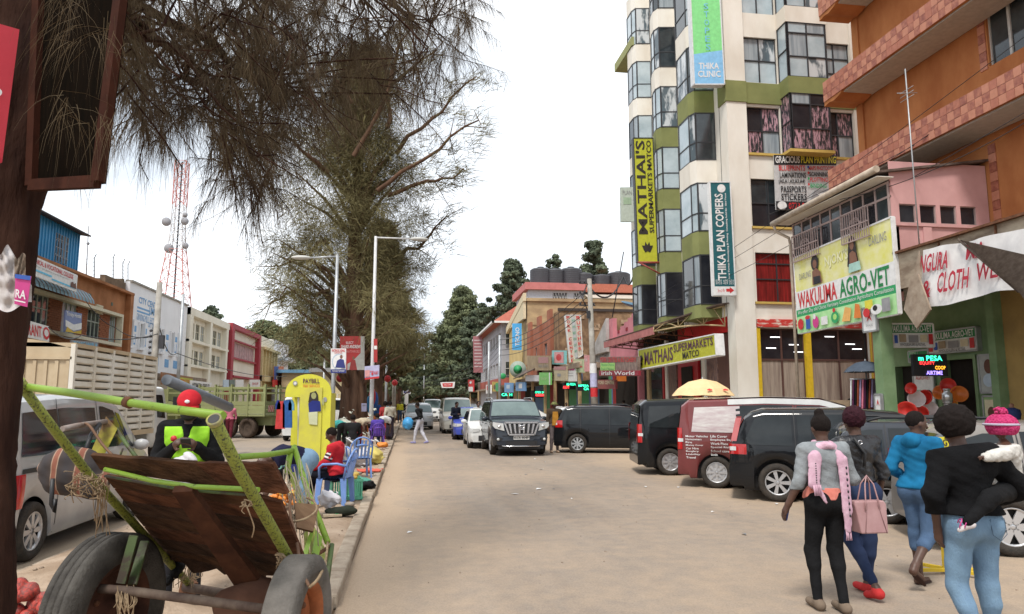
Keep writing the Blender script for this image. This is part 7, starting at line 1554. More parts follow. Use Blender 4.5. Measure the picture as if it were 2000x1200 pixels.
# --- woman in blue hooded top
def hood(t,A,K,shell,c):
    m=mat('blue_hooded_top',(.015,.17,.34),.9,col2=(.01,.10,.21),scale=5,bump=.4); F=Field(c['lo'],c['hi'],.014); n=A['nek']
    F.ell(n+np.array([0,-.085,-.03]),(.10,.065,.075),.03); F.cone(n+np.array([-.06,.0,.0]),n+np.array([0,-.1,.0]),.04,.045,.03); F.cone(n+np.array([.06,.0,.0]),n+np.array([0,-.1,.0]),.04,.045,.03); V,Q=F.mesh(); np_mesh('hood',V,Q,m,t,True)
    b=MB(); r=random.Random(3)
    for k in range(12): p=A['elR']+np.array([.055+.004*r.random(),r.uniform(-.03,.04),r.uniform(-.02,.14)]); b.ball(Vector(p),(.006,.02,.014),6)
    b.build('sleeve_print',mat('pink_white_print',(.6,.42,.48),.7),t)
    for s in 'LR':
        b=MB(); a=A['an'+s]
        f_=np.array([0,1,-.0 if a[2]<.12 else -.9]); f_/=np.linalg.norm(f_); p=a+f_*.06; p[2]=max(.012,p[2]-.075); M=Matrix.Rotation(0 if a[2]<.12 else -.7,3,'X'); b.ball(Vector(p),(.045,.13,.011),12,M=M)
        b.build('sandal',mat('brown_sandal',(.06,.035,.03),.8),t)
o3=W(1800,1148,Z=0); o3=(o3.x+.12,o3.y+.08)
person('woman in blue hooded top and knee length denim striding to the right in sandals',o3,22,1.66,dict(walk(1),knL=(-.09,.02,.5),anL=(-.09,.03,.075),knR=(.08,-.05,.50),anR=(.08,-.32,.24),haR=(.2,.16,1.02),elR=(.22,-.05,1.14),haL=(-.2,.2,1.0)),
  top=mat('blue_hooded_top',(.015,.17,.34),.9,col2=(.01,.10,.21),scale=5,bump=.4),low=JEANM,vx=.0125,leg=.28,hair='short',fem=1,hem=-.1,loose=.020,lloose=.008,headturn=30,extra=hood,wr=.006)
# --- woman in black sweater carrying a small child
o4=(W(1918,1290,Z=0).x,W(1905,1290,Z=0).y)
def cuffs(t,A,K,shell,c):
    b=MB(); n=A['nek']; b.tube([Vector(n+np.array([.058*math.cos(k*.52),.055*math.sin(k*.52),.012])) for k in range(13)],.008,5); b.build('collar',WHITE,t)
    b=MB(); x=.09
    q=[(.03,-.148,.98),(.15,-.140,.985),(.155,-.147,.88),(.09,-.165,.84),(.035,-.16,.88),(.03,-.148,.98)]; b.tube([Vector(p)*K for p in q],.0022,4); b.build('pocket_seam',mat('denim_stitch',(.07,.11,.16),.9),t)
SWE=cloth('black_sweater',(.008,.008,.009))
w4=person('woman walking away in loose black sweater and light blue jeans, carrying a child',o4,90,1.69,dict(walk(1),hed=(-.055,.02,1.60),nek=(-.04,-.01,1.46),che=(-.025,0,1.30),hiL=(-.09,0,.93),knL=(-.11,.04,.5),anL=(-.06,-.12,.1),knR=(.12,.03,.5),anR=(.17,.04,.09),elL=(-.31,-.05,1.15),haL=(-.235,.03,.88),shR=(.18,0,1.40),elR=(.43,-.02,1.17),haR=(.33,.24,1.05)),
  top=SWE,low=JEAN,shoe=mat('white_trainer',(.6,.6,.58),.6),vx=.0115,hair='afro',fem=1,hem=.25,loose=.036,lloose=.007,bulk=1.06,extra=cuffs,wr=.006)
def babyx(t,A,K,shell,c):
    KP=mat('pink_knit',(.62,.07,.2),.95,col2=(.4,.02,.1),scale=60,bump=1,bscale=90); F=Field(c['lo'],c['hi'],.011); hc=c['hc']
    F.ell(hc+np.array([0,-.005,.035]),(.1,.11,.095),.02); F.cut(hc+np.array([0,0,-.03]),(0,0,-1)); F.rough(.003,110); V,Q=F.mesh(); np_mesh('knitted_hat',V,Q,KP,t,True)
    b=MB(); r=random.Random(2)
    for k in range(40): a=r.random()*6.28; p=math.acos(1-1.2*r.random()); b.ball(Vector(hc+np.array([.04*math.sin(p)*math.cos(a),.04*math.sin(p)*math.sin(a),.135+.03*math.cos(p)])),.012,6)
    b.build('hat_pompom',KP,t); b=MB(); b.tube([Vector(hc+np.array([.103*math.cos(k*.42),.112*math.sin(k*.42),.045])) for k in range(16)],.009,5); b.build('hat_stripe',mat('pale_grey_knit',(.45,.4,.5),.9),t)
    b=MB()
    for s in 'LR':
        a=A['an'+s]
        for k in(0,1): b.tube([Vector(a+np.array([.030*math.cos(q*.6),.02+.03*k+.01*math.cos(q),-.02+.032*math.sin(q*.6)])) for q in range(12)],.004,4)
    b.build('sock_stripes',PINKP,t)
bx=W(1972,935,Y=o4[1]+.1); bo=(bx.x,bx.y+.02,bx.z-.36); HT=lambda x,y,d:tuple(hand_target(x,y,o4[1]+d,bo,150,.84))
person('small child in a pink bobble hat and white jacket, carried on a woman\'s arm',(bx.x,bx.y+.02,bx.z-.36),150,.84,dict(pel=(0,0,.62),wai=(0,0,.80),che=(0,0,1.05),nek=(0,0,1.22),hed=(0,.02,1.44),shL=(-.2,0,1.16),shR=(.2,0,1.16),elL=HT(1962,886,-.12),haL=HT(1928,893,-.17),elR=(.28,-.1,.98),haR=(.3,.1,.86),hiL=(-.1,0,.58),knL=HT(1935,972,-.24),anL=HT(1892,1018,-.22),hiR=(.1,0,.58),knR=(.2,.2,.4),anR=(.25,.2,.05)),
  top=mat('white_fleece',(.62,.6,.56),.95,col2=(.5,.48,.44),scale=20,bump=.5),low=BK,shoe=mat('white_sock',(.62,.58,.58),.9),vx=.0105,hair=None,bulk=1.45,loose=.02,extra=babyx,hem=.1)
# --- man in reflective vest with red cap
def vest(t,A,K,shell,c):
    VM=mat('lime_reflective_vest',(.36,.72,.05),.7,col2=(.27,.6,.03),scale=8,bump=.3); 
    def vf(F): c['torso'](F,.034)
    F=Field(c['lo'],c['hi'],.013); vf(F); F.rough(.005,30); F.cut(A['pel']+np.array([0,0,-.05]),(0,0,-1)); F.cut(A['nek']+np.array([0,0,-.035]),(0,0,1))
    X,Y_,Z=np.meshgrid(*[F.lo[k]+F.vx*np.arange(F.n[k]) for k in range(3)],indexing='ij',sparse=True)
    F.f=np.maximum(F.f,np.abs(X)-.175*K).astype(np.float32)      # armholes
    ng=.045-(np.abs(X))-(A['che'][2]+.02-Z)*-.42; F.f=np.maximum(F.f,np.where(Y_>0,np.minimum(.03,(Z-A['che'][2]+.02)*.26-np.abs(X)),-1)).astype(np.float32)
    V,Q=F.mesh(); v=np_mesh('vest',V,Q,VM,t,True)
    for z in(A['wai'][2]-.02,A['wai'][2]-.14):
        F=Field(c['lo'],c['hi'],.013); c['torso'](F,.039); F.cut((0,0,z+.025),(0,0,1)); F.cut((0,0,z-.025),(0,0,-1)); X=np.meshgrid(*[F.lo[k]+F.vx*np.arange(F.n[k]) for k in range(3)],indexing='ij',sparse=True)[0]; F.f=np.maximum(F.f,np.abs(X)-.172*K).astype(np.float32); V,Q=F.mesh(); np_mesh('reflective_band',V,Q,mat('reflective_grey',(.38,.4,.4),.4),t,True)
    b=MB(); p=A['che']+np.array([.09,.165,.03]); b.lathe([(0,0),(.026,0),(.026,.004),(0,.005)],14,Matrix.Translation(Vector(p))@Euler((R(-90),0,0)).to_matrix().to_4x4()); b.build('chest_badge',REDP,t)
    hc,hv,fh,sh=c['hc'],c['hv'],c['fh'],c['sh']; RC_=mat('red_cap',(.55,.025,.035),.75,col2=(.45,.02,.03),scale=20); rt=np.stack([sh,fh,hv],1)
    F=Field(hc-.3,hc+.3,.011); F.ell(hc+hv*.045,(.098,.108,.098),.01,rt); F.cut(hc+hv*.035,-hv); V,Q=F.mesh(); cp=np_mesh('cap',V,Q,RC_,t,True)
    b=MB(); 
    def f(u,v): a=R(-62+124*u); r=.10+.085*v*math.cos(a*.9); p=hc+hv*(.042-.035*v*v-.012*math.sin(abs(a))**2)+fh*(math.cos(a)*r*1.02)+sh*(math.sin(a)*(.098+.0*v)); return Vector(p)
    b.grid(f,14,5); b.build('peak',RC_,cp); b=MB(); b.ball(Vector(hc+fh*.1+hv*.085),(.022,.006,.016),8); b.build('cap_badge',WHITE,cp)
    F=Field(hc-.3,hc+.3,.011); F.ell(hc-hv*.055*K+fh*.045*K,(.066,.06,.055),.01,rt); V,Q=F.mesh(); np_mesh('face_mask',V,Q,RUBB,t,True)
    b=MB(); p=(A['haL']+A['haR'])/2+np.array([-.02,.09,.03]); b.obox(Vector(p),(.075,.14,.01),Euler((R(35),0,0)).to_matrix()); b.build('phone',RUBB,t)
    F=Field(c['lo'],c['hi'],.013); n=A['nek']
    F.cone(n+np.array([-.06,.02,-.02]),n+np.array([.06,.02,-.02]),.055,.055,.03); F.cone(n+np.array([0,-.03,0]),n+np.array([0,-.03,.01]),.07,.065,.03); V,Q=F.mesh(); np_mesh('collar',V,Q,BK,t,True)
v=W(366,900,Y=6.6)
person('man in red cap and lime reflective vest looking at his phone behind the handcart',(v.x,6.6,.1),-83,1.74,dict(hed=(0,.055,1.595),elL=(-.235,.03,1.13),haL=(-.10,.25,1.27),elR=(.24,.05,1.11),haR=(.07,.25,1.27)),top=BK,low=cloth('charcoal',(.03,.03,.035)),shoe=BK,vx=.0125,hair='short',loose=.02,extra=vest,hem=-.1,curl=.9)
t=thing('sack','rumpled white plastic sack in front of the man in the reflective vest','sack',W(360,905,Y=6.0)); b=MB(); p=W(362,905,Y=6.0)
FS=Field(np.array(p)-.3,np.array(p)+.3,.014); FS.ell(np.array(p)-np.array([0,0,.06]),(.10,.08,.14),.02); FS.rough(.018,32); V,Q=FS.mesh(); OF=np.array(OFF[t.name]); np_mesh('sack_body',V-OF,Q,mat('white_polythene',(.6,.58,.6),.5),t,True)
# --- people along the median and the street (small in the photo)
def gp(px,py): w=W(px,py,Z=0); return (w.x,w.y)
BEND=dict(pel=(0,-.1,.90),wai=(0,.06,.96),che=(0,.26,.97),nek=(0,.42,.93),hed=(0,.54,.86),shL=(-.16,.36,.95),elL=(-.18,.42,.70),haL=(-.12,.48,.48),shR=(.16,.36,.95),elR=(.18,.42,.70),haR=(.12,.48,.48),hiL=(-.09,-.08,.88),knL=(-.1,-.02,.48),anL=(-.11,-.06,.09),hiR=(.09,-.08,.88),knR=(.1,-.02,.48),anR=(.11,-.06,.09))
c=W(585,850,Y=10.6)
person('woman in light blue jeans bending right over beside the yellow kiosk',(c.x+.02,10.7,.1),200,1.62,BEND,top=cloth('navy',(.02,.02,.05)),low=JEAN,shoe=BK,vx=.018,hair='big',fem=1,bulk=1.05,hem=.6)
s9=W(655,960,Y=12.3)
def redj(t,A,K,shell,c):
    for k,m in enumerate((BLACK,WHITE,BLACK,WHITE,BLACK)):
        b=MB(); e=A['shL']+(A['elL']-A['shL'])*(.35+.12*k); b.lathe([(.068,-.012),(.069,.012)],16,Matrix.Translation(Vector(e))@Vector(A['elL']-A['shL']).to_track_quat('Z','Y').to_matrix().to_4x4()); b.build('sleeve_stripe',m,t)
    F=Field(c['lo'],c['hi'],.018); F.ell(A['nek']+np.array([0,-.07,-.03]),(.1,.065,.08),.02); V,Q=F.mesh(); np_mesh('hood',V,Q,mat('red_hooded_jacket',(.55,.03,.04)),t,True)
RJ=mat('red_hooded_jacket',(.55,.03,.04),.85,col2=(.42,.02,.03),scale=6,bump=.3)
zM=.1
person('seated woman in a red hooded jacket with striped sleeves on a pale blue chair',(s9.x,12.3,zM),168,1.64,dict(SIT,hed=(0,.10,1.16),wai=(0,.02,.68)),top=RJ,low=cloth('black_trouser',(.012,.013,.02)),shoe=BK,vx=.017,hair='short',loose=.03,extra=redj,hem=-.2,fem=1)
person('child in a pale teal shirt crouching left of the yellow kiosk',(W(545,855,Y=15).x,15,zM),60,1.0,dict(SIT),top=cloth('pale_teal',(.3,.6,.55)),low=BK,vx=.03,fingers=False)
m2=[('seated man in a black jacket on the median below the poster trunk',690,22.5,95,SIT,1.7,cloth('black2',(.02,.02,.022)),cloth('grey',(.2,.2,.2)),'short',0),
 ('woman in violet blue seated on a purple chair farther along the median',738,27,100,SIT,1.65,cloth('violet_blue',(.10,.06,.36)),cloth('navy2',(.03,.04,.1)),'short',1),
 ('trader in beige bending forward beside the big trunk',703,27.5,-40,BEND,1.65,cloth('beige',(.5,.42,.3)),cloth('maroon',(.2,.03,.04)),'big',0),
 ('trader in white shirt and dark trousers leaning over goods on the median',745,29,60,dict(BEND),1.7,cloth('white',(.6,.6,.6)),JEAND,'short',0),
 ('woman in a red patterned dress standing among the median traders',752,33,95,{},1.64,cloth('red_dress',(.4,.05,.05)),cloth('red_dress',(.4,.05,.05)),'big',1),
 ('woman with a beige bag and white top walking on the median edge',762,32.5,90,walk(1),1.66,cloth('cream',(.55,.5,.4)),cloth('dark_skirt',(.04,.03,.04)),'short',1),
 ('trader in light blue top beyond the women on the median',758,38,90,{},1.65,cloth('sky',(.25,.5,.65)),JEAND,'short',0),
 ('man in yellow high visibility top far off by the median',781,58,-90,{},1.72,cloth('hi_vis_yellow',(.6,.55,.05)),JEAND,'short',0),
 ('dark clothed man next to the man in yellow far off',786,60,-90,{},1.72,BK,BK,'short',0),
 ('trader in teal top stooping behind the blue chair',668,25,120,BEND,1.6,cloth('teal',(.05,.3,.28)),BK,'short',0),
 ('woman in orange red dress seated far along the median',727,36,100,SIT,1.6,cloth('orange_dress',(.5,.15,.05)),cloth('orange_dress',(.5,.15,.05)),'short',1),
 ('man in blue overall standing near the hanging clothes far along',735,42,-90,{},1.72,cloth('overall',(.05,.12,.35)),JEAND,'short',0)]
for lab,px,Y,hd,ps,hh,tp,lw,hr,sk in m2: person(lab,(W(px,800,Y=Y).x,Y,zM),hd,hh,ps,top=tp,low=lw,shoe=BK,vx=.032,hair=hr,skirt=sk and ps is not SIT and ps is not BEND,fingers=False,loose=.02)
person('man in a pink shirt and open maroon jacket walking on the left carriageway',gp(447,862),-85,1.72,walk(1),top=cloth('pink',(.6,.18,.25)),low=cloth('maroon_trouser',(.12,.02,.03)),shoe=BK,vx=.024,fingers=False)
def bluebag(t,A,K,shell,c):
    b=MB(); p=A['haL']+np.array([-.05,.15,-.16]); F=Field(p-.5,p+.5,.03); F.ell(p,(.2,.24,.28),.02); F.rough(.02,15); V,Q=F.mesh(); np_mesh('carried_bag',V,Q,mat('sky_blue_plastic',(.05,.3,.6),.45),t,True)
person('pedestrian in black jacket and white trousers stepping across the road with a sky blue bag',gp(820,866),150,1.74,dict(walk(1),che=(0,.06,1.29),nek=(0,.1,1.44),hed=(0,.15,1.58),shL=(-.17,.07,1.38),shR=(.17,.07,1.38),haL=(-.2,.3,1.0),haR=(.16,.3,1.02),anR=(.09,-.28,.12)),top=BK,low=cloth('white_trouser',(.6,.6,.66)),shoe=mat('lilac_shoe',(.3,.28,.5),.7),vx=.022,fingers=False,extra=bluebag)
person('man in dark clothes reading a phone by the small blue car',gp(890,858),-60,1.76,dict(haL=(-.08,.25,1.15),haR=(.08,.25,1.15),hed=(0,.06,1.59)),top=cloth('dark_navy',(.015,.018,.03)),low=cloth('dark_navy',(.015,.018,.03)),shoe=BK,vx=.024,fingers=False)
person('man in a white shirt standing at the open white saloon',(W(936,850,Y=30.4).x-.05,30.4),-70,1.78,{},top=cloth('white',(.6,.6,.6)),low=cloth('white_trouser',(.6,.6,.66)),shoe=BK,vx=.026,fingers=False)
def camohat(t,A,K,shell,c):
    b=MB(); hc=Vector(c['hc']); b.lathe([(0,.12),(.06,.115),(.1,.07),(.105,.04),(.15,.025),(.15,.02),(.1,.03)],16,Matrix.Translation(hc)); b.build('cap',mat('olive_cap',(.2,.2,.08),.9,col2=(.08,.09,.03),scale=30),t)
    b=MB(); b.prism([(-.09,1.38*K),(.09,1.38*K),(.12,.92*K),(-.12,.92*K)],lambda a,z,k:(a,.155 if k==0 else .12,z)); b.build('ochre_shirt_front',cloth('ochre',(.5,.24,.04)),t)
person('man in patterned cap and brown coat over an ochre shirt beside the four wheel drive',gp(1083,884),-85,1.77,dict(haL=(-.25,.08,.9)),top=cloth('brown_coat',(.07,.05,.035)),low=cloth('grey_brown',(.16,.13,.13)),shoe=mat('tan_shoe',(.35,.25,.18),.8),vx=.021,fingers=False,extra=camohat,loose=.03)
for lab,px,Y,X,hd,tp in (('man in a white shirt at the far shopfronts',1092,47,None,90,cloth('white',(.6,.6,.6))),('dark figure beside the man in the white shirt at the shopfronts',1106,48,None,-90,BK),('dark clothed person under the pork centre sign',1218,40.5,None,90,cloth('dark_navy',(.015,.018,.03))),('second dark clothed person nearer the supermarket pillar',1241,39.5,None,100,BK),
   ('person in red with only the head showing above the maroon van',1545,21,None,-60,cloth('red',(.4,.04,.04))),('dark haired person behind the black people carrier roof',1584,19,None,-90,BK),('person behind the brown hoarding by the dark umbrella',1660,20.5,None,-90,cloth('brown',(.15,.08,.05))),('person in maroon at the phone kiosk far right shops',962,62,None,-90,cloth('maroon2',(.3,.05,.05))),('person walking by the far right verandah',948,75,None,90,cloth('white',(.6,.6,.6))),('shopper in pink near the far verandah',972,70,None,-90,cloth('rose',(.5,.2,.25)))):
    w=W(px,780,Y=Y); person(lab,(w.x,Y,.14 if w.x>11 else -.012),hd,1.7,{},top=tp,low=JEAND,shoe=BK,vx=.034,fingers=False)
# ================================================================ the handcart
LIME=mat('chipped_lime_paint',(.23,.37,.04),.5,col2=(.06,.06,.02),scale=26,detail=10,lo=.30,hi=.40,stretch=(1,1,1),bump=.2)
SHAFT=mat('worn_olive_lime_paint',(.22,.25,.035),.55,col2=(.035,.035,.014),scale=85,detail=10,lo=.38,hi=.50,bump=.3)
LIMED=mat('chipped_green_paint',(.07,.11,.03),.6,col2=(.05,.035,.02),scale=9,detail=7,lo=.44,hi=.56)
PLANK=[mat('old_plank_%s'%n,tuple(q*1.35 for q in c),.9,col2=tuple(q*.45 for q in c),scale=2.2,bump=.8,bscale=10,stretch=(1,7,7)) for n,c in (('brown',(.085,.042,.022)),('reddish',(.11,.045,.024)),('dark',(.06,.032,.02)))]
SIS=mat('sisal_rope',(.36,.27,.17),.95,col2=(.22,.15,.09),scale=30,bump=.5)
ct=thing('handcart','tipped up lime green pipe handcart with a dark plank bed and two worn truck tyres','handcart',(-1.6,4.2,.1))
def wp(*a): return [W(x,y,Y=Y) for x,y,Y in a]
def pipe(nm,pts,r,m=LIME,par=None,n=12,cap=True): b=MB(); b.tube(wp(*pts),r,n,cap=cap); return b.build(nm,m,par or ct)
b=MB(); P=wp((47,760,3.72),(110,845,3.93),(172,925,4.2),(375,1147,5.2)); b.tube(P,.023,14); b.lathe([(.0275,0),(.0275,.05),(.022,.05),(.021,-.02)],14,Matrix.Translation(P[0])@(P[0]-P[1]).to_track_quat('Z','Y').to_matrix().to_4x4()); b.build('shaft',SHAFT,ct)
b=MB(); P=wp((419,822,3.08),(470,925,3.35),(520,1012,3.6),(566,1094,3.9),(585,1130,4.05)); b.tube(P,.026,14); b.build('shaft',SHAFT,ct)
b=MB(); b.lathe([(.031,-.01),(.031,.012),(.024,.012),(.022,-.03)],16,Matrix.Translation(P[0])@(P[0]-P[1]).to_track_quat('Z','Y').to_matrix().to_4x4()); b.lathe([(0,.0122),(.023,.0122)],14,Matrix.Translation(P[0])@(P[0]-P[1]).to_track_quat('Z','Y').to_matrix().to_4x4(),mi=1); b.build('pipe_end',[mat('worn_yellow_green',(.35,.33,.05),.5,col2=(.2,.18,.1),scale=30),BLACK],ct)
b=MB(); P0=W(47,762,Y=3.70); d0=(P0-W(110,845,Y=3.93)); b.lathe([(0,.051),(.022,.051)],14,Matrix.Translation(P0)@d0.to_track_quat('Z','Y').to_matrix().to_4x4()); b.build('pipe_end',BLACK,ct)
pipe('handle_bar',[(38,754,3.74),(140,768,3.57),(248,786,3.4),(340,800,3.25),(436,812,3.1)],.018)
b=MB(); b.tube(wp((246,785,3.405),(255,788,3.39)),.025,12); b.build('weld_band',RUST,ct)
# bed: planks between the two shafts, seen from below
def plank(nm,q,th,m,n=10,rag=0,seed=1):   # q: four photo points with depth TL,TR,BR,BL
    c=wp(*q); r=random.Random(seed); nrm=(c[3]-c[0]).cross(c[1]-c[0]).normalized(); b=MB(); top=[];bot=[]
    for i in range(n+1): u=i/n; top.append(bil(c,u,0)+(c[0]-c[3]).normalized()*r.uniform(-.004,.004)); bot.append(bil(c,u,1)+(c[3]-c[0]).normalized()*r.uniform(-.003,.003+rag))
    k=n+1; vs=[p for p in top+bot]+[p-nrm*th for p in top+bot]
    fs=[(i,k+i,k+i+1,i+1) for i in range(n)]+[(2*k+i,2*k+i+1,3*k+i+1,3*k+i) for i in range(n)]+[(i,i+1,2*k+i+1,2*k+i) for i in range(n)]+[(k+i,3*k+i,3*k+i+1,k+i+1) for i in range(n)]+[(0,2*k,3*k,k),(n,k+n,3*k+n,2*k+n)]
    b.add(vs,fs); return b.build(nm,m,ct)
plank('plank',[(176,889,4.05),(380,906,3.85),(440,955,3.85),(196,918,4.1)],.022,PLANK[0],seed=3)
plank('plank',[(372,905,3.86),(532,906,3.7),(562,965,3.72),(432,955,3.86)],.022,PLANK[1],seed=4,n=14,rag=.01)
rows=[(0,.135),(.15,.29),(.30,.45),(.46,.60),(.61,.74),(.75,.88),(.89,1)]
TLc,TRc,BRc,BLc=(205,932,4.2),(508,972,3.82),(596,1128,4.25),(330,1092,5.0)
L4=[np.array(x,float) for x in(TLc,TRc,BRc,BLc)]
def q4(u,v): p=(L4[0]*(1-u)+L4[1]*u)*(1-v)+(L4[3]*(1-u)+L4[2]*u)*v; return tuple(p)
for i,(a,c) in enumerate(rows):
    plank('plank',[q4(0,a),q4(1,a),q4(1,c),q4(0,c)],.02,PLANK[i%3],n=12,rag=.0 if i<6 else .06,seed=10+i)
plank('plank',[(508,972,3.79),(548,982,3.78),(596,1098,4.1),(585,1110,4.1)],.02,PLANK[1],seed=33)
b=MB(); c=wp((336,962,3.80),(374,960,3.78),(508,1140,4.30),(462,1152,4.33)); b.slab([c[0],c[3],c[2],c[1]],.04); b.build('bearer',mat('red_brown_beam',(.115,.048,.026),.9,col2=(.05,.022,.014),scale=5,bump=.5),ct)
b=MB(); r=random.Random(7); pts=[]
for i in range(15):
    u=i/14; pts.append(W(300+215*u,1080+62*u+r.uniform(-5,14)+(16 if i in(5,6,12) else 0),Y=4.98-.45*u))
b.slab([W(300,1060,Y=4.98),*pts,W(515,1100,Y=4.52)],.02); b.build('ragged_board',PLANK[2],ct)
pipe('cross_rod',[(205,917,4.07),(300,940,3.95),(380,951,3.8),(505,957,3.62)],.0125)
pipe('cross_rod',[(205,930,4.12),(350,956,3.95),(478,967,3.66)],.007,LIMED)
for q in ([(262,1046,4.35),(236,1140,4.3)],[(283,1058,4.5),(258,1142,4.35)],[(560,1092,3.88),(541,1188,3.8)]):
    b=MB(); a,c=wp(*q); b.bar(a,c,.045,.018,up=(0,-1,0)); b.build('axle_strut',LIMED,ct)
pipe('axle',[(195,1150,4.28),(250,1154,4.25),(400,1174,4.0),(545,1194,3.82)],.024,mat('rusty_axle',(.17,.13,.10),.8,col2=(.09,.06,.05),scale=10))
pipe('rear_rail',[(362,1147,5.2),(455,1163,4.85),(520,1168,4.6)],.03,mat('rusty_axle',(.17,.13,.10)))
b=MB(); b.bar(*wp((362,1143,5.25),(374,1152,5.2)),.08); b.build('rail_end',RUST,ct)
b=MB(); M=Matrix.Translation(W(480,1185,Y=4.3)); b.lathe([(0,-.16),(.10,-.16),(.13,-.1),(.13,.1),(.1,.16),(0,.16)],18,M@Euler((0,R(75),R(20))).to_matrix().to_4x4()); b.build('differential_housing',mat('brown_rust_housing',(.17,.085,.055),.9,col2=(.1,.05,.035),scale=5),ct)
# the two wheels
WT=mat('worn_grey_tyre',(.105,.098,.088),.95,col2=(.05,.046,.042),scale=7,bump=.4,bscale=90); WT2=mat('dusty_grey_tyre',(.17,.155,.138),.95,col2=(.10,.092,.082),scale=7,bump=.35,bscale=90)
axd=(W(545,1194,Y=3.82)-W(195,1150,Y=4.28)); axd.z*=.4; axd.normalize()
def cwheel(c,Rr,w,m,mm,turn=0,groov=4):
    d=(Matrix.Rotation(R(turn),3,'Z')@axd); M=Matrix.Translation(c)@d.to_track_quat('Z','Y').to_matrix().to_4x4(); pr=[(Rr*.62,-w*.42),(Rr*.66,-w*.5),(Rr*.86,-w*.56),(Rr*.95,-w*.48)]
    for i in range(groov):
        z0=-w*.44+w*.88*i/groov; z1=-w*.44+w*.88*(i+1)/groov; pr+=[(Rr,z0+.004),(Rr*1.003,(z0+z1)/2),(Rr,z1-.004)]
        if i<groov-1: pr+=[(Rr*.975,z1-.002),(Rr*.975,z1+.002)]
    pr+=[(Rr*.95,w*.48),(Rr*.86,w*.56),(Rr*.66,w*.5),(Rr*.62,w*.42)]
    b=MB(); b.lathe(pr,56,M); wh=b.build('wheel',m,ct)
    b=MB(); b.lathe([(Rr*.61,-w*.4),(Rr*.6,-w*.42),(Rr*.53,-w*.3),(Rr*.52,w*.25),(Rr*.6,w*.42),(Rr*.64,w*.44)],40,M); b.lathe([(0,-w*.1),(Rr*.2,-w*.12),(Rr*.3,-w*.05),(Rr*.52,-w*.1)],30,M); b.lathe([(0,w*.3),(Rr*.14,w*.3),(Rr*.17,w*.02),(Rr*.5,w*.05)],24,M); b.build('rim',mm,wh)
    b=MB()
    for k in range(5): a=k*1.2566; b.ball(M@Vector((Rr*.30*math.cos(a),Rr*.3*math.sin(a),w*.08)),.018,6)
    b.build('wheel_nuts',RUST,wh)
cwheel(W(208,1196,Y=4.45),.425,.175,WT,mat('dark_rusty_rim',(.10,.045,.03),.85,col2=(.04,.02,.015),scale=8),turn=8)
cwheel(W(580,1226,Y=3.75),.335,.15,WT2,mat('orange_rusty_rim',(.36,.12,.05),.8,col2=(.2,.07,.03),scale=10),turn=14,groov=1)
# far gate, side cage and tied on boards
pipe('end_gate_bar',[(466,893,4.6),(520,889,4.9),(577,880,5.2)],.019); pipe('end_gate_post',[(574,872,5.2),(598,950,5.0),(640,1060,4.7)],.019); pipe('end_gate_post',[(567,885,5.15),(560,925,5.1)],.02)
b=MB(); 
for i in range(11):
    r_=random.Random(i+40); x=600+i*4.2; b.tube(wp((x-38+r_.uniform(-8,8),900+12*i,5.1),(x-8+r_.uniform(-5,5),1000+7*i,4.95),(x-4,1110+5*i,4.7)),.006+.003*(i%3),5)
b.build('cage_rods',mat('yellow_lime_rod',(.36,.42,.07),.6,col2=(.2,.2,.06),scale=14),ct,kind='stuff')
for q,m in (([(605,1040,4.6),(612,1040,4.6),(600,1085,4.5),(590,1085,4.5)],LIME),([(618,1036,4.7),(630,1050,4.7),(622,1090,4.6),(610,1080,4.6)],LIME)): b=MB(); c=wp(*q); b.slab([c[0],c[3],c[2],c[1]],.008); b.build('flat_strip',m,ct)
pipe('cage_rail',[(578,1080,4.45),(608,1090,4.6),(648,1066,4.75)],.012,RUST); pipe('cage_rail',[(648,1064,4.75),(637,1150,4.5)],.016,LIMED)
b=MB(); c=wp((576,982,4.55),(624,986,4.6),(612,1038,4.5),(580,1030,4.5)); b.slab([c[0],c[3],c[2],c[1]],.03); b.build('tied_board',mat('pale_brown_board',(.24,.155,.09),.9,col2=(.15,.09,.055),scale=3,stretch=(1,8,1),bump=.4),ct)
b=MB(); c=wp((192,912,4.6),(170,902,4.6),(206,818,4.75),(228,842,4.75)); b.slab([c[0],c[1],c[2],c[3]],.03); b.build('upright_board',mat('yellow_stained_board',(.36,.33,.05),.85,col2=(.16,.10,.05),scale=5,lo=.42,hi=.6),ct)
pipe('grey_crossbar',[(122,838,4.3),(150,832,4.4),(206,824,4.7)],.016,mat('weathered_grey_pipe',(.30,.26,.24),.8,col2=(.2,.15,.12),scale=12)); pipe('end_gate_post',[(226,838,4.75),(250,872,4.7),(276,906,4.6)],.012,LIMED); pipe('brace_rod',[(240,876,4.65),(232,898,4.65)],.006,LIMED); pipe('brace_rod',[(246,899,4.6),(258,893,4.6),(266,903,4.6)],.006,LIMED)
# rope and rag
def rope(nm,pts,r,par=ct,m=SIS): b=MB(); P=wp(*pts); Q=[]
def ropes(nm,specs,par,m=SIS):
    b=MB()
    for pts,r in specs:
        P=wp(*pts); Q=[]
        for i in range(len(P)-1):
            for k in range(4): 
                t_=k/4; p0=P[max(0,i-1)];p1=P[i];p2=P[i+1];p3=P[min(len(P)-1,i+2)]
                Q.append(.5*((2*p1)+(-p0+p2)*t_+(2*p0-5*p1+4*p2-p3)*t_*t_+(-p0+3*p1-3*p2+p3)*t_**3))
        Q.append(P[-1]); b.tube(Q,r,5)
    return b.build(nm,m,par)
ropes('rope',[([(570,965,4.4),(566,1000,4.2),(580,1060,4.0),(588,1110,3.7),(604,1146,3.55)],.0085)],ct,mat('brown_rope',(.17,.10,.065),.95,bump=.5)); ropes('rope',[([(604,1148,3.55),(622,1130,3.6),(636,1095,4.2),(640,1060,4.5)],.0075)],ct)
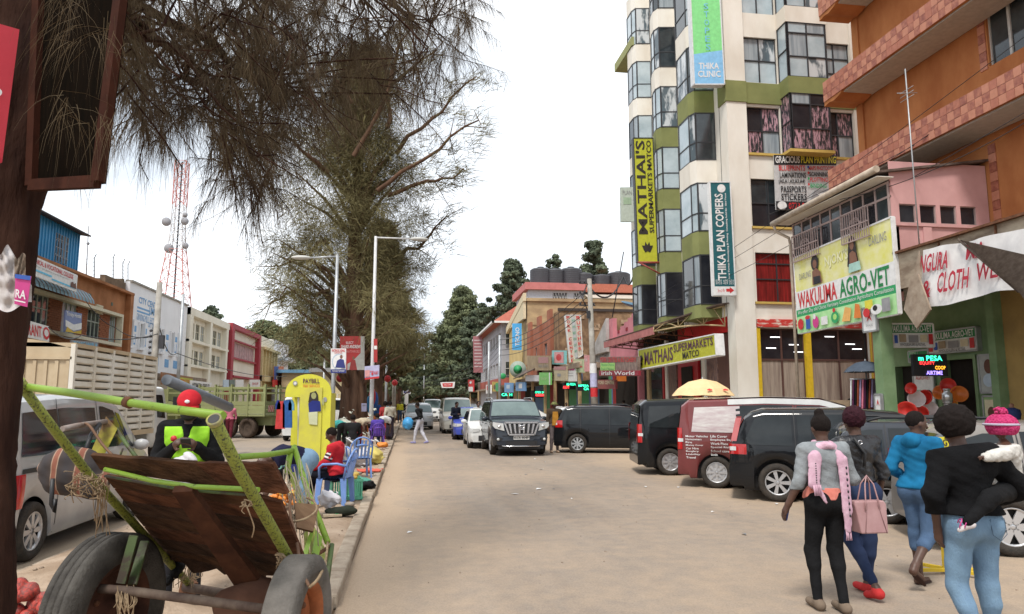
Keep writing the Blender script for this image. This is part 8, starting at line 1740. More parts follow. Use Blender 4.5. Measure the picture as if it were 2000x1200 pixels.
ropes('rope',[([(162,828,4.5),(175,832,4.4),(200,868,4.3),(228,898,4.2)],.008)],ct,mat('brown_rope',(.17,.10,.065))); ropes('rope',[([(573,1020,4.3),(600,1012,4.3),(618,996,4.4),(613,980,4.5),(598,972,4.5)],.007)],ct)
r=random.Random(12); sp=[]
for i in range(46):
    x,y=r.uniform(140,206),r.uniform(920,962); sp.append(([(x,y,3.98),(x+r.uniform(-25,12),y+r.uniform(-4,18),3.93),(x+r.uniform(-26,22),y+r.uniform(0,26),3.95)],r.uniform(.0015,.0035)))
for i in range(12): x=r.uniform(182,214); y=r.uniform(925,960); sp.append(([(x,y,3.97),(x+r.uniform(-8,8),y+r.uniform(20,60),4.0),(x+r.uniform(-12,10),y+r.uniform(60,105),4.05)],r.uniform(.0015,.003)))
for i in range(10): a=r.uniform(0,6); sp.append(([(480+8*math.cos(a),982+6*math.sin(a),3.36),(484+9*math.cos(a+1),985+6*math.sin(a+1),3.38),(476+8*math.cos(a+2),990,3.36)],.003))
sp+= [([(482,990,3.36),(488,1005,3.36),(496,1030,3.38),(492,1050,3.4)],.003),([(478,988,3.36),(472,998,3.36),(478,1004,3.36)],.002)]
for i in range(26): a=r.uniform(0,6.28); sp.append(([(546+9*math.cos(a),1085+6*math.sin(a),3.8),(550+9*math.cos(a+1.2),1092+6*math.sin(a+1.2),3.78),(545+r.uniform(-8,12),1098+r.uniform(-4,16),3.8)],.0025))
for i in range(22): x=r.uniform(222,262); sp.append(([(x,r.uniform(1140,1160),4.25),(x+r.uniform(-6,8),1175,4.2),(x+r.uniform(-10,10),r.uniform(1180,1215),4.2)],r.uniform(.002,.004)))
for i in range(20): x=r.uniform(350,392); sp.append(([(x,r.uniform(1088,1112),5.05),(x+r.uniform(-10,5),1125,5.05),(x+r.uniform(-16,4),r.uniform(1125,1150),5.05)],.0025))
ropes('sisal_lashings',sp,ct)['kind']='stuff'
sp=[]
for i in range(30):
    x=560+r.uniform(-6,40); y=r.uniform(895,990); sp.append(([(x,y,4.7),(x+r.uniform(-12,16),y+r.uniform(20,50),4.6),(x+r.uniform(-6,26),y+r.uniform(50,110),4.6)],r.uniform(.0015,.004)))
ropes('loose_strands',sp,ct,mat('pale_strands',(.42,.36,.27),.95))['kind']='stuff'
FS=Field(np.array(W(360,1125,Y=4.9))-.3,np.array(W(360,1125,Y=4.9))+.3,.014); p=np.array(W(338,1125,Y=5.0)); FS.cone(p+np.array([.03,0,.06]),p-np.array([.03,0,.05]),.035,.02,.02); FS.rough(.012,60); V,Q=FS.mesh(); np_mesh('black_rag',V-np.array(OFF[ct.name]),Q,BK,ct,True)
# bag hanging on the near shaft
t=thing('bag','striped brown cloth bag hanging from the left shaft of the handcart','bag',W(140,930,Y=4.35)); c0=np.array(W(143,925,Y=4.35)); OFt=np.array(OFF[t.name])
STRB=bpy.data.materials.new('striped_cloth'); STRB.use_nodes=True; tn=STRB.node_tree; wv=tn.nodes.new('ShaderNodeTexWave'); wv.inputs['Scale'].default_value=2.6; wv.inputs['Distortion'].default_value=.8; wv.bands_direction='X'
tc_=tn.nodes.new('ShaderNodeTexCoord'); tn.links.new(tc_.outputs['Object'],wv.inputs[0]); rr_=tn.nodes.new('ShaderNodeValToRGB'); e=rr_.color_ramp.elements; e[0].position=.0; e[0].color=(.035,.03,.032,1); e[1].position=.78; e[1].color=(.05,.035,.03,1); e2=e.new(.86); e2.color=(.38,.27,.19,1); e3=e.new(.93); e3.color=(.22,.08,.05,1); tn.links.new(wv.outputs[0],rr_.inputs[0]); tn.links.new(rr_.outputs[0],tn.nodes['Principled BSDF'].inputs['Base Color']); tn.nodes['Principled BSDF'].inputs['Roughness'].default_value=.9
FS=Field(c0-.4,c0+.4,.014); FS.cone(c0+np.array([-.06,0,.01]),c0+np.array([.1,.0,-.05]),.115,.1,.05,.7); FS.cone(c0+np.array([-.06,0,.05]),c0+np.array([.06,0,.05]),.09,.08,.05,.7); FS.rough(.010,26); V,Q=FS.mesh(); np_mesh('bag_body',V-OFt,Q,STRB,t,True)
b=MB(); b.tube(wp((103,935,4.2),(100,985,4.2),(106,1000,4.2),(108,975,4.2)),.012,6); b.tube(wp((168,878,4.4),(178,850,4.5),(195,828,4.6)),.012,6); b.build('strap',BLACK,t)
# things around the near trunk
t=thing('notice_board','dark wooden hoarding on the near trunk with red brown frame, seen from behind','hoarding',W(130,200,Y=3.0))
c=[W(84,-60,Y=3.05),W(248,-60,Y=2.75),W(197,357,Y=2.75),W(68,364,Y=3.05)]; b=MB(); b.slab([c[0],c[3],c[2],c[1]],.02); b.build('board',mat('dark_board',(.006,.005,.004),1,spec=.0,col2=(.010,.007,.005),scale=6,stretch=(8,1,1)),t)
b=MB(); n=(c[3]-c[0]).cross(c[1]-c[0]).normalized()*.012
for i,j in((0,1),(1,2),(2,3),(3,0)): b.bar(c[i]+n,c[j]+n,.045,.03,up=n)
b.build('frame',mat('red_brown_frame',(.055,.018,.010),.9,col2=(.03,.010,.006),scale=8),t)
sign('notice_board','bright red board cut by the left edge of the picture on the trunk',[W(-60,30,Y=2.6),W(38,58,Y=2.7),W(4,318,Y=2.7),W(-60,330,Y=2.6)],mat('crimson_board',(.5,.02,.04),.6,col2=(.42,.015,.03),scale=4),[('e',.5,.47,.75,.53,WHITE),('r',.55,.6,.7,.66,WHITE),('e',.5,.72,.75,.79,WHITE)],th=.03)
t=thing('torn_poster','torn crumpled white and magenta poster wrapped round the near trunk','poster',W(30,560,Y=2.95)); b=MB(); TP=mat('aged_poster_paper',(.50,.48,.48),.85,col2=(.40,.36,.34),scale=14,bump=.3)
def f(u,v): px=-8+70*u*(.35+.65*min(1,v*1.4)); py=488+112*v+10*math.sin(u*5); return W(px,py,Y=2.86-.05*math.sin(u*3.1)+.01*math.sin(u*17+v*9)+.012*math.sin(v*23))
b.grid(f,16,14); b.build('paper',TP,t)
c=[W(30,536,Y=2.79),W(61,540,Y=2.80),W(53,600,Y=2.80),W(28,594,Y=2.79)]; b=MB(); b.slab([c[0],c[3],c[2],c[1]],.004); q=b.build('printed_corner',PINKP,t); items_on(c,[('r',0,0,1,.14,BLUEP),('T','RA',.1,.5,.85,.78,WHITE),('r',.05,.86,.9,.9,WHITE)],q,lift=.002)
b=MB()
def f(u,v): return W(28+22*u,500+40*v+6*math.sin(u*6),Y=2.80-.01*math.sin(u*14+v*8))
b.grid(f,8,8); b.build('crumpled_tear',mat('brown_stained_paper',(.3,.25,.2),.9,col2=(.16,.11,.08),scale=12,bump=1),t)
for k,(px,py,s) in enumerate(((42,1160,.11),(82,1180,.1),(30,1195,.12),(70,1210,.12))):
    t=thing('onion_net','%s of the red net bags of onions beside the trunk'%['topmost','rightmost','leftmost','lowest'][k],'net bag',W(px,py,Y=5.0),group='red onion nets by the trunk'); c=np.array(W(px,py,Y=5.0)); FS=Field(c-.25,c+.25,.013); r=random.Random(k)
    for i in range(9): FS.ell(c+np.array([r.uniform(-.07,.07),r.uniform(-.06,.06),r.uniform(-.05,.05)]),(.042,.042,.04),.012)
    V,Q=FS.mesh(); np_mesh('net',V-np.array(OFF[t.name]),Q,mat('red_net',(.42,.05,.035),.6,col2=(.22,.05,.04),scale=45,lo=.45,hi=.55,bump=.5),t,True)
# ================================================================ median trade
def atG(px,py): w=W(px,py,Z=.1); return w
KY=mat('kiosk_yellow',(.62,.60,.04),.6,col2=(.56,.53,.05),scale=5)
kx0=W(556,800,Y=17.5).x; kx1=W(646,800,Y=17.5).x; t=thing('payment_kiosk','lime yellow arched mobile money kiosk with a printed woman on its door','kiosk',((kx0+kx1)/2,17.5,.1))
w_=kx1-kx0; zt=W(600,731,Y=17.5).z; zc=zt-w_*.42; cx=(kx0+kx1)/2; b=MB()
xs0=W(587,800,Y=17.5).x; arch=[(cx+w_/2*math.cos(math.pi*k/20),zc+w_*.42*math.sin(math.pi*k/20)) for k in range(21)]
zsh=W(600,776,Y=17.5).z
poly=[(kx1,.1)]+arch+[(kx0,zsh),(xs0,zsh),(xs0,.1)]
b.prism(poly,lambda a,z,k:(a,17.5 if k==0 else 17.62,z)); b.build('front_panel',KY,t)
b=MB(); b.box(kx1-.1,kx1,17.62,18.6,.1,zc); b.box(kx0+.05,kx0+.12,17.62,18.6,zsh,zc+.2); b.box(kx0,kx1,18.55,18.62,.1,zc); b.build('side_panel',KY,t)
def kq(a,b_,c_,d_,z=None): return [W(a,b_,Y=17.5),W(c_,b_,Y=17.5),W(c_,d_,Y=17.5),W(a,d_,Y=17.5)]
b=MB(); q=kq(587,757,630,908); b.box(q[0].x,q[1].x,17.47,17.498,.35,q[0].z); dr=b.build('door',mat('kiosk_door_yellow',(.60,.57,.05),.6,col2=(.5,.46,.08),scale=4),t)
b=MB(); b.box(kx0+.0,kx1+.1,17.4,18.65,.02,.34); b.build('base',mat('navy_skirting',(.03,.04,.14),.7),t)
c=kq(601,764,634,836); items_on([p+Vector((0,-.03,0)) for p in c],[('p',[(.05,.3),(.15,.05),(.5,.0),(.62,.1),(.66,.32),(.5,.42),(.2,.42)],HAIR),('e',.22,.04,.52,.22,mat('print_face',(.35,.36,.16))),('p',[(.05,.34),(.3,.26),(.75,.28),(.8,.55),(.1,.58)],mat('print_navy_dress',(.03,.04,.2))),('p',[(.05,.58),(.6,.56),(.58,.92),(.1,.9)],mat('print_white_trousers',(.6,.62,.4))),('e',.85,.2,1,.4,mat('print_face',(.35,.36,.16)))],dr)
c=kq(556,731,646,776); items_on(c,[('T','PAYBILL',.40,.20,.76,.40,mat('plum_print',(.10,.03,.06))),('t','FREE SERVICES',.40,.46,.76,.58,REDP),('t','CALL CUSTOMER CARE',.40,.62,.76,.74,REDP),('t','www.paybillservices.com',.34,.82,.80,.9,BLACK),('e',.18,.3,.28,.5,GREYP),('e',.2,.34,.26,.46,WHITE)],t)
c=kq(556,776,646,900); items_on(c,[('e',.83,.0,.92,.08,GREYP),('e',.42,.4,.54,.5,GREYP),('t','OPEN AN ACCOUNT',.34,.62,.74,.65,GREYP)],t)
b=MB(); b.bar(W(583,775,Y=17.6),W(583,905,Y=17.6),.04); b.build('post',WHITE,t)
t=thing('hanging_garment','red and blue clothes on hangers at the left side of the yellow kiosk','garment',W(556,800,Y=17.3))
for k,(x0,x1,y0,y1,m) in enumerate(((541,556,784,838,cloth('coral_dress',(.55,.06,.06))),(552,570,782,836,cloth('royal_blue',(.04,.12,.35))),(538,548,782,800,cloth('deep_blue',(.03,.05,.25))),(563,574,782,802,cloth('pale_blue_c',(.15,.35,.5))))):
    b=MB(); P=[W(x0+3,y0,Y=17.3),W(x1-3,y0,Y=17.3),W(x1,y0+8,Y=17.3),W(x1,y1,Y=17.3),W(x0-4 if k==0 else x0,y1,Y=17.3),W(x0,y0+8,Y=17.3)]; b.slab(P[::-1],.06+.01*k); b.build('dress' if k<2 else 'shirt',m,t)
CB=mat('pale_blue_plastic',(.16,.28,.60),.4,col2=(.13,.23,.5),scale=4)
def chair(label,x,y,rz,m):
    t=thing('plastic_chair',label,'chair',(x,y,.1),R(rz),'plastic chairs on the median'); local(t)   # faces +y
    b=MB(); b.grid(lambda u,v:(-.22+.44*u,-.2+.44*v,.43-.02*math.sin(u*3.14)*math.sin(v*3.14)),6,6); b.grid(lambda u,v:(-.22+.44*u,-.2+.44*v,.40-.02*math.sin(u*3.14)*math.sin(v*3.14)),6,6); b.build('seat',m,t)
    b=MB(); n=12
    pts=[(-.23+.0,-.2,.42)]+[(-.24*math.cos(math.pi*k/n),-.24-.09*math.sin(math.pi*k/n),.62+.26*math.sin(math.pi*k/n)) for k in range(n+1)]+[(.23,-.2,.42)]; b.tube(pts,.018,6)
    for i in range(5):
        x_=-.15+.075*i; b.bar((x_,-.21,.42),(x_*1.1,-.32,.82-.5*x_*x_),.045,.012,up=(0,1,0))
    b.tube([(-.12,-.3,.7),(0,-.315,.72),(.12,-.3,.7)],.02,6); b.build('backrest',m,t)
    for s in(1,-1):
        b=MB(); b.tube([(s*.24,-.25,.62),(s*.27,-.1,.66),(s*.27,.14,.65),(s*.25,.2,.6),(s*.23,.2,.43)],.02,6); b.build('armrest',m,t)
        for yy in(-.19,.2): b=MB(); b.prism([(-.035,0),(.035,0),(.05,.42),(-.05,.42)],lambda a,z,k:(s*(.25-.03*z/.42)+(.0 if k==0 else -.03*s),yy*(1.15-.15*z/.42)+a,z)); b.build('leg',m,t)
chair('pale blue plastic chair under the woman in red',s9.x,12.3,78,CB)
chair('empty blue plastic chair seen from behind near the yellow sheet',W(702,870,Y=16.5).x,16.5,15,CB)
chair('purple chair under the woman in violet blue',W(738,800,Y=27).x,27,10,mat('purple_plastic',(.14,.06,.4),.4))
def crate(label,x,y,m,fill=None):
    t=thing('plastic_crate',label,'crate',(x,y,.1),R(12)); local(t); b=MB()
    for z in(.0,.3): 
        for a,c_ in (((-.25,-.18),(.25,-.18)),((.25,-.18),(.25,.18)),((.25,.18),(-.25,.18)),((-.25,.18),(-.25,-.18))): b.bar((*a,z+.015),(*c_,z+.015),.03,.04)
    b.build('rim',m,t); b=MB()
    for i in range(13): x_=-.24+.04*i; b.box(x_-.008,x_+.008,-.185,-.17,.03,.3); b.box(x_-.008,x_+.008,.17,.185,.03,.3)
    for i in range(9): y_=-.17+.042*i; b.box(-.255,-.24,y_-.008,y_+.008,.03,.3); b.box(.24,.255,y_-.008,y_+.008,.03,.3)
    b.box(-.24,.24,-.17,.17,.01,.03); b.build('slatted_sides',m,t)
    return t
GC=mat('green_crate_plastic',(.10,.38,.24),.45)
crate('green crate of oranges behind the blue chair of the woman in red',s9.x+.12,12.95,GC); crate('second green crate farther back by the seated woman',s9.x+.02,13.5,GC)
OR=mat('orange_peel',(.70,.25,.03),.5,col2=(.6,.18,.02),scale=20); MG=mat('mango_yellow',(.65,.35,.06),.5,col2=(.3,.3,.06),scale=4); 
t=thing('fruit_heap','heap of oranges and mangoes on the ground before the woman in red','fruit',(s9.x-.75,12.2,.1)); local(t); r=random.Random(6); proto=None
for k in range(70):
    lay=k//28; x=r.uniform(-.32,.32)*(1-.25*lay); y=r.uniform(-.28,.28)*(1-.25*lay)
    if proto is None: b=MB(); b.ball((0,0,0),.042,9); proto=b.build('orange',OR,t); o=proto; b=MB(); b.ball((0,0,0),.05,9); proto2=b.build('mango',MG,t); proto2.location=(.1,.1,.3); proto2.scale=(1.2,.85,.8)
    else: o=(proto if r.random()<.75 else proto2).copy(); COL.objects.link(o); o.parent=t
    o.location=(x,y,.06+.07*lay)
for i in range(7): o=proto2.copy(); COL.objects.link(o); o.parent=t; o.location=(1.0+r.uniform(-.2,.2),.75+r.uniform(-.1,.1),.36+.04*(i%2))
def lump(name,label,cat,px,py,Y,r3,m,amp=.02,fr=22,vx=.02,z=None):
    w=W(px,py,Y=Y); 
    if z is not None: w.z=z
    t=thing(name,label,cat,(w.x,w.y,w.z)); local(t); FS=Field(-np.array(r3)*1.6-.1,np.array(r3)*1.6+.1,vx); FS.ell((0,0,0),r3,.02); FS.rough(amp,fr,len(label)); V,Q=FS.mesh(); np_mesh('%s_body'%name,V,Q,m,t,True); return t
POLY=mat('white_polythene',(.6,.58,.6))
lump('plastic_bag','crumpled white plastic bag on the ground at the front of the stall','bag',642,975,11.2,(.16,.12,.12),POLY,.03,26)
lump('sack','long dark green sack lying by the kerb','sack',668,995,11.0,(.24,.12,.07),cloth('dark_green_sack',(.03,.035,.025)),.012,18,z=.17)
lump('sack','green sheet bundle beside the blue chair','sack',699,920,14.6,(.25,.2,.1),mat('green_sheet',(.06,.28,.2),.6,col2=(.03,.16,.12),scale=5),.04,20,z=.2)
lump('sack','dark sack behind the green sheet bundle near the kerb','sack',715,925,14.3,(.2,.18,.07),BK,.03,20,z=.17)
lump('sheet_bundle','yellow cloth draped over goods behind the empty blue chair','cloth',722,850,20,(.35,.3,.25),mat('yellow_cloth',(.6,.5,.15),.8),.05,12,vx=.03,z=.3)
lump('sheet_bundle','white and grey sheets covering goods left of the yellow cloth','cloth',690,862,19.5,(.45,.35,.25),mat('white_sheet',(.6,.58,.6)),.06,10,vx=.03,z=.3)
lump('sacks','stack of pale sacks against the big trunk','sack',668,822,30,(.75,.5,.55),mat('pale_sacking',(.45,.45,.38),.9),.06,7,vx=.04,z=.5)
lump('sheet_bundle','small bright green cloth on the pale sacks','cloth',677,826,28,(.3,.2,.15),GREENP,.04,12,vx=.03,z=.65)
lump('sheet_bundle','coral red cloth spread on the median edge farther along','cloth',722,883,17.5,(.3,.22,.04),mat('coral_cloth',(.6,.12,.08),.8),.02,20,z=.15)
lump('sheet_bundle','small orange bowl heap beyond the purple chair','goods',748,838,26,(.2,.2,.1),OR,.02,20,vx=.03,z=.25)
for k,(px,Y,m_) in enumerate(((722,40,mat('sky_blue_plastic',(.05,.3,.6))),(727,40.5,REDP),(732,41,mat('blue_cloth',(.05,.15,.45))),(757,44,REDP),(664,39,REDP),(771,50,REDP))):
    t=thing('hanging_goods','%s hanging from the trees and lamp pole of the median market'%['sky blue clothing bundle','red clothing bundle','blue clothing bundle','red toy bundle','round red balloon like item','far red banner bundle'][k],'goods',W(px,760,Y=Y)); b=MB(); p=W(px,(790,775,782,690+50,739,748)[k],Y=Y); b.ball(p,(.2,.15,.5 if k<3 else .22),10); b.build('bundle',m_,t)
t=thing('paper_box','flattened pale carton with green print lying by the kerb','carton',W(648,1006,Z=.12)); b=MB(); p=W(648,1006,Z=.13); b.obox(p,(.26,.19,.03),Matrix.Rotation(.25,3,'Z')); b.build('carton',mat('carton',(.42,.34,.24),.9),t); b=MB(); b.obox(p+Vector((.07,0,.017)),(.05,.08,.003),Matrix.Rotation(.25,3,'Z')); b.build('printed_panel',GREENP,t)
for k,(px,py) in enumerate(((700,925),(712,890),(683,985),(722,905),(704,938))):
    t=thing('stone','rough stone lying %s on the median'%['beside the green sheet','near the coral cloth','by the dark green sack','close to the kerb past the chair','before the dark sack'][k],'stone',W(px,py,Z=.12)); b=MB(); b.ball(W(px,py,Z=.13),(.09,.07,.04),7); b.build('stone_body',mat('grey_stone',(.3,.26,.22),.95,bump=.6),t)
# ================================================================ poles, lamps, posters on the median, wires
def lamppost(label,px,Y,py_top,armpx,side,m=GALV):
    top=W(px,py_top,Y=Y); t=thing('street_lamp',label,'street lamp',(top.x,Y,.1)); b=MB(); b.tube([(top.x,Y,.05),(top.x,Y,2.5),(top.x,Y,top.z)],[.10,.085,.06],10); b.build('pole',m,t)
    e=W(armpx,py_top+5,Y=Y); b=MB(); b.tube([(top.x,Y,top.z-.05),(e.x,Y,e.z)],.035,7); b.build('arm',m,t)
    d=1 if e.x>top.x else -1; b=MB(); b.ball((e.x+d*.35,Y,e.z+.0),(.42,.16,.09),12); b.build('lamp_head',mat('lamp_head_grey',(.55,.55,.52),.5),t)
    b=MB(); b.box(top.x-.11,top.x+.11,Y-.11,Y+.11,.05,.5); b.build('base_sleeve',m,t)
    return t
lamppost('bright tall street lamp with arm reaching right over the road',734,31,462,803,1,mat('white_lamp_pole',(.6,.6,.6),.5)); lamppost('thinner street lamp with arm reaching left in front of the poster trunk',659,29.5,499,606,-1)
lamppost('distant thin lamp pole farther along the median',757,52,627,775,1)
for px,Y,tp in((1163,34,548),):
    pass
t=thing('utility_pole','stout concrete utility pole with insulators in front of the pork centre shops','utility pole',(W(1160,700,Y=36).x,36,0)); a=W(1163,800,Y=36); top=W(1151,545,Y=36); b=MB(); b.tube([(a.x,36,-.02),(top.x,36,top.z)],[.20,.12],12); b.build('pole',CONC,t)
b=MB(); 
for k,z in enumerate((top.z-.25,top.z-.8,top.z-1.4)): b.bar((top.x-.55,36,z),(top.x+.3,36,z),.06); [b.ball((top.x+q,36,z+.09),.06,6) for q in(-.5,-.25,.22)]
b.build('crossarm',DKMETAL,t); b=MB(); b.box(top.x-.2,top.x-.02,35.8,35.9,top.z-2.1,top.z-1.7); b.tube([(top.x-.15,35.8,top.z-.3),(top.x-.5,35.7,top.z-1),(top.x-.2,35.8,top.z-1.6)],.03,5); b.build('fuse_box',DKMETAL,t)
for z,m_,h_ in((2.0,REDP,.45),(2.5,mat('lilac_poster',(.5,.5,.7)),.7),(3.2,WHITE,.5)): b=MB(); b.lathe([(.192,z),(.19,z+h_)],12,Matrix.Translation((a.x+.0-(a.x-top.x)*z/8,36,0))); b.build('pasted_poster',m_,t)
for lab,px,py,pb,Y,r_ in (('grey concrete pole before the white left building',312,552,760,34,.15),('thin dark pole at the joint of the cream block',358,575,740,52,.12),('slim pole beside the far right grey block',976,655,790,62,.12),('paler slim pole beside the first far right one',955,668,790,70,.12),('steel pole in the far median under the trees',771,690,800,58,.16),('far flag pole beside the tan end building',829,690,785,120,.1),('thin pole behind the yellow kiosk hall',634,700,760,50,.08)):
    p=W(px,py,Y=Y); t=thing('utility_pole',lab,'pole',(p.x,Y,0)); b=MB(); b.tube([(p.x,Y,-.02),(p.x,Y,p.z)],[r_*1.15,r_*.8],9); b.build('pole',CONC if r_>.13 else GALV,t)
    if px==312:
        b=MB(); [b.ball((p.x-.22,Y-.05,p.z-2.2-.25*k),.07,6) for k in range(5)]; b.bar((p.x,Y,p.z-2.2),(p.x-.22,Y,p.z-2.2),.04); b.box(p.x+.15,p.x+.35,Y-.1,Y+.1,p.z-3.0,p.z-2.4); b.build('insulators',DKMETAL,t)
def poster(label,px0,py0,px1,py1,Y,m,items,sk=0): return sign('campaign_poster',label,[W(px0,py0,Y=Y),W(px1,py0+sk,Y=Y),W(px1+sk*.2,py1+sk,Y=Y),W(px0-sk*.2,py1,Y=Y)],m,items,th=.05,cat='poster',frame=None)
NAVY=mat('navy_print',(.03,.04,.2),.5)
poster('white and blue campaign poster with a seated man on the thin lamp pole',646,681,676,729,29,WHITE,[('T','PATRICK KING',.08,.03,.92,.14,REDP),('t','KIMEMIA',.25,.15,.75,.21,REDP),('e',.08,.22,.95,.86,mat('pale_blue_print',(.5,.6,.7))),('e',.14,.26,.98,.84,WHITE),('e',.60,.26,.78,.42,SKINP),('p',[(.3,.78),(.42,.5),(.62,.42),(.85,.46),(.96,.8)],NAVY),('r',0,.85,1,1,NAVY),('t','MCA 2022 TOWNSHIP',.1,.88,.9,.95,WHITE)])
poster('large red campaign poster nailed to the big trunk',664,657,712,723,34.5,mat('campaign_red',(.42,.03,.03),.6,col2=(.35,.03,.03),scale=4),[('r',.84,0,1,1,mat('grey_photo_print',(.4,.4,.38))),('t','ELECT',.25,.16,.55,.23,WHITE),('T','SHAKE ANDREW',.05,.26,.84,.36,WHITE),('t','MP THIKA TOWN 2022',.08,.42,.8,.49,mat('rose_print',(.7,.35,.35))),('p',[(.3,1),(.3,.82),(.5,.75),(.84,.5),(1,.5),(1,1)],mat('grey_photo_print',(.4,.4,.38))),('p',[(.38,1),(.45,.72),(.62,.7),(.7,1)],mat('print_red_suit',(.3,.06,.06))),('e',.5,.6,.6,.7,SKINP)])
poster('narrow red poster edge-on against the bright lamp pole',730,662,737,708,30.8,mat('campaign_red',(.42,.03,.03)),[('r',.1,.3,.9,.45,WHITE)])
poster('tilted lilac and pink small poster low on the bright lamp pole',712,716,741,742,30.6,mat('lilac_poster',(.5,.5,.7)),[('r',.02,.3,.35,.8,mat('rose_print',(.7,.35,.35))),('T','Vote',.35,.35,.6,.5,REDP),('e',.45,.52,.6,.72,REDP),('T','WAKY',.62,.45,.95,.7,REDP),('r',0,.86,1,1,REDP)],sk=-3)
poster('small pale violet notice leaning at the foot of the trunk',706,788,716,804,36,mat('lilac_poster',(.5,.5,.7)),[('r',.2,.2,.8,.3,GREYP)])
poster('red and white banner corner hanging under the median trees',776,748,785,766,70,WHITE,[('p',[(0,0),(1,0),(0,1)],REDP)])
sg=sign('fuel_station_sign','tall white fuel station pole sign with a dark blue panel',[W(787,738,Y=100),W(802,738,Y=100),W(802,770,Y=100),W(787,770,Y=100)],WHITE,[('r',0,.36,1,.4,GREYP),('r',.1,.68,.9,.95,NAVY),('T','TNP',.2,.74,.8,.9,WHITE)],th=.4)
b=MB(); p=W(794,770,Y=100.2); b.box(p.x-.25,p.x+.25,100,100.3,0,p.z); b.build('post',WHITE,sg)
sign('banner','small red and white banner strung across the end of the street',[W(860,747,Y=110),W(889,746,Y=110),W(887,758,Y=110),W(863,758,Y=110)],WHITE,[('r',.12,.2,.85,.8,REDP),('t','WELCOME',.2,.35,.75,.6,WHITE)],th=.04,cat='banner')
# wires
def wire(label,pts,r=.018,sag=.5):
    t=thing('overhead_wire',label,'wire',tuple(pts[0]),group=None); b=MB()
    for a,c in zip(pts,pts[1:]):
        P=[a.lerp(c,k/12)-Vector((0,0,sag*4*(k/12)*(1-k/12))) for k in range(13)]; b.tube(P,r,4,cap=False)
    b.build('cable',RUBB,t)
A=Vector(W(1151,560,Y=36))
ends=[((2010,65,15),(1290,575,33)),((2010,130,15),(1290,585,33)),((2010,215,14),(1290,600,33)),((2010,235,14),(1640,390,19)),((2010,150,15.5),(1500,420,24))]
for k,(e0,e1) in enumerate(ends): wire('%s of the thin cables crossing in front of the burnt orange wall'%['topmost','second highest','third','lowest long','steep extra'][k],[W(e0[0],e0[1],Y=e0[2]),W(e1[0],e1[1],Y=e1[2])],.011,.25)
wire('thick cable sagging from the utility pole to the tower',[A,W(1218,540,Y=41),W(1243,508,Y=38)],.05,.9)
for k in range(4): wire('%s cable running along the right shops to the far end'%['upper','second','third','lowest'][k],[Vector(W(1145,568+k*14,Y=36)),W(976,664+k*10,Y=62),W(905,722+k*9,Y=120),W(760,738+k*8,Y=125)],.022,.6)
wire('cable swooping from the near left to the concrete pole',[W(95,640,Y=20),W(160,655,Y=26),W(309,652,Y=34)],.02,.2); wire('cable from the concrete pole towards the cream block and beyond',[W(312,642,Y=34),W(345,690,Y=45),W(560,735,Y=80)],.025,.5); wire('thin cable from the pole down to the street lorries',[W(311,652,Y=34),W(290,720,Y=40)],.02,.1); wire('high thin cable from the trees to the mast',[W(500,372,Y=60),W(350,450,Y=110)],.03,.5); wire('cable from the brown wall to the pole',[W(160,575,X=-17.6),W(225,640,Y=42),W(309,655,Y=34)],.02,.3)
# umbrellas and pavement stalls on the right, reserved parking stand
def umbrella(label,px,py,Y,rad,m,h=2.3,badge=False):
    p=W(px,py,Y=Y); t=thing('umbrella',label,'umbrella',(p.x,Y,.1)); zt=p.z; N=8; b=MB(); vs=[(p.x,Y,zt)]
    rings=[(.45,-.13),(.8,-.42),(1.0,-.72)]
    for f_,dz in rings:
        for k in range(N*2): a=k*math.pi/N; rr=rad*f_*(1 if k%2==0 else .955); vs.append((p.x+rr*math.cos(a),Y+rr*math.sin(a),zt+dz*rad*.75*(1 if k%2==0 else .96)))
    n2=N*2; b.add(vs,[(0,1+k,1+(k+1)%n2) for k in range(n2)]+[(1+i*n2+k,1+(i+1)*n2+k,1+(i+1)*n2+(k+1)%n2,1+i*n2+(k+1)%n2) for i in range(2) for k in range(n2)]); b.build('canopy',m,t)
    b=MB(); z0=zt-.72*rad*.75
    for k in range(N): a=k*math.pi/4; b.tube([(p.x+rad*math.cos(a),Y+rad*math.sin(a),z0),(p.x,Y,zt-.04)],.008,4)
    b.build('ribs',GALV,t); b=MB(); b.tube([(p.x,Y,.1),(p.x,Y,zt+.05)],.025,8); b.build('pole',GALV,t)
    if badge:
        for a in(-100,-65): q=Vector((p.x+rad*.9*math.cos(R(a)),Y+rad*.9*math.sin(R(a))-.02,zt-.40*rad)); b=MB(); b.add([q+Vector((-.08,0,.02)),q+Vector((.08,0,.02)),q+Vector((.08,.04,.05)),q+Vector((0,.06,.08)),q+Vector((-.08,.04,.05))],[(0,1,2,3,4)]); b.build('printed_emblem',REDP,t)
umbrella('peach coloured parasol above the black and maroon vans',1372,740,21.5,1.0,mat('peach_canvas',(.74,.54,.30),.8,col2=(.68,.48,.26),scale=4),badge=True)
umbrella('dark blue grey umbrella beside the green pillar',1690,705,19.2,.62,mat('slate_canvas',(.07,.09,.12),.7))
t=thing('clothes_rack','rack of dark and coloured clothes under the slate umbrella','clothes rack',W(1685,790,Y=19.2)); r=random.Random(9)
for k in range(9):
    px=1668+k*4.6; b=MB(); P=[W(px,742,Y=19.0),W(px+5,742,Y=19.25),W(px+6,800+r.uniform(-8,25),Y=19.25),W(px-1,800+r.uniform(-8,25),Y=19.0)]; b.slab(P[::-1],.04); b.build('garment',[cloth('plum',(.08,.02,.06)),BK,cloth('brownred',(.25,.06,.03)),cloth('lav',(.3,.25,.4)),cloth('pink',(.6,.18,.25))][k%5],t)
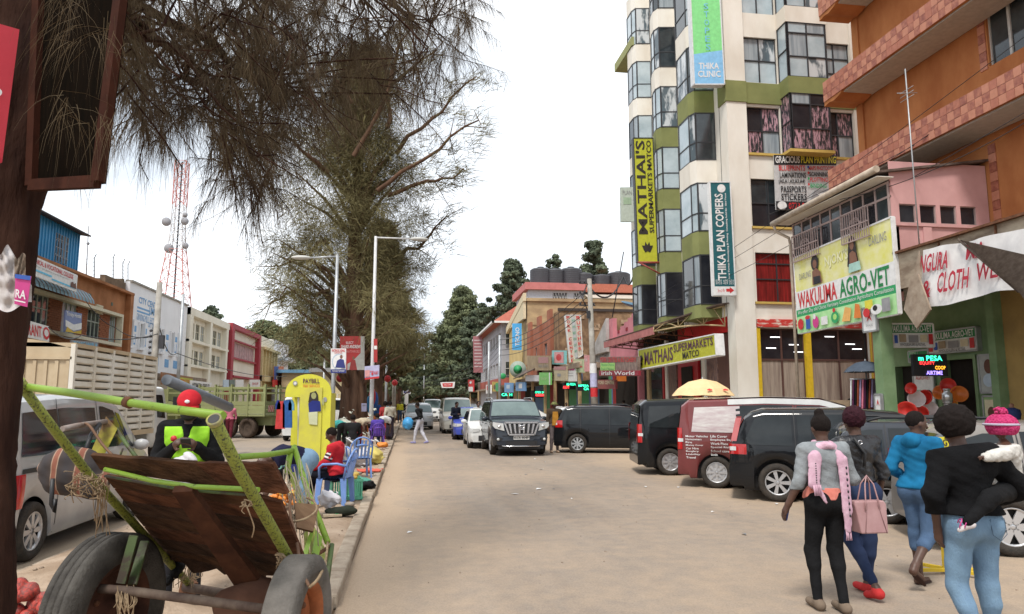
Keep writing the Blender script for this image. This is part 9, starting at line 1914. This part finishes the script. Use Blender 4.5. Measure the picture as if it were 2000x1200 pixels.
b=MB(); b.tube([W(1660,741,Y=19.1),W(1712,741,Y=19.1)],.02,6); b.tube([W(1662,741,Y=19.1),W(1662,900,Y=19.1)],.02,6); b.tube([W(1710,741,Y=19.1),W(1710,900,Y=19.1)],.02,6); b.build('rail',GALV,t)
t=thing('stall','brown board stall on the pavement behind the black people carrier','stall',W(1640,790,Y=19.5)); b=MB(); a=W(1628,782,Y=19.5); c=W(1672,800,Y=19.5); b.box(a.x,c.x,19.5,19.7,.12,a.z); b.build('counter',mat('brown_paper',(.36,.27,.18)),t)
t=thing('mannequin','headless mannequin in a navy spotted dress at the shop door','mannequin',(W(1975,790,Y=15.6).x,15.6,.14)); local(t); b=MB(); b.lathe([(0,.6),(.24,.6),(.2,.9),(.14,1.1),(.19,1.32),(.17,1.42),(.06,1.47),(0,1.47)],18); b.build('dress',mat('spotted_navy',(.02,.03,.09),.8,col2=(.45,.45,.5),scale=16,lo=.30,hi=.34),t); b=MB(); b.lathe([(.055,1.46),(.05,1.56),(0,1.57)],12); b.tube([(0,0,0),(0,0,.65)],.025,6); b.build('neck',SKINP,t)
# yellow reserved parking stand
YP=mat('yellow_gloss',(.68,.46,.02)); w=W(1848,1118,Z=0); t=thing('parking_stand','yellow crossed foot parking stand with a black lettered plate','parking stand',(w.x,w.y,0)); local(t)
b=MB(); b.box(-.022,.022,-.022,.022,.03,1.22); b.build('post',YP,t); b=MB(); b.bar((-.38,.02,.03),(.30,-.06,.03),.045,.03); b.bar((-.12,.26,.034),(.2,-.34,.034),.045,.03); b.build('foot',YP,t)
pc=[Vector(p) for p in((-.16,-.03,1.38),(.20,-.03,1.38),(.20,-.03,1.16),(-.16,-.03,1.16))]; b=MB(); b.slab([pc[0],pc[3],pc[2],pc[1]],.015); pl=b.build('plate',mat('plate_bright_yellow',(.7,.62,.03),.5),t)
items_on(pc,[('T','KCG',.28,.1,.72,.42,BLACK),('T','RESERVED FOR DM',-.0,.52,1,.85,BLACK)],pl,lift=.004); b=MB(); b.tube([(0,-.035,.9),(.02,-.035,.86),(.0,-.035,.8),(-.015,-.035,.88),(.01,-.035,.93)],.01,5); b.build('tie',RUBB,t)
# handbag on the arm of the woman with the scarf
t=thing('handbag','dusty pink handbag hanging from the forearm of the woman with the scarf','handbag',(0,0,0)); hb=W(1697,1005,Y=o1[1]-.12); t.location=hb; OFF[t.name]=Vector((0,0,0)); PB_=mat('dusty_pink_leather',(.42,.25,.25),.5,col2=(.36,.20,.20),scale=8)
b=MB(); b.prism([(-.15,.12),(.12,.12),(.14,.09),(.125,-.15),(-.125,-.15),(-.155,.09)],lambda a,z,k:(a,(-1 if k==0 else 1)*(.045+.03*(.12-z)/.27),z)); b.build('bag_body',PB_,t,bevel=.012)
for s in(-1,1): b=MB(); b.tube([(-.07,s*.06,.04),(-.06,s*.055,.12),(-.04,s*.03,.26),(.0,0,.33),(.04,s*.03,.26),(.06,s*.055,.12),(.065,s*.06,.05)],.0065,6); b.build('handle',PB_,t)
b=MB(); b.tube([(.05,-.06,.1),(.11,-.075,-.15)],.003,4); b.tube([(-.05,-.06,.1),(-.09,-.075,-.15)],.003,4); b.build('seam',mat('dark_pink_seam',(.25,.13,.13),.6),t)
# plants and bits at the kerb, grey tube leaning over the lorries
t=thing('plastic_pipe','thick grey plastic pipe slanting over the green lorry','pipe',W(400,770,Y=24)); b=MB(); b.tube([W(325,742,Y=22),W(448,796,Y=26)],.16,14); b.build('tube',mat('grey_pvc',(.16,.18,.21),.5),t)
